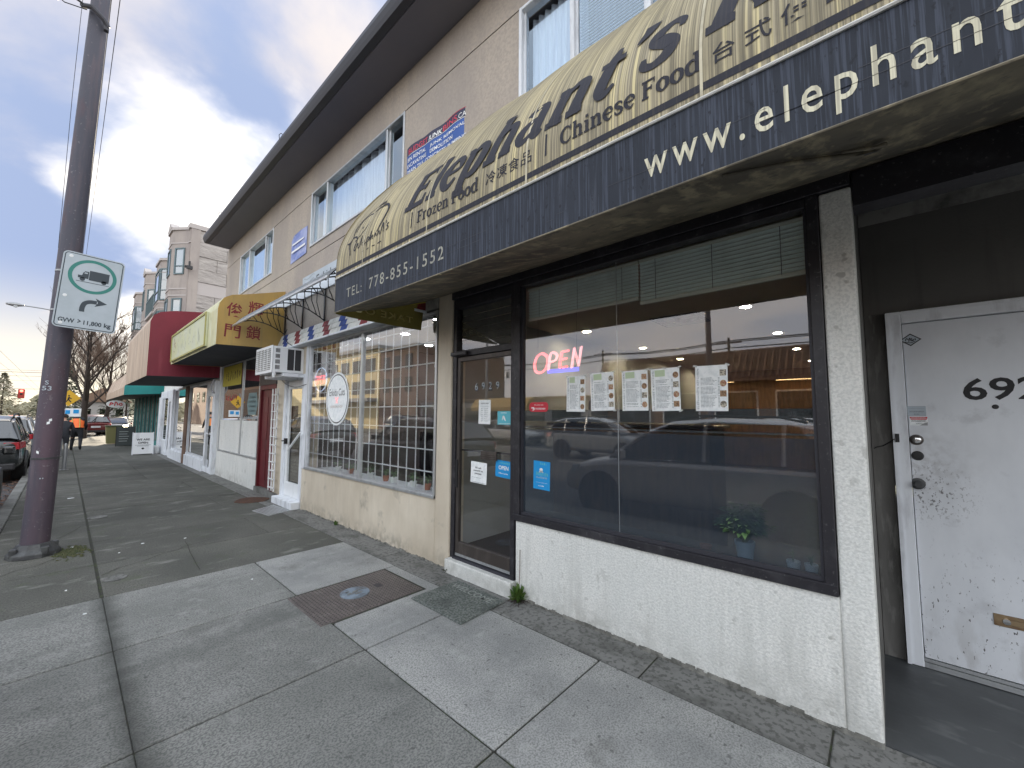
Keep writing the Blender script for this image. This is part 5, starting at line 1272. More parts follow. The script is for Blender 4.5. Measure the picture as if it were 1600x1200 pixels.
t, g = poster('red_lettering_film', 'row of small red characters stuck on the far locksmith pane', 'window lettering', D + .0105, 11.7, 1.9, .01, .01, 'glass_band', .0005)
for q in range(6):
    m = MB(); r_ = random.Random(q + 20); gq = on_x(D + .0095, 12.2, 1.86)
    for s_ in range(5):
        u_ = q * .17; ribbon(m, [(u_ + r_.uniform(0, .12), r_.uniform(0, .16), .02), (u_ + r_.uniform(0, .12), r_.uniform(0, .16), .02)], gq)
    m.build('character', 'red_ink', t, recalc=False)
t, g = poster('dark_poster', 'dark blue-green poster with pale lines in the locksmith window beside the red door', 'poster', D + .0105, 10.12, 1.43, 1.14, .66, 'glass_band', .001)
m = MB(); m.poly([g(.3, .33), g(.42, .58), g(.95, .58), g(1.05, .33), g(.95, .1), g(.42, .1)]); m.build('hexagon', 'hexagon_grey', t, recalc=False)
for q in range(4): squiggle(t, g, .5, .92, .47 - q * .1, .04, 'sign_face', 80 + q)
squiggle(t, g, .1, 1.1, .015, .06, 'sign_face', 90)

# ---------------------------------------------------------------- yellow box awning of the locksmith
t = thing('box_awning', 'yellow box awning with red characters on its near end', 'awning', (1.65, 10.4, 2.73))
yp = [(1.65, 2.735), (1.65, 3.36), (1.67, 3.46), (1.73, 3.56), (1.84, 3.63), (2.1, 3.70), (2.686, 3.885), (2.686, 2.775)]
MB().prism(yp, 'y', 8.30, 8.315).build('near_end', 'gold_paint', t)
MB().prism(yp, 'y', 12.68, 12.695).build('far_end', 'gold_paint', t)
top_ = yp[1:7]
m = MB()
for (a_, b_) in zip(top_, top_[1:]): m.poly([(a_[0], 8.3155, a_[1]), (a_[0], 12.679, a_[1]), (b_[0], 12.679, b_[1]), (b_[0], 8.3155, b_[1])])
m.build('cover', 'yellow_pale', t, smooth=True, recalc=False)
MB().box(1.65, 1.662, 8.3155, 12.679, 2.735, 3.36).build('front', 'yellow_pale', t)
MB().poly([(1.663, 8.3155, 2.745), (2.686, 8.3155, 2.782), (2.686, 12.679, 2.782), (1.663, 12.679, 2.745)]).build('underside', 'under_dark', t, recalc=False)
for (s_, x_, z_) in (('俊', 1.765, 3.275), ('輝', 2.09, 3.36), ('門', 1.755, 2.905), ('鎖', 2.075, 2.92)):
    text('character', s_, on_y(8.2985, x_, z_, R(-3)), .27, 'red_block', t, off=.003, width=.235, height=.25 if s_ != '門' else .23)
sb = thing('front_sign', 'long faded pale sign board on the front of the yellow box awning', 'sign', (1.64, 10.6, 2.78))
MB().box(1.615, 1.649, 8.95, 12.45, 2.77, 3.40).build('board', 'yellow_face', sb, bevel=.004)
f = MB().box(1.600, 1.6145, 8.95, 12.45, 3.36, 3.40).box(1.600, 1.6145, 8.95, 12.45, 2.77, 2.80).box(1.600, 1.6145, 8.95, 8.99, 2.80, 3.36).box(1.600, 1.6145, 12.41, 12.45, 2.80, 3.36).build('trim', 'trim_mustard', sb)
rq = random.Random(77)
for q in range(7):
    m = MB(); fs = on_x(1.6135, 12.1, 2.95)
    for s_ in range(7): u_ = q * .40; a_, b_ = u_ + rq.uniform(0, .25), rq.uniform(0, .28); ribbon(m, [(a_, b_, .02), (a_ + rq.uniform(-.1, .12), b_ + rq.uniform(-.1, .12), .02)], fs)
    m.build('faded_character', 'red_block' if q == 0 else 'faint_mark', sb, recalc=False)

# ---------------------------------------------------------------- single-storey shops beyond
sh = thing('row_shops', 'low row of shops with white-framed glass fronts beyond the locksmith', 'building', (D, 17, 0))
def S(m, n, mt, parent=None, **k): return m.build(n, mt, parent or sh, **k)
XS = 2.60
S(MB().box(XS + .1, 14, 12.80, 21.9, 2.42, 4.25), 'upper_wall', 'stucco_white')
S(MB().box(XS + .05, 14, 12.80, 21.9, 4.251, 4.33), 'roof', 'roof_dark')
S(MB().box(XS, XS + .12, 12.80, 12.98, -.02, 2.42), 'pier', 'white_trim')
S(MB().box(XS + 1.6, XS + 1.7, 12.98, 21.9, 0, 2.42), 'room_wall', 'room_dark')
S(MB().box(XS, XS + 1.6, 21.7, 21.9, 0, 2.42), 'end_wall', 'stucco_white')
def shopwin(y0_, y1_, z0_, z1_, post='white_trim', cols=1, x=XS):
    f = MB().box(x, x + .08, y0_, y0_ + .05, z0_, z1_).box(x, x + .08, y1_ - .05, y1_, z0_, z1_).box(x, x + .08, y0_ + .05, y1_ - .05, z1_ - .06, z1_).box(x - .02, x + .08, y0_ + .05, y1_ - .05, z0_, z0_ + .06)
    w = S(f, 'shop_window', post, bevel=.003)
    MB().box(x + .03, x + .036, y0_ + .05, y1_ - .05, z0_ + .061, z1_ - .061).build('pane', 'glass_shop', w)
    return w
d_ = S(MB().box(XS, XS + .08, 12.98, 13.06, 0, 2.1).box(XS, XS + .08, 13.60, 13.72, 0, 2.1).box(XS, XS + .08, 13.06, 13.60, 2.02, 2.1).box(XS, XS + .08, 13.06, 13.60, 0, .14).box(XS, XS + .08, 13.06, 13.6, 1.0, 1.04), 'shop_door', 'white_trim', bevel=.003)
MB().box(XS + .03, XS + .036, 13.06, 13.6, .141, 2.019).build('pane', 'glass_shop', d_)
MB().tube([(XS - .03, 13.12, .95), (XS - .03, 13.12, 1.15)], .012, 6).build('handle', 'chrome', d_)
S(MB().box(XS, XS + .08, 12.98, 13.72, 2.101, 2.419), 'transom_panel', 'white_trim')
shopwin(13.72, 16.1, .30, 2.419)
S(MB().box(XS - .05, XS + .12, 13.72, 16.1, -.02, .299), 'kick_panel', 'white_trim', bevel=.006)
S(MB().box(XS - .03, XS + .1, 16.1, 16.55, 0, 2.419), 'brown_post', 'brown_roof')
shopwin(16.55, 18.6, .30, 2.419)
S(MB().box(XS - .05, XS + .12, 16.55, 18.6, -.02, .299), 'kick_panel', 'white_trim', bevel=.006)
S(MB().box(XS - .06, XS + .1, 18.6, 18.95, 0, 2.419), 'post', 'white_trim', bevel=.005)
d_ = S(MB().box(XS + .02, XS + .08, 18.95, 19.05, 0, 2.1).box(XS + .02, XS + .08, 19.85, 19.95, 0, 2.1).box(XS + .02, XS + .08, 19.05, 19.85, 2.0, 2.1).box(XS + .02, XS + .08, 19.05, 19.85, 0, .2), 'shop_door', 'white_trim')
MB().box(XS + .04, XS + .046, 19.05, 19.85, .201, 1.999).build('pane', 'glass_shop', d_)
S(MB().box(XS, XS + .08, 18.95, 19.95, 2.101, 2.419), 'transom_panel', 'white_trim')
shopwin(19.95, 21.3, .5, 2.2); S(MB().box(XS, XS + .1, 19.95, 21.3, -.02, .499), 'kick_panel', 'white_trim'); S(MB().box(XS, XS + .1, 19.95, 21.9, 2.201, 2.419), 'transom_panel', 'white_trim')
S(MB().box(XS - .03, XS + .1, 21.3, 21.9, 0, 2.2), 'post', 'white_trim')
MB().tube(catmull([(XS - .02, 12.9, 2.46), (XS - .08, 12.95, 2.25), (XS - .03, 12.92, 2.12), (XS + .0, 12.85, 2.1)], 4), .02, 6).build('pipe', 'grey_metal', sh)
# red awning
t = thing('red_awning', 'deep red awning with a pale stained front beyond the yellow one', 'awning', (1.25, 15.5, 2.46))
rp = [(1.25, 2.455), (1.25, 3.78), (1.30, 3.93), (1.42, 4.03), (1.7, 4.11), (2.69, 4.24), (2.69, 2.50)]
MB().prism(rp, 'y', 12.92, 12.935).build('near_end', 'red_vinyl', t)
MB().prism(rp, 'y', 18.0, 18.015).build('far_end', 'red_vinyl', t)
MB().box(1.25, 1.262, 12.9355, 17.999, 2.455, 3.78).build('front', 'pale_vinyl', t)
m = MB()
for (a_, b_) in zip(rp[1:6], rp[2:6]): m.poly([(a_[0], 12.9355, a_[1]), (a_[0], 17.999, a_[1]), (b_[0], 17.999, b_[1]), (b_[0], 12.9355, b_[1])])
m.build('cover', 'pale_vinyl', t, smooth=True, recalc=False)
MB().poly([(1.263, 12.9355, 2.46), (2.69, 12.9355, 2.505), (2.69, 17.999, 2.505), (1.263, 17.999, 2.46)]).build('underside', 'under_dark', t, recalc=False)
# teal awning and shop
sh2 = thing('teal_shop', 'shop with tall striped teal front under a teal awning, farthest along the row', 'building', (D, 27, 0))
MB().box(XS + .25, 12, 21.92, 33.5, 2.4, 4.4).build('upper_wall', 'apt_stucco', sh2)
MB().box(XS + .28, XS + .4, 21.92, 33.5, 0, 2.4).build('front_wall', 'glass_dark', sh2)
for i in range(30):
    y = 22.1 + i * .37; MB().box(XS + .15, XS + .27, y, y + .10, .1, 2.4).build('mullion', ['teal_vinyl', 'recess_light', 'teal_vinyl', 'gutter_dark'][i % 4], sh2)
MB().box(XS + .12, XS + .30, 21.92, 33.5, 0, .35).build('plinth', 'teal_vinyl', sh2)
t = thing('teal_awning', 'teal green awning beyond the red one', 'awning', (1.75, 27, 2.5))
MB().prism([(1.55, 2.30), (1.55, 2.62), (1.75, 3.3), (2.84, 3.3), (2.84, 2.40)], 'y', 22.6, 22.62).build('near_end', 'teal_vinyl', t)
MB().prism([(1.545, 2.30), (1.545, 2.62), (1.75, 3.31), (2.84, 3.31), (2.84, 3.29), (1.77, 3.28), (1.565, 2.62), (1.565, 2.30)], 'y', 22.621, 33.0).build('cover', 'pale_vinyl', t)
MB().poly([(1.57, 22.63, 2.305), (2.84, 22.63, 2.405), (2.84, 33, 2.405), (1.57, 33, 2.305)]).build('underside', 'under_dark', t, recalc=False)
t = thing('hanging_sign', 'small oval red and white sign hanging under the far awning', 'sign', (1.7, 33.4, 2.2))
MB().prism([(2.0 + math.cos(k_ * .3927) * .42, 2.1 + math.sin(k_ * .3927) * .22) for k_ in range(16)], 'y', 33.6, 33.64).build('panel', 'white_paint', t)
m = MB(); fo = on_y(33.598, 1.72, 2.0)
for q in ([(.02, .0, .05), (.05, .2, .05)], [(.05, .2, .05), (.16, .12, .05), (.06, .08, .05)], [(.22, .0, .05), (.26, .22, .05), (.34, .12, .05), (.36, .02, .05)], [(.46, .02, .05), (.42, .12, .05), (.52, .14, .05), (.54, .04, .05), (.46, .02, .05)]): ribbon(m, q, fo)
m.build('red_script', 'red_ink', t, recalc=False)
MB().box(1.98, 2.0, 33.6, 33.63, 2.32, 2.6).build('hanger', 'black', t)

# ---------------------------------------------------------------- apartment block over the far shops
ap = thing('apartment_block', 'grey-beige apartment block with glazed bays and a rough blank side wall', 'building', (3.2, 30, 4.4))
def A(m, n, mt, parent=None, **k): return m.build(n, mt, parent or ap, **k)
XA = 3.25
A(MB().box(XA, 15, 22.2, 40, 4.41, 9.75), 'wall', 'apt_stucco')
# rough side wall: courses of uneven patches with a smoother band
ra = random.Random(8)
for row in range(9):
    z = 4.5 + row * .58
    if row == 4: A(MB().box(XA + .05, 14.9, 22.17, 22.2, z, z + .56), 'wall_band', 'apt_trim'); continue
    x = XA + .35
    while x < 8:
        w_ = ra.uniform(.5, 1.3); A(MB().box(x, x + w_ - .02, 22.2 - ra.uniform(.02, .055), 22.205, z, z + .56), 'wall_patch', 'apt_rough'); x += w_
A(MB().box(XA + .02, XA + .35, 22.14, 22.2, 4.5, 9.75), 'corner_pier', 'apt_stucco')
A(MB().box(XA - .06, 15.1, 22.12, 40.05, 9.751, 9.95), 'parapet', 'apt_trim')
A(MB().box(XA - .03, 15.05, 22.16, 40.02, 9.1, 9.16), 'moulding', 'apt_trim')
def bay(yc, hw, fr_, xo, ztop, gable):
    """canted bay: yc centre, hw half width at the wall, fr_ half width of the front, xo its distance in x"""
    pl = [(XA + .01, yc - hw), (xo, yc - fr_), (xo, yc + fr_), (XA + .01, yc + hw)]
    b_ = A(MB().prism(pl, 'z', 5.0, ztop), 'bay', 'apt_stucco')
    def band(z0_, z1_, o_, mt='apt_trim', nm='moulding'):
        MB().prism([(XA + .02, yc - hw - o_), (xo - o_, yc - fr_ - o_ * .5), (xo - o_, yc + fr_ + o_ * .5), (XA + .02, yc + hw + o_)], 'z', z0_, z1_).build(nm, mt, b_)
    band(ztop, ztop + .12, .06); band(ztop - .62, ztop - .57, .025); band(7.02, 7.08, .025); band(6.72, 6.78, .025)
    if gable: MB().hexa([(xo - .07, yc - fr_ - .05, ztop + .12), (xo + .22, yc - fr_ - .2, ztop + .12), (xo + .22, yc + fr_ + .2, ztop + .12), (xo - .07, yc + fr_ + .05, ztop + .12), (xo - .07, yc - .12, ztop + .42), (xo + .22, yc - .12, ztop + .42), (xo + .22, yc + .12, ztop + .42), (xo - .07, yc + .12, ztop + .42)]).build('gable', 'apt_trim', b_)
    # windows on the three faces
    def win(p, q, z0_, z1_, t0, t1, rail):
        p, q = Vector(p), Vector(q); d = (q - p); n_ = Vector((d.y, -d.x)).normalized()
        if n_.x > 0 and abs(n_.x) > .01: n_ = -n_
        a_ = p + d * t0; c_ = p + d * t1; e_ = d.normalized()
        def pt(v, off, z): return (v.x + n_.x * off, v.y + n_.y * off, z)
        w = MB()
        def bx(v0, v1, o0, o1, za, zb): w.hexa([pt(v0, o0, za), pt(v1, o0, za), pt(v1, o1, za), pt(v0, o1, za), pt(v0, o0, zb), pt(v1, o0, zb), pt(v1, o1, zb), pt(v0, o1, zb)])
        k_ = .055
        bx(a_, a_ + e_ * k_, .002, .04, z0_, z1_); bx(c_ - e_ * k_, c_, .002, .04, z0_, z1_); bx(a_ + e_ * k_, c_ - e_ * k_, .002, .04, z0_, z0_ + k_); bx(a_ + e_ * k_, c_ - e_ * k_, .002, .04, z1_ - k_, z1_)
        if rail: zz = z0_ + (z1_ - z0_) * .3; bx(a_ + e_ * k_, c_ - e_ * k_, .002, .035, zz, zz + .04)
        o_ = w.build('window', 'apt_frame', ap)
        g2 = MB(); g2.hexa([pt(a_ + e_ * k_, .004, z0_ + k_), pt(c_ - e_ * k_, .004, z0_ + k_), pt(c_ - e_ * k_, .012, z0_ + k_), pt(a_ + e_ * k_, .012, z0_ + k_), pt(a_ + e_ * k_, .004, z1_ - k_), pt(c_ - e_ * k_, .004, z1_ - k_), pt(c_ - e_ * k_, .012, z1_ - k_), pt(a_ + e_ * k_, .012, z1_ - k_)])
        g2.build('pane', 'glass_apt', o_)
    big = not gable
    for z0_, z1_ in ((7.7, 8.9) if gable else (7.15, 8.75), (5.3, 6.62)):
        win(pl[0], pl[1], z0_, z1_, .22 if gable else .06, .78 if gable else .96, True); win(pl[1], pl[2], z0_, z1_, .12 if gable else .04, .88 if gable else .96, big)
    return b_
m_ = M_glass('glass_apt', (.3, .3, .3), 1.6, 2.4, block=((.30, .36, .40), .8))
bay(23.5, 1.15, .45, 2.76, 9.72, True)
bay(26.9, 1.35, .70, 2.76, 9.15, False)
bay(32.5, 1.15, .45, 2.76, 9.85, True)
bay(37.6, 1.35, .70, 2.76, 9.60, False)
MB().box(XA - .5, XA, 28.4, 31.2, 6.85, 6.98).build('balcony', 'apt_trim', ap)
for i in range(9): MB().box(XA - .5, XA - .47, 28.4 + i * .33, 28.43 + i * .33, 6.98, 7.85).build('baluster', 'apt_frame', ap)
MB().box(XA - .5, XA - .44, 28.4, 31.1, 7.85, 7.9).build('rail', 'apt_frame', ap)
t = thing('security_camera', 'small dark bracket fitting on the corner of the nearest apartment bay', 'wall fitting', (XA - .02, 22.25, 8.0))
MB().box(XA - .15, XA + .02, 22.0, 22.13, 7.9, 7.98).build('arm', 'black', t); MB().box(XA - .10, XA + .10, 21.86, 22.0, 7.82, 7.95).box(XA - .02, XA + .04, 22.02, 22.12, 7.98, 8.2).build('housing', 'dark_plastic', t)

# ---------------------------------------------------------------- banner and poster on the upper wall
t = thing('blue_banner', 'blue banner with red and white lettering on the wall above the gold awning', 'banner', (D - .01, 3.65, 4.40))
m = MB(); n = 24; YB0, YB1, ZB0, ZB1 = 4.225, 3.072, 4.462, 4.862
def bz(u): return .035 * math.sin(u * 3.1416) * 0 - .03 * max(0, math.sin((u - .25) * 7)) * (1 if .25 < u < .7 else 0)
def bx_(u, v): return D - .012 - .010 * math.sin(u * 17) * (.4 + .6 * v) - .012 * math.sin(u * 5)
for i in range(n + 1):
    u = i / n
    for j in range(6): v = j / 5; m.v.append((bx_(u, v), YB0 + (YB1 - YB0) * u, ZB0 + (ZB1 + bz(u) - ZB0) * v))
for i in range(n):
    for j in range(5): m.f.append((i * 6 + j, (i + 1) * 6 + j, (i + 1) * 6 + j + 1, i * 6 + j + 1)); m.mi.append(0)
cl = m.build('cloth', 'banner_blue', t, smooth=True, recalc=False)
def fb_(l): 
    def f(u, v):
        uu = u / (YB0 - YB1); return (bx_(uu, max(0, min(1, v / .46))) - l, YB0 - u, ZB0 + (v + bz(uu) * v / .46) * .87)
    return f
m = MB(); fq = fb_(.002)
for i in range(24):
    u0_, u1_ = .003 + 1.147 * i / 24, .003 + 1.147 * (i + 1) / 24
    m.poly([fq(u0_, .335 - .0), fq(u1_, .335), fq(u1_, .458), fq(u0_, .458)])
m.build('dark_panel', 'banner_dark', t, recalc=False)
m = MB()
for (v, h_, a_, b_) in ((.325, .007, .05, 1.08), (.012, .014, .15, 1.0), (.447, .006, .75, 1.1)):
    mm = MB()
    for i in range(16): u0_ = a_ + (b_ - a_) * i / 16; u1_ = a_ + (b_ - a_) * (i + 1) / 16; fz = fb_(.0035); mm.poly([fz(u0_, v), fz(u1_, v), fz(u1_, v + h_), fz(u0_, v + h_)])
    mm.build('stripe', 'white_ink' if v == .325 else 'banner_red', t, recalc=False)
fz = fb_(.004)
text('lettering', 'BUDGET', lambda u, v: fz(u + .05, v + .343), .1, 'banner_red', t, off=.001, width=.40, height=.078)
text('lettering', 'JUNK', lambda u, v: fz(u + v * .2 + .46, v + .343), .1, 'white_ink', t, off=.002, width=.235, height=.085)
text('lettering', 'BINS', lambda u, v: fz(u + .71, v + .343), .1, 'banner_red', t, off=.001, width=.25, height=.078)
text('lettering', '.CA', lambda u, v: fz(u + .965, v + .343), .1, 'white_ink', t, width=.13, height=.065)
for s_, u_, v_, w_ in (('BIN RENTAL', .03, .235, .38), ('JUNK REMOVAL', .50, .235, .58), ('EXCAVATING', .02, .145, .40), ('DEMOLITION', .50, .145, .38), ('DRAIN TILE', .02, .055, .34), ('CONCRETE PUMPING', .40, .055, .70)):
    text('lettering', s_, (lambda u_, v_: lambda u, v: fz(u + u_, v + v_))(u_, v_), .07, 'white_ink', t, off=.0008, width=w_, height=.055)
t = thing('blue_poster', 'small faded blue and white poster on the upper wall between the two farther windows', 'poster', (D - .01, 7.72, 4.36))
MB().poly([(D - .006, 8.10, 4.36), (D - .012, 7.345, 4.385), (D - .006, 7.35, 4.885), (D - .010, 7.62, 4.895), (D - .02, 7.95, 4.87), (D - .006, 8.08, 4.80)]).build('sheet', 'poster_blue', t, recalc=False)
m = MB(); fp = on_x(D - .024, 8.06, 4.38); rect(m, fp, .04, .68, .16, .20); rect(m, fp, .06, .6, .30, .33); m.build('stripe', 'white_ink', t, recalc=False)

# ---------------------------------------------------------------- on the pavement by the restaurant
t = thing('access_cover', 'rusty square steel lid with raised pattern and a round blue-grey disc, set in the pavement', 'utility cover', (1.8, 3.43, 0))
MB().box(1.352, 2.245, 3.110, 3.765, -.02, .004).build('plate', 'steel_lid', t, bevel=.003)
m = MB(); i = 0
for gx in range(30):
    for gy in range(22):
        x, y = 1.372 + gx * .0294, 3.128 + gy * .0296
        if (x - 1.79) ** 2 + (y - 3.46) ** 2 < .135 ** 2: continue
        if gx > 24 and abs(gy - 12) < 2: pass
        a_, b_ = (.0115, .0065) if (gx + gy) % 2 else (.0065, .0115)
        m.poly([(x - a_, y, .0041), (x, y - b_, .0041), (x, y, .0085)]).poly([(x, y - b_, .0041), (x + a_, y, .0041), (x, y, .0085)]).poly([(x + a_, y, .0041), (x, y + b_, .0041), (x, y, .0085)]).poly([(x, y + b_, .0041), (x - a_, y, .0041), (x, y, .0085)])
o = m.build('tread', 'steel_stud', t); o['kind'] = 'stuff'
d_ = MB().lathe([(.122, .0042), (.120, .010), (.112, .0115), (0, .0115)], (1.79, 3.46, 0), 32).build('disc', 'disc_blue', t, smooth='auto')
m = MB(); rr = random.Random(12)
for q in range(16):
    a_ = rr.uniform(-.07, .07); b_ = rr.uniform(-.05, .05); m.box(1.79 + a_, 1.79 + a_ + rr.uniform(.01, .05), 3.46 + b_, 3.46 + b_ + rr.uniform(.006, .02), .0116, .0145)
m.build('raised_mark', 'strip', d_)
MB().box(1.98, 2.04, 3.42, 3.50, .0042, .0055).build('pick_hole', 'black', t)
MB().box(1.33, 2.27, 3.085, 3.107, -.02, -.001).box(1.33, 2.27, 3.768, 3.79, -.02, -.001).box(1.33, 1.349, 3.107, 3.768, -.02, -.001).box(2.248, 2.27, 3.107, 3.768, -.02, -.001).build('rim', 'joint', t)
t = thing('door_mat', 'worn grey WELCOME mat in front of the glass door', 'door mat', (2.31, 2.7, .0))
MB().hexa([(2.065, 2.375, .001), (2.560, 2.39, .001), (2.572, 3.01, .001), (2.06, 3.015, .001), (2.07, 2.38, .014), (2.555, 2.395, .014), (2.567, 3.005, .014), (2.065, 3.01, .014)]).build('body', 'mat_grey', t, bevel=.004, seg=2)
text('lettering', 'WELCOME', lambda u, v: (2.435 + v, 2.955 - u, .0152), .1, 'mat_letter', t, off=.0015, width=.50, height=.075)
t = thing('grating', 'small pale metal grating in the pavement before the white barber shop door', 'utility cover', (2.35, 7.4, 0))
MB().hexa([(2.113, 7.56, -.01), (2.191, 7.0, -.01), (2.56, 7.15, -.01), (2.50, 7.78, -.01), (2.113, 7.56, .004), (2.191, 7.0, .004), (2.56, 7.15, .004), (2.50, 7.78, .004)]).build('frame', 'alu', t)
for q in range(9): f_ = (q + .5) / 9; MB().hexa([(2.12 + .40 * f_, 7.54 + .22 * f_ - .03, .0042)] * 0 + [(2.13 + .38 * f_, 7.545 + .205 * f_, .0042), (2.19 + .35 * f_, 7.03 + .13 * f_, .0042), (2.20 + .35 * f_, 7.035 + .13 * f_, .0042), (2.14 + .38 * f_, 7.55 + .205 * f_, .0042), (2.13 + .38 * f_, 7.545 + .205 * f_, .008), (2.19 + .35 * f_, 7.03 + .13 * f_, .008), (2.20 + .35 * f_, 7.035 + .13 * f_, .008), (2.14 + .38 * f_, 7.55 + .205 * f_, .008)]).build('bar', 'grey_metal', t)
m = MB(); rr = random.Random(6); pts = [(2.37 + math.cos(a * .52) * .27 * rr.uniform(.8, 1.1), 8.50 + math.sin(a * .52) * .30 * rr.uniform(.8, 1.1)) for a in range(12)]
tag(origin(m.prism(pts, 'z', -.005, .003).build('rust_patch', 'rust'), (2.37, 8.5, 0)), 'rust-brown stained patch on the pavement below the red door', 'stain')
t = thing('round_cover', 'small round metal cover in the dark pavement by the long joint', 'utility cover', (.40, 5.42, 0))
MB().lathe([(.085, -.002), (.085, .003), (.07, .003), (.068, .0005), (0, .0005)], (.41, 5.42, 0), 24).build('lid', 'strip', t, smooth='auto')
t = thing('round_cover', 'round metal cover farther along the dark pavement, level with the red door', 'utility cover', (.42, 8.75, 0))
MB().lathe([(.11, -.002), (.11, .003), (.09, .003), (.088, .0005), (0, .0005)], (.42, 8.75, 0), 24).build('lid', 'strip', t, smooth='auto')
# weeds at the wall
def weed(name, label, x, y, n, r, h, mat='leaf_green', dry=0):
    t = thing(name, label, 'weed', (x, y, 0)); rr = random.Random(int(x * 991 + y * 77)); m = MB(); st = MB()
    for i in range(n):
        a_ = rr.uniform(0, 6.28); q = rr.uniform(.2, 1); tip = Vector((x + math.cos(a_) * r * q, y + math.sin(a_) * r * q, h * rr.uniform(.25, 1) * (1.15 - q * .5))); b_ = Vector((x + rr.uniform(-.02, .02), y + rr.uniform(-.02, .02), 0))
        mid = (tip + b_) / 2 + Vector((0, 0, h * .12)); d = (tip - b_).normalized(); sd = d.cross(Vector((0, 0, 1)));  sd = sd.normalized() * rr.uniform(.006, .013) if sd.length > .01 else Vector((.008, 0, 0))
        m.poly([b_ - sd * .3, b_ + sd * .3, mid + sd, mid - sd]); m.poly([mid - sd, mid + sd, tip + sd * .9, tip + d * .012, tip - sd * .9])
    m.build('leaves', mat, t, recalc=False)
    if dry:
        for i in range(dry):
            a_ = rr.uniform(0, 6.28); q = rr.uniform(.3, 1.3) * r
            st.tube([(x, y, .005), (x + math.cos(a_) * q * .5, y + math.sin(a_) * q * .5, .03 * rr.random()), (x + math.cos(a_) * q, y + math.sin(a_) * q, .006)], .0018, 4)
        st.build('dead_stems', 'bark', t)
weed('weed', 'tuft of green weeds at the foot of the white wall beside the door step', 2.635, 2.31, 70, .085, .155, dry=40)
weed('weed', 'tiny weed growing at the foot of the beige wall below the barred window', 2.655, 5.75, 16, .035, .07)
weed('weed', 'scrap of low weeds between the beige pier and the door step', 2.655, 3.27, 14, .05, .035, 'moss', 12)
t = thing('stalk', 'thin dry stalk leaning up the white wall above the weeds', 'weed', (2.68, 2.33, .1))
MB().tube([(2.665, 2.33, .1), (2.680, 2.335, .25), (2.676, 2.33, .41)], .003, 5).build('stem', 'twig', t)
# moss around the pole foot
t = thing('moss_patch', 'patch of moss and debris on the pavement beside the foot of the pole', 'moss', (.12, 6.85, 0))
rr = random.Random(21); m = MB()
for i in range(260):
    x = .13 + rr.gauss(0, .07); y = 6.78 + rr.gauss(0, .12); s_ = rr.uniform(.008, .022)
    m.poly([(x - s_, y, .001), (x, y - s_, .001), (x, y, .001 + s_ * .7)]).poly([(x, y - s_, .001), (x + s_, y, .001), (x, y, .001 + s_ * .7)]).poly([(x + s_, y, .001), (x, y + s_, .001), (x, y, .001 + s_ * .7)]).poly([(x, y + s_, .001), (x - s_, y, .001), (x, y, .001 + s_ * .7)])
m.build('clumps', 'moss', t); t['kind'] = 'stuff'

# ---------------------------------------------------------------- the tall pole with its traffic sign
pl = thing('utility_pole', 'tall dark purplish steel pole at the kerb carrying the truck route sign', 'pole', (-.137, 6.93, 0))
def pc(z): return Vector((-.137 + (.107 + .015) * z / 6.6, 6.93, z))
N = 12; m = MB()
zs = [0, .5, 1.6, 3.2, 4.8, 6.6, 8.2, 9.6]
m.tube([pc(z) for z in zs], [.112 - .0042 * z for z in zs], N)
m.build('shaft', 'pole_paint', pl, smooth='auto')
m = MB(); a0 = 0
m.lathe([(.205, -.004), (.20, .045), (.165, .075), (.135, .125), (.128, .135)], (-.137, 6.93, 0), 10)
m.build('base_collar', 'pole_base', pl, bevel=.008, seg=2)
for a_ in (.5, 2.1, 3.7, 5.2): MB().box(-.137 + math.cos(a_) * .17 - .03, -.137 + math.cos(a_) * .17 + .03, 6.93 + math.sin(a_) * .17 - .03, 6.93 + math.sin(a_) * .17 + .03, .02, .11).build('bolt_cover', 'pole_base', pl, bevel=.012, seg=2)
text('stencil', 'S', on_y(6.822, -.170, 1.865), .1, 'sign_face', pl, off=.001, width=.028, height=.045)
text('stencil', '53', on_y(6.820, -.188, 1.80), .1, 'sign_face', pl, off=.001, width=.07, height=.05)
MB().box(-.145, -.135, 6.818, 6.822, .83, .842).box(-.125, -.117, 6.818, 6.822, .83, .842).build('mark', 'sign_face', pl)
for z in (2.72, 3.18, 1.05):
    c_ = pc(z); r_ = .112 - .0042 * z
    MB().lathe([(r_ + .001, -.010), (r_ + .0035, -.010), (r_ + .0035, .010), (r_ + .001, .010)], tuple(c_), 20).build('steel_band', 'grey_metal' if z > 2 else 'pole_base', pl)
rs = random.Random(44)
for i in range(26):          # staples and scraps left by old posters
    z = rs.uniform(.9, 2.3); c_ = pc(z); a_ = rs.uniform(-2.6, -.6); r_ = .1125 - .0042 * z; q_ = Vector((c_.x + math.cos(a_) * r_, c_.y + math.sin(a_) * r_, z)); tx = Vector((-math.sin(a_), math.cos(a_), rs.uniform(-.5, .5))); big = i % 9 == 0
    w_ = .012 if big else .005; h_ = .014 if big else .0012; n_ = Vector((math.cos(a_), math.sin(a_), 0)) * .0012
    MB().poly([q_ + n_ - tx * w_ - Vector((0, 0, h_)), q_ + n_ + tx * w_ - Vector((0, 0, h_)), q_ + n_ + tx * w_ * .8 + Vector((0, 0, h_)), q_ + n_ - tx * w_ + Vector((0, 0, h_))]).build('poster_scrap' if big else 'staple', 'paper' if big else 'grey_metal', pl, recalc=False)
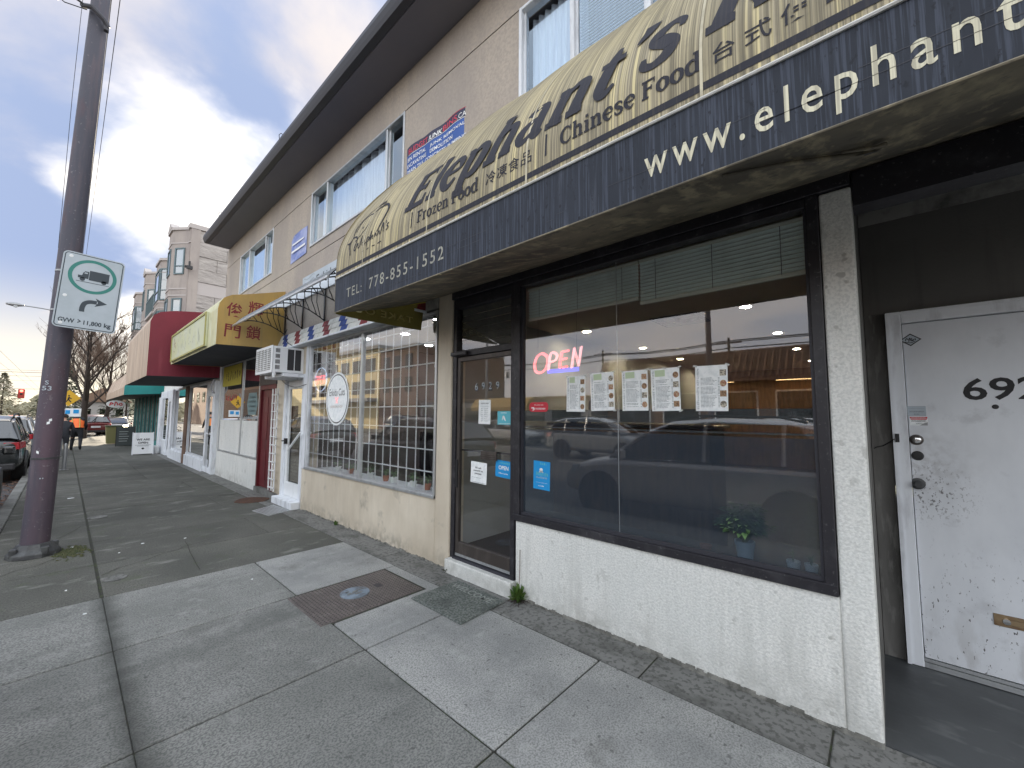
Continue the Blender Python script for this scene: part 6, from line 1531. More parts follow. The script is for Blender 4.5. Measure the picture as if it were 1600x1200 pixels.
# clamp with the span wires near the top
MB().tube([(.065, 6.80, 6.27), (.03, 6.78, 6.33), (-.08, 6.78, 6.42), (-.16, 6.9, 6.46)], .028, 8).build('clamp', 'gutter_dark', pl, smooth='auto')
MB().box(.03, .075, 6.78, 6.84, 6.22, 6.33).build('clamp_bolt', 'gutter_dark', pl, bevel=.006)
t = thing('span_wire', 'dark span wire running from the pole across the street with an insulator near the pole', 'wire', (-.1, 6.9, 6.44))
MB().tube([(-.12, 6.85, 6.44), (-.30, 6.86, 6.50), (-.46, 6.86, 6.47)], .012, 6).tube([(-.12, 6.85, 6.40), (-.30, 6.86, 6.36), (-.46, 6.86, 6.45)], .006, 5).build('loop', 'wire', t)
MB().tube([(-.46, 6.86, 6.46), (-3, 6.8, 6.3), (-13.8, 6.6, 7.2)], .009, 5).build('cable', 'wire', t)
MB().lathe([(.0, -.07), (.03, -.06), (.045, -.03), (.03, .0), (.045, .03), (.03, .06), (0, .07)], (-.37, 6.86, 6.41), 10, 'y').build('insulator', 'gutter_dark', t, smooth=True)
# truck route sign
ts = thing('traffic_sign', 'white truck route sign with a green ring, right arrow and GVW limit on the pole', 'traffic sign', (.09, 6.66, 2.5))
SY = 6.64; TL = R(-2.9)
so = on_y(SY, -.163, 2.502, TL); W_, H_ = .500, .868
def rr_rect(w, h, r, o=0):
    c = []
    for (cx, cy, a0_) in ((w - r, r, -90), (w - r, h - r, 0), (r, h - r, 90), (r, r, 180)):
        for k_ in range(6): a_ = R(a0_ + 18 * k_); c.append((cx + math.cos(a_) * (r - o), cy + math.sin(a_) * (r - o)))
    return c
def plate(y, w, h, r, o, name, mat, th=.004):
    f = on_y(y, -.163, 2.502, TL); c = rr_rect(w, h, r, o); n = len(c); m = MB()
    m.v = [f(*p) for p in c] + [(f(*p)[0], y + th, f(*p)[2]) for p in c]
    m.f = [tuple(range(n)), tuple(range(n, 2 * n))[::-1]] + [(i, n + i, n + (i + 1) % n, (i + 1) % n) for i in range(n)]; m.mi = [0] * len(m.f)
    return m.build(name, mat, ts)
plate(SY, W_, H_, .045, 0, 'panel', 'sign_face')
plate(SY - .0006, W_, H_, .045, .012, 'border', 'sign_print', .0005); plate(SY - .0012, W_, H_, .045, .021, 'field', 'sign_face', .0005)
sf = on_y(SY - .0022, -.163, 2.502, TL)
m = MB(); CX, CY = .252, .620
for k_ in range(48):
    a_, b_ = k_ * math.pi / 24, (k_ + 1) * math.pi / 24
    m.poly([sf(CX + math.cos(a_) * .163, CY + math.sin(a_) * .163), sf(CX + math.cos(a_) * .196, CY + math.sin(a_) * .196), sf(CX + math.cos(b_) * .196, CY + math.sin(b_) * .196), sf(CX + math.cos(b_) * .163, CY + math.sin(b_) * .163)])
m.build('ring', 'sign_green', ts, recalc=False)
m = MB()
def pp(pts): m.poly([sf(u, v) for u, v in pts])
pp([(.222, .578), (.383, .578), (.383, .690), (.222, .690)])
pp([(.135, .588), (.218, .588), (.218, .625), (.135, .618)]); pp([(.165, .620), (.218, .625), (.218, .668), (.207, .668), (.207, .645), (.180, .645)]); pp([(.165, .620), (.180, .645), (.186, .668), (.173, .655)]); pp([(.18, .66), (.218, .66), (.218, .672), (.185, .672)])
for cx in (.172, .345): pp([(cx + math.cos(a * .5236) * .022, .578 + math.sin(a * .5236) * .022) for a in range(12)])
pp([(.125, .546), (.39, .546), (.39, .552), (.125, .552)])
m.build('truck', 'sign_print', ts, recalc=False)
m = MB()
ribbon(m, [(.207, .205, .042), (.207, .255, .042), (.222, .305, .042), (.262, .33, .042), (.315, .333, .042)], sf)
m.poly([sf(.300, .383), (sf(.400, .333)), sf(.300, .283), sf(.325, .333)])
m.build('arrow', 'sign_print', ts, recalc=False)
text('lettering', 'GVW', lambda u, v: sf(u + .040, v + .062), .07, 'sign_print', ts, off=.0022, width=.125, height=.052)
text('lettering', '>', lambda u, v: sf(u + .188, v + .064), .07, 'sign_print', ts, off=.0022, width=.026, height=.046)
text('lettering', '11,800', lambda u, v: sf(u + .235, v + .062), .07, 'sign_print', ts, off=.0022, width=.145, height=.058)
text('lettering', 'kg', lambda u, v: sf(u + .40, v + .062), .07, 'sign_print', ts, off=.0022, width=.056, height=.066)
for (u, v) in ((.062, .815), (.062, .36), (.062, .050)):
    p = sf(u, v); MB().lathe([(.0, -.006), (.006, -.006), (.006, -.002), (.017, -.0015), (.017, 0)], (p[0], SY - .001, p[2]), 14, 'y').build('bolt', 'white_paint', ts, smooth='auto')
MB().box(-.10, .06, 6.6445, 6.82, 2.70, 2.74).box(-.10, .06, 6.6445, 6.82, 3.16, 3.20).build('bracket', 'grey_metal', ts)

# overhead lines along the street
def wire(label, pts, r=.012, group='overhead wires along the street'):
    m = MB(); m.tube(pts, r, 4); tag(origin(m.build('overhead_wire', 'wire'), pts[0]), label, 'wire', group)
for (x, z, lw) in ((.21, 9.0, 'outer'), (.105, 9.0, 'inner')): wire('thin overhead wire along the street, %s one of the two right of the tall pole' % lw, [(x, 3, z), (x, 30, z - .15), (x, 60, z), (x, 110, z)], .006)
wire('dark wire dropping down beside the tall pole', [(-.135, 5.9, 6.4), (-.155, 6.2, 4.9), (-.165, 6.75, 3.4)], .0022, None)
for (y, z0_, lw) in ((42, 4.2, 'lowest and nearest'), (58, 4.9, 'second nearest'), (75, 6.6, 'third nearest'), (110, 7.2, 'farthest')): wire('thin span wire crossing the street in the distance, the %s of four' % lw, [(-14, y, z0_ + .2), (-6, y, z0_ - .08), (.2, y, z0_ + .1)], .012, 'span wires crossing the street')

# ---------------------------------------------------------------- cars
def make_car(name, label, cat, loc, rz, paint, kind='suv', s=1.0, lights=False, rails=True, group=None, roof_paint=None):
    """built facing +y, centred on loc, wheels on the ground"""
    t = thing(name, label, cat, loc, group)
    t.rotation_euler = (0, 0, rz); t.scale = (s, s, s)
    Lh = 2.25; W = .92
    # stations along the length: y, sill height, belt height, half width, bonnet or deck height
    if kind == 'suv':
        st = [(-2.25, .42, .95, .74, .97), (-2.18, .32, 1.02, .85, 1.04), (-1.9, .28, 1.04, .91, 1.07), (-1.0, .27, 1.02, .93, 1.05), (0, .27, 1.0, .935, 1.03), (.9, .27, .98, .93, 1.02), (1.3, .27, .95, .92, 1.0), (1.75, .28, .86, .90, .92), (2.1, .30, .74, .84, .80), (2.24, .36, .62, .70, .66)]
        cab = [(-2.12, 1.05, .80, 1.10), (-1.80, 1.06, .70, 1.50), (-1.3, 1.06, .68, 1.60), (-.4, 1.04, .68, 1.63), (.25, 1.03, .67, 1.58), (.62, 1.02, .67, 1.44), (1.22, 1.00, .80, 1.04)]
    else:
        st = [(-2.2, .40, .84, .70, .87), (-2.1, .30, .90, .82, .95), (-1.6, .25, .92, .88, .98), (-1.0, .24, .92, .90, .95), (0, .24, .90, .90, .93), (.8, .24, .88, .90, .91), (1.3, .25, .82, .88, .87), (1.8, .27, .72, .84, .77), (2.15, .32, .58, .72, .62)]
        cab = [(-1.55, .96, .78, .99), (-.95, .95, .64, 1.34), (-.3, .93, .62, 1.42), (.2, .92, .62, 1.38), (1.0, .89, .78, .93)]
    m = MB(); K = None
    for (y, zb, zt, w, zc_) in st:
        ring = [(-w * .35, zb), (-w * .93, zb + .02), (-w, zb + .16), (-w * 1.0, (zb + zt) / 2), (-w * .975, zt - .04), (-w * .90, zt + .0), (-w * .5, zc_), (0, zc_ + .015)]
        ring = ring + [(-x, z) for x, z in ring[-2::-1]]
        K = len(ring); m.v += [(x, y, z) for x, z in ring]
    for i in range(len(st) - 1):
        for j in range(K - 1): m.f.append((i * K + j, i * K + j + 1, (i + 1) * K + j + 1, (i + 1) * K + j)); m.mi.append(0)
        m.f.append((i * K + K - 1, i * K, (i + 1) * K, (i + 1) * K + K - 1)); m.mi.append(0)
    m.f.append(tuple(range(K))); m.mi.append(0); e = (len(st) - 1) * K; m.f.append(tuple(range(e, e + K))[::-1]); m.mi.append(0)
    def B(mb, nm, mt, par=t, **k):
        o = mb.build(nm, mt, None, **k); o.parent = par; return o
    B(m, 'body', paint, smooth='auto', sub=1)
    m = MB()
    for (y, zb, w, zt) in cab:
        wb = .90 if kind == 'suv' else .86
        ring = [(-wb * (.96 if zt > 1.12 else .9), zb - .03), (-(wb * .45 + w * .55) , (zb + zt) / 2 + .02), (-w, zt - .035), (-w * .85, zt), (0, zt + .012)]
        ring = ring + [(-x, z) for x, z in ring[-2::-1]]
        K = len(ring); m.v += [(x, y, z) for x, z in ring]
    for i in range(len(cab) - 1):
        for j in range(K - 1):
            m.f.append((i * K + j, i * K + j + 1, (i + 1) * K + j + 1, (i + 1) * K + j)); m.mi.append(0)
    B(m, 'windows', 'paint_glass', smooth='auto')
    # roof skin and pillars over the glass
    m = MB(); roof = cab[1:-1]
    for (y, zb, w, zt) in roof: m.v += [(x, y, z) for x, z in [(-w * 1.01, zt - .045), (-w * .86, zt + .012), (0, zt + .026), (w * .86, zt + .012), (w * 1.01, zt - .045)]]
    for i in range(len(roof) - 1):
        for j in range(4): m.f.append((i * 5 + j, i * 5 + j + 1, (i + 1) * 5 + j + 1, (i + 1) * 5 + j)); m.mi.append(0)
    B(m, 'roof', roof_paint or paint, smooth='auto')
    wb = .90 if kind == 'suv' else .86
    for sx in (-1, 1):
        for idx, dy in ((0, 1), (len(cab) - 1, -1)):
            a_ = cab[idx]; b_ = cab[idx + dy]
            B(MB().tube([(sx * wb * .93, a_[0], a_[1] - .02), (sx * (b_[2] + .006), b_[0], b_[3] - .03)], .032, 8), 'pillar', paint, smooth='auto')
        for yy in ((-1.25, -.28) if kind == 'suv' else (-.35,)):
            c_ = min(cab, key=lambda q: abs(q[0] - yy)); B(MB().tube([(sx * wb * .955, yy, c_[1] - .02), (sx * (c_[2] + .006), yy, c_[3] - .035)], .028, 8), 'pillar', paint, smooth='auto')
        B(MB().box(sx * .955, sx * 1.10, .86 if kind == 'suv' else .7, 1.0 if kind == 'suv' else .82, 1.0, 1.14) if True else None, 'mirror', paint, bevel=.03, seg=2)
        zl = .80 if kind == 'suv' else .72
        B(MB().hexa([(sx * .50, 2.18, zl - .16), (sx * .84, 2.02, zl - .14), (sx * .885, 1.86, zl - .10), (sx * .55, 2.0, zl - .10), (sx * .50, 2.14, zl - .04), (sx * .83, 1.98, zl), (sx * .895, 1.78, zl + .03), (sx * .55, 1.9, zl + .02)]), 'headlight', 'head_glow' if lights else 'lens', bevel=.01)
        B(MB().hexa([(sx * .58, -2.235, zl + .02), (sx * .84, -2.19, zl + .02), (sx * .93, -1.92, zl + .06), (sx * .6, -2.1, zl + .06), (sx * .58, -2.215, zl + .19), (sx * .82, -2.17, zl + .19), (sx * .915, -1.86, zl + .20), (sx * .6, -2.1, zl + .18)]), 'taillight', 'tail_red', bevel=.01)
        if rails and kind == 'suv': B(MB().tube([(sx * .66, -1.5, 1.60), (sx * .66, -1.2, 1.67), (sx * .66, .0, 1.69), (sx * .66, .35, 1.62)], .018, 6), 'roof_rail', 'black')
        for yy in (-1.36, 1.38):
            w = B(MB().lathe([(.20, -.11), (.33, -.11), (.345, -.06), (.345, .06), (.33, .11), (.20, .11)], (sx * .82, yy, .345), 24, 'x'), 'wheel', 'tyre', smooth='auto')
            mr = MB().lathe([(.20, -.02), (.215, .10), (.19, .095), (.18, .0)], (sx * .82, yy, .345), 24, 'x') if sx > 0 else MB().lathe([(.18, .0), (.19, -.095), (.215, -.10), (.20, .02)], (sx * .82, yy, .345), 24, 'x')
            for q in range(5):
                a_ = q * 1.2566; mr.hexa([(sx * .82 + sx * .06, yy + math.cos(a_ + d_) * r_, .345 + math.sin(a_ + d_) * r_) for d_, r_ in ((-.5, .04), (.5, .04), (.16, .2), (-.16, .2))] + [(sx * .82 + sx * .09, yy + math.cos(a_ + d_) * r_, .345 + math.sin(a_ + d_) * r_) for d_, r_ in ((-.5, .04), (.5, .04), (.12, .2), (-.12, .2))])
            B(mr, 'rim', 'rim', w)
            B(MB().lathe([(.40, -.015), (.395, .015), (.35, .015)], (sx * .93, yy, .36), 24, 'x'), 'wheel_arch', 'black')
    B(MB().box(-.26, .26, -2.262, -2.235, .66, .80) if kind == 'suv' else MB().box(-.26, .26, -2.222, -2.195, .56, .70), 'licence_plate', 'plate')
    B(MB().box(-.80, .80, -2.24, -2.0, .33, .50), 'rear_bumper', 'dark_plastic', bevel=.04, seg=2)
    B(MB().box(-.62, .62, 2.08, 2.245, .36, .52), 'front_grille', 'black', bevel=.03, seg=2)
    return t
m = M('paint_glass', (.012, .014, .016), .06, spec=.9, coat=1.0)
make_car('parked_car', 'pearl SUV parked at the kerb facing the restaurant window, seen mirrored in its glass', 'car', (-1.62, 2.20, -.125), 0, 'paint_pearl', 'suv', 1.0)
make_car('parked_car', 'black SUV whose corner shows at the left edge of the picture', 'car', (-1.60, 9.9, -.125), 0, 'paint_black', 'suv', .98)
make_car('parked_car', 'dark SUV with roof rails parked behind the tall pole', 'car', (-1.50, 17.4, -.125), 0, 'paint_black', 'suv', .98)
make_car('parked_car', 'silver car parked just beyond the dark SUV with roof rails', 'car', (-1.50, 23.4, -.125), 0, 'paint_silver', 'suv', .96)
make_car('parked_car', 'white car far along the row at the kerb', 'car', (-1.55, 29.6, -.125), 0, 'paint_white', 'sedan', .98)
make_car('crossing_car', 'dark red hatchback turning off beyond the end of the pavement', 'car', (1.25, 44.0, -.12), R(8), 'paint_red', 'suv', .95)
make_car('oncoming_car', 'car with bright headlights facing this way beyond the bins', 'car', (2.9, 47.0, -.12), R(172), 'paint_grey', 'sedan', .95, lights=True)
make_car('moving_car', 'white SUV on the far side of the street, mirrored in the shop window', 'car', (-8.8, 1.2, -.12), R(180), 'paint_white', 'suv', 1.0)
make_car('moving_car', 'white car behind it on the far side of the street', 'car', (-8.9, 8.2, -.12), R(180), 'paint_silver', 'suv', .98)
make_car('parked_car', 'white car parked on the far side opposite the barber shop', 'car', (-12.4, 16.5, -.12), R(180), 'paint_white', 'sedan', 1.0)
make_car('parked_car', 'grey car parked on the far side well along the street', 'car', (-12.4, 27, -.12), R(180), 'paint_grey', 'suv', 1.0)

# ---------------------------------------------------------------- people
def person(label, loc, rz, joints, mats, vest=None, s=1.0, hairc='hair'):
    t = thing('person', label, 'person', loc); t.rotation_euler = (0, 0, rz); t.scale = (s, s, s)
    J = joints
    names = ['pelvis', 'belly', 'chest', 'neck', 'head', 'top', 'lsho', 'lelb', 'lwri', 'lhand', 'rsho', 'relb', 'rwri', 'rhand', 'lhip', 'lknee', 'lank', 'ltoe', 'rhip', 'rknee', 'rank', 'rtoe']
    rad = dict(pelvis=(.16, .12), belly=(.15, .11), chest=(.17, .12), neck=(.06, .06), head=(.085, .10), top=(.06, .07), lsho=(.07, .07), lelb=(.05, .05), lwri=(.036, .036), lhand=(.04, .03), lhip=(.095, .10), lknee=(.068, .068), lank=(.048, .05), ltoe=(.045, .035))
    for k in list(rad):
        if k[0] == 'l': rad['r' + k[1:]] = rad[k]
    edges = [('pelvis', 'belly'), ('belly', 'chest'), ('chest', 'neck'), ('neck', 'head'), ('head', 'top'), ('chest', 'lsho'), ('lsho', 'lelb'), ('lelb', 'lwri'), ('lwri', 'lhand'), ('chest', 'rsho'), ('rsho', 'relb'), ('relb', 'rwri'), ('rwri', 'rhand'), ('pelvis', 'lhip'), ('lhip', 'lknee'), ('lknee', 'lank'), ('lank', 'ltoe'), ('pelvis', 'rhip'), ('rhip', 'rknee'), ('rknee', 'rank'), ('rank', 'rtoe')]
    me = bpy.data.meshes.new('body'); me.from_pydata([J[n] for n in names], [(names.index(a), names.index(b)) for a, b in edges], [])
    o = bpy.data.objects.new('body', me); tmp.collection.objects.link(o)
    md = o.modifiers.new('skin', 'SKIN'); sb_ = o.modifiers.new('sub', 'SUBSURF'); sb_.levels = 2; sb_.render_levels = 2
    if not me.skin_vertices: me.attributes.new('skin', 'FLOAT', 'POINT') if False else None
    if me.skin_vertices:
        for i, n in enumerate(names): me.skin_vertices[0].data[i].radius = rad[n]
        me.skin_vertices[0].data[0].use_root = True
    tmp.view_layers[0].update(); dg = tmp.view_layers[0].depsgraph
    nm = bpy.data.meshes.new_from_object(o.evaluated_get(dg)); bpy.data.objects.remove(o)
    for q in mats: nm.materials.append(MATS[q])
    neck, pel = Vector(J['neck']), Vector(J['pelvis'])
    hands = [Vector(J['lhand']), Vector(J['rhand'])]; toes = [Vector(J['ltoe']), Vector(J['rtoe'])]; wr = [Vector(J['lwri']), Vector(J['rwri'])]
    for p in nm.polygons:
        c = p.center; p.use_smooth = True
        if (c - Vector(J['head'])).length < .17 or (c - neck).length < .06 or min((c - h).length for h in hands) < .075: p.material_index = 2
        elif c.z < pel.z + .0 and min((c - h).length for h in wr) > .12 and c.z < pel.z: p.material_index = 0
        else: p.material_index = 1
        if c.z < .07: p.material_index = 3
    b_ = bpy.data.objects.new('body', nm); col.objects.link(b_); b_.parent = t
    h = Vector(J['head']); tp = Vector(J['top']); ax = (tp - h).normalized()
    bm = bmesh.new(); bmesh.ops.create_uvsphere(bm, u_segments=14, v_segments=8, radius=.118)
    for v in list(bm.verts):
        if v.co.z < -.02: v.co.z = -.02 - (abs(v.co.z) * .1)
    hm = bpy.data.meshes.new('hair'); bm.to_mesh(hm); bm.free(); hm.materials.append(MATS[hairc])
    ho = bpy.data.objects.new('hair', hm); col.objects.link(ho); ho.parent = t; ho.location = h + ax * .045; ho.rotation_euler = ax.to_track_quat('Z', 'Y').to_euler()
    if vest:
        ch, be, pe = Vector(J['chest']), Vector(J['belly']), Vector(J['pelvis'])
        m = MB(); rings = [(pe + Vector((0, 0, .06)), .205, .165), (be, .20, .16), (ch, .225, .165), (ch + (neck - ch) * .55, .15, .12)]
        n = 16
        for c, a_, b__ in rings:
            for k in range(n): q = 2 * math.pi * k / n; m.v.append((c.x + math.cos(q) * a_, c.y + math.sin(q) * b__, c.z))
        for i in range(3):
            for k in range(n): j = (k + 1) % n; m.f.append((i * n + k, i * n + j, (i + 1) * n + j, (i + 1) * n + k)); m.mi.append(0)
        v_ = m.build('vest', [vest, 'lime'], None, smooth=True); v_.parent = t
        m = MB()
        for sx in (-.11, .11): m.tube([(rings[1][0].x + sx, rings[0][0].y - .168, rings[0][0].z), (rings[1][0].x + sx, rings[1][0].y - .168, rings[1][0].z), (rings[2][0].x + sx, rings[2][0].y - .175, rings[2][0].z + .1)], .016, 5)
        st_ = m.build('stripe', 'lime', None); st_.parent = t
    return t
J1 = dict(pelvis=(0, 0, .92), belly=(-.02, .05, 1.05), chest=(-.06, .16, 1.27), neck=(-.08, .24, 1.42), head=(-.09, .31, 1.53), top=(-.09, .33, 1.62),
          lsho=(-.26, .18, 1.32), lelb=(-.32, .26, 1.06), lwri=(-.26, .42, .92), lhand=(-.24, .50, .88), rsho=(.13, .18, 1.32), relb=(.22, .20, 1.05), rwri=(.18, .36, .90), rhand=(.16, .44, .88),
          lhip=(-.10, 0, .86), lknee=(-.16, .22, .50), lank=(-.18, .20, .10), ltoe=(-.19, .36, .04), rhip=(.10, 0, .86), rknee=(.13, -.04, .48), rank=(.18, -.34, .20), rtoe=(.19, -.28, .06))
person('person in an orange high-visibility vest and dark trousers striding over the pavement, head bowed', (.38, 24.6, 0), R(-12), J1, ['cloth_dark', 'cloth_dark', 'skin', 'black'], vest='orange', s=.98)
J2 = dict(pelvis=(0, 0, .90), belly=(0, .04, 1.03), chest=(0, .12, 1.24), neck=(0, .18, 1.39), head=(0, .24, 1.50), top=(0, .25, 1.59),
          lsho=(-.20, .13, 1.29), lelb=(-.26, .14, 1.02), lwri=(-.22, .28, .84), lhand=(-.20, .34, .79), rsho=(.20, .13, 1.29), relb=(.27, .10, 1.02), rwri=(.24, .20, .82), rhand=(.23, .24, .75),
          lhip=(-.10, 0, .84), lknee=(-.11, .14, .48), lank=(-.11, .02, .09), ltoe=(-.12, .18, .04), rhip=(.10, 0, .84), rknee=(.10, .02, .47), rank=(.11, -.28, .14), rtoe=(.12, -.16, .04))
person('person in dark clothing walking away behind the steel bollard', (-.01, 20.3, 0), R(0), J2, ['cloth_dark', 'cloth_dark', 'skin', 'black'], s=.92)

# ---------------------------------------------------------------- street furniture farther along
t = thing('bollard', 'short round-topped steel post on the pavement in front of the dark clothed person', 'bollard', (.08, 16.6, 0))
MB().lathe([(.09, 0), (.09, .012), (.042, .014), (.042, .64), (.036, .69), (.02, .72), (0, .725)], (.07, 16.6, 0), 14).build('post', 'grey_metal', t, smooth='auto')
def aframe(label, x, y, w, h, mats, txt=None, rz=0.0):
    t = thing('sandwich_board', label, 'sign board', (x, y, 0))
    b_ = MB().hexa([(x - w / 2, y, .03), (x + w / 2, y, .03), (x + w / 2, y + .02, .03), (x - w / 2, y + .02, .03), (x - w / 2, y + .16, h), (x + w / 2, y + .16, h), (x + w / 2, y + .18, h), (x - w / 2, y + .18, h)]).build('front_board', mats[0], t)
    MB().hexa([(x - w / 2, y + .42, .0), (x + w / 2, y + .42, .0), (x + w / 2, y + .44, .0), (x - w / 2, y + .44, .0), (x - w / 2, y + .19, h - .01), (x + w / 2, y + .19, h - .01), (x + w / 2, y + .21, h - .01), (x - w / 2, y + .21, h - .01)]).build('rear_board', mats[1], t)
    f = MB()
    for x0_ in (x - w / 2 - .025, x + w / 2): f.hexa([(x0_, y - .01, 0), (x0_ + .025, y - .01, 0), (x0_ + .025, y + .025, 0), (x0_, y + .025, 0), (x0_, y + .15, h + .02), (x0_ + .025, y + .15, h + .02), (x0_ + .025, y + .185, h + .02), (x0_, y + .185, h + .02)])
    f.build('frame', mats[1], t)
    def g(u, v, l=.004): k = v / h; return (x + u, y - l + .16 * k, .03 + v)
    if txt:
        text('lettering', 'WE ARE', lambda u, v: g(u, v + .50), .1, 'ink', t, off=.002, align='C', width=w * .68, height=.075)
        text('lettering', 'OPEN', lambda u, v: g(u, v + .38), .1, 'ink', t, off=.002, align='C', width=w * .50, height=.075)
        m = MB(); m.poly([g(-w * .4, .325), g(w * .4, .325), g(w * .4, .335), g(-w * .4, .335)]).poly([g(-w * .3, .29), g(w * .3, .29), g(w * .3, .30), g(-w * .3, .30)]); m.build('print', 'ink_grey', t, recalc=False)
        m = MB(); m.poly([g(math.cos(a) * .04, .2 + math.sin(a) * .035) for a in [k * .785 for k in range(8)]]); m.build('emblem', 'ink', t, recalc=False)
    else:
        for q in range(5): m = MB(); m.poly([g(-w * .36, .2 + q * .11), g(w * (.1 + .05 * (q % 3)), .2 + q * .11), g(w * (.1 + .05 * (q % 3)), .225 + q * .11), g(-w * .36, .225 + q * .11)]); m.build('chalk_line', 'chalk', t, recalc=False)
    return t
aframe('white WE ARE OPEN sandwich board standing outside the glass shop fronts', 2.06, 20.7, .56, .82, ('white_paint', 'white_trim'), True)
aframe('dark chalk menu board beside the yellowish bin', 2.0, 26.6, .62, .92, ('board_dark', 'black'))
t = thing('bin', 'yellowish green bin on the pavement beyond the dark menu board', 'bin', (1.72, 29.0, 0))
MB().hexa([(1.48, 28.8, .02), (1.98, 28.8, .02), (1.98, 29.3, .02), (1.48, 29.3, .02), (1.42, 28.75, .86), (2.03, 28.75, .86), (2.03, 29.35, .86), (1.42, 29.35, .86)]).build('body', 'yellow_bin', t, bevel=.02)
MB().box(1.40, 2.05, 28.72, 29.37, .861, .93).build('lid', 'dark_bin', t, bevel=.02)
t = thing('planter', 'small white planter at the foot of the white framed shop front', 'planter', (2.42, 21.0, 0))
MB().hexa([(2.36, 20.9, 0), (2.54, 20.9, 0), (2.54, 21.2, 0), (2.36, 21.2, 0), (2.32, 20.85, .3), (2.56, 20.85, .3), (2.56, 21.25, .3), (2.32, 21.25, .3)]).build('pot', 'white_paint', t, bevel=.01)
# pedestrian warning sign and plate
t = thing('pedestrian_sign', 'yellow diamond pedestrian sign with a blue and white plate below, right of the tall pole', 'traffic sign', (.0, 22.0, 0))
MB().tube([(-.02, 22.06, 0), (-.02, 22.06, 2.5)], .03, 8).build('post', 'grey_metal', t)
MB().prism([(.06 + math.cos(a) * .30, 2.10 + math.sin(a) * .30) for a in (0, math.pi / 2, math.pi, math.pi * 1.5)], 'y', 21.98, 21.99).build('diamond', 'yellow_sign', t)
m = MB(); fg = on_y(21.978, .06, 2.08); ribbon(m, [(0, .05, .05), (-.01, -.03, .05)], fg); ribbon(m, [(-.01, -.03, .035), (-.07, -.13, .035)], fg); ribbon(m, [(-.01, -.03, .035), (.06, -.13, .035)], fg); ribbon(m, [(0, .05, .03), (.07, -.01, .03)], fg); m.poly([fg(math.cos(a * .785) * .03, .10 + math.sin(a * .785) * .03) for a in range(8)]); m.build('walking_figure', 'ink', t, recalc=False)
MB().box(-.04, .40, 21.98, 21.99, 1.42, 1.72).build('plate', 'white_paint', t)
MB().box(.0, .12, 21.972, 21.978, 1.52, 1.66).box(.2, .34, 21.972, 21.978, 1.54, 1.68).build('symbol', 'sticker_blue', t)
# street lamp on the near side, its arm reaching over the road
def lamp(label, x, y, h, d, grp=None):
    t = thing('street_lamp', label, 'street lamp', (x, y, 0), grp)
    MB().tube([(x, y, 0), (x, y, h * .5), (x, y, h - .3)], [.10, .08, .06], 10).build('post', 'grey_metal', t, smooth='auto')
    MB().tube(catmull([(x, y, h - .35), (x + d * .25, y, h - .02), (x + d * .9, y, h + .15), (x + d * 1.9, y, h + .2)], 4), .035, 8).build('arm', 'grey_metal', t, smooth='auto')
    xx = x + d * 2.15
    MB().lathe([(0, -.42), (.07, -.38), (.13, -.15), (.12, .1), (.05, .35), (0, .38)], (xx, y, h + .2), 12, 'x').build('head', 'grey_metal', t, smooth='auto')
    MB().lathe([(0, -.1), (.09, -.07), (.12, 0)], (xx - d * .0, y, h + .11), 12).build('lens', 'lens', t, smooth=True)
lamp('grey street lamp whose arm reaches over the road left of the tall pole', -.25, 40.0, 8.15, -1.05)
lamp('curved street lamp across the street, mirrored in the barred window', -13.9, 20.0, 8.3, 1.1)
# hanging red signal
t = thing('traffic_light', 'red traffic light hanging over the street in the distance', 'traffic light', (-4.1, 86, 3.9))
MB().box(-4.45, -3.85, 86, 86.3, 3.5, 4.75).build('housing', 'signal_box', t, bevel=.05)
MB().lathe([(0, -.05), (.16, -.02), (.17, 0)], (-4.15, 85.99, 4.5), 14, 'y').build('red_lamp', 'signal_red', t)
MB().tube([(-14, 86.15, 5.0), (-4.1, 86.15, 4.8), (3, 86.15, 5.0)], .02, 4).build('cable', 'wire', t)
MB().lathe([(0, -.05), (.13, -.02), (.14, 0)], (-4.15, 85.99, 4.1), 14, 'y').build('dark_lamp', 'black', t)

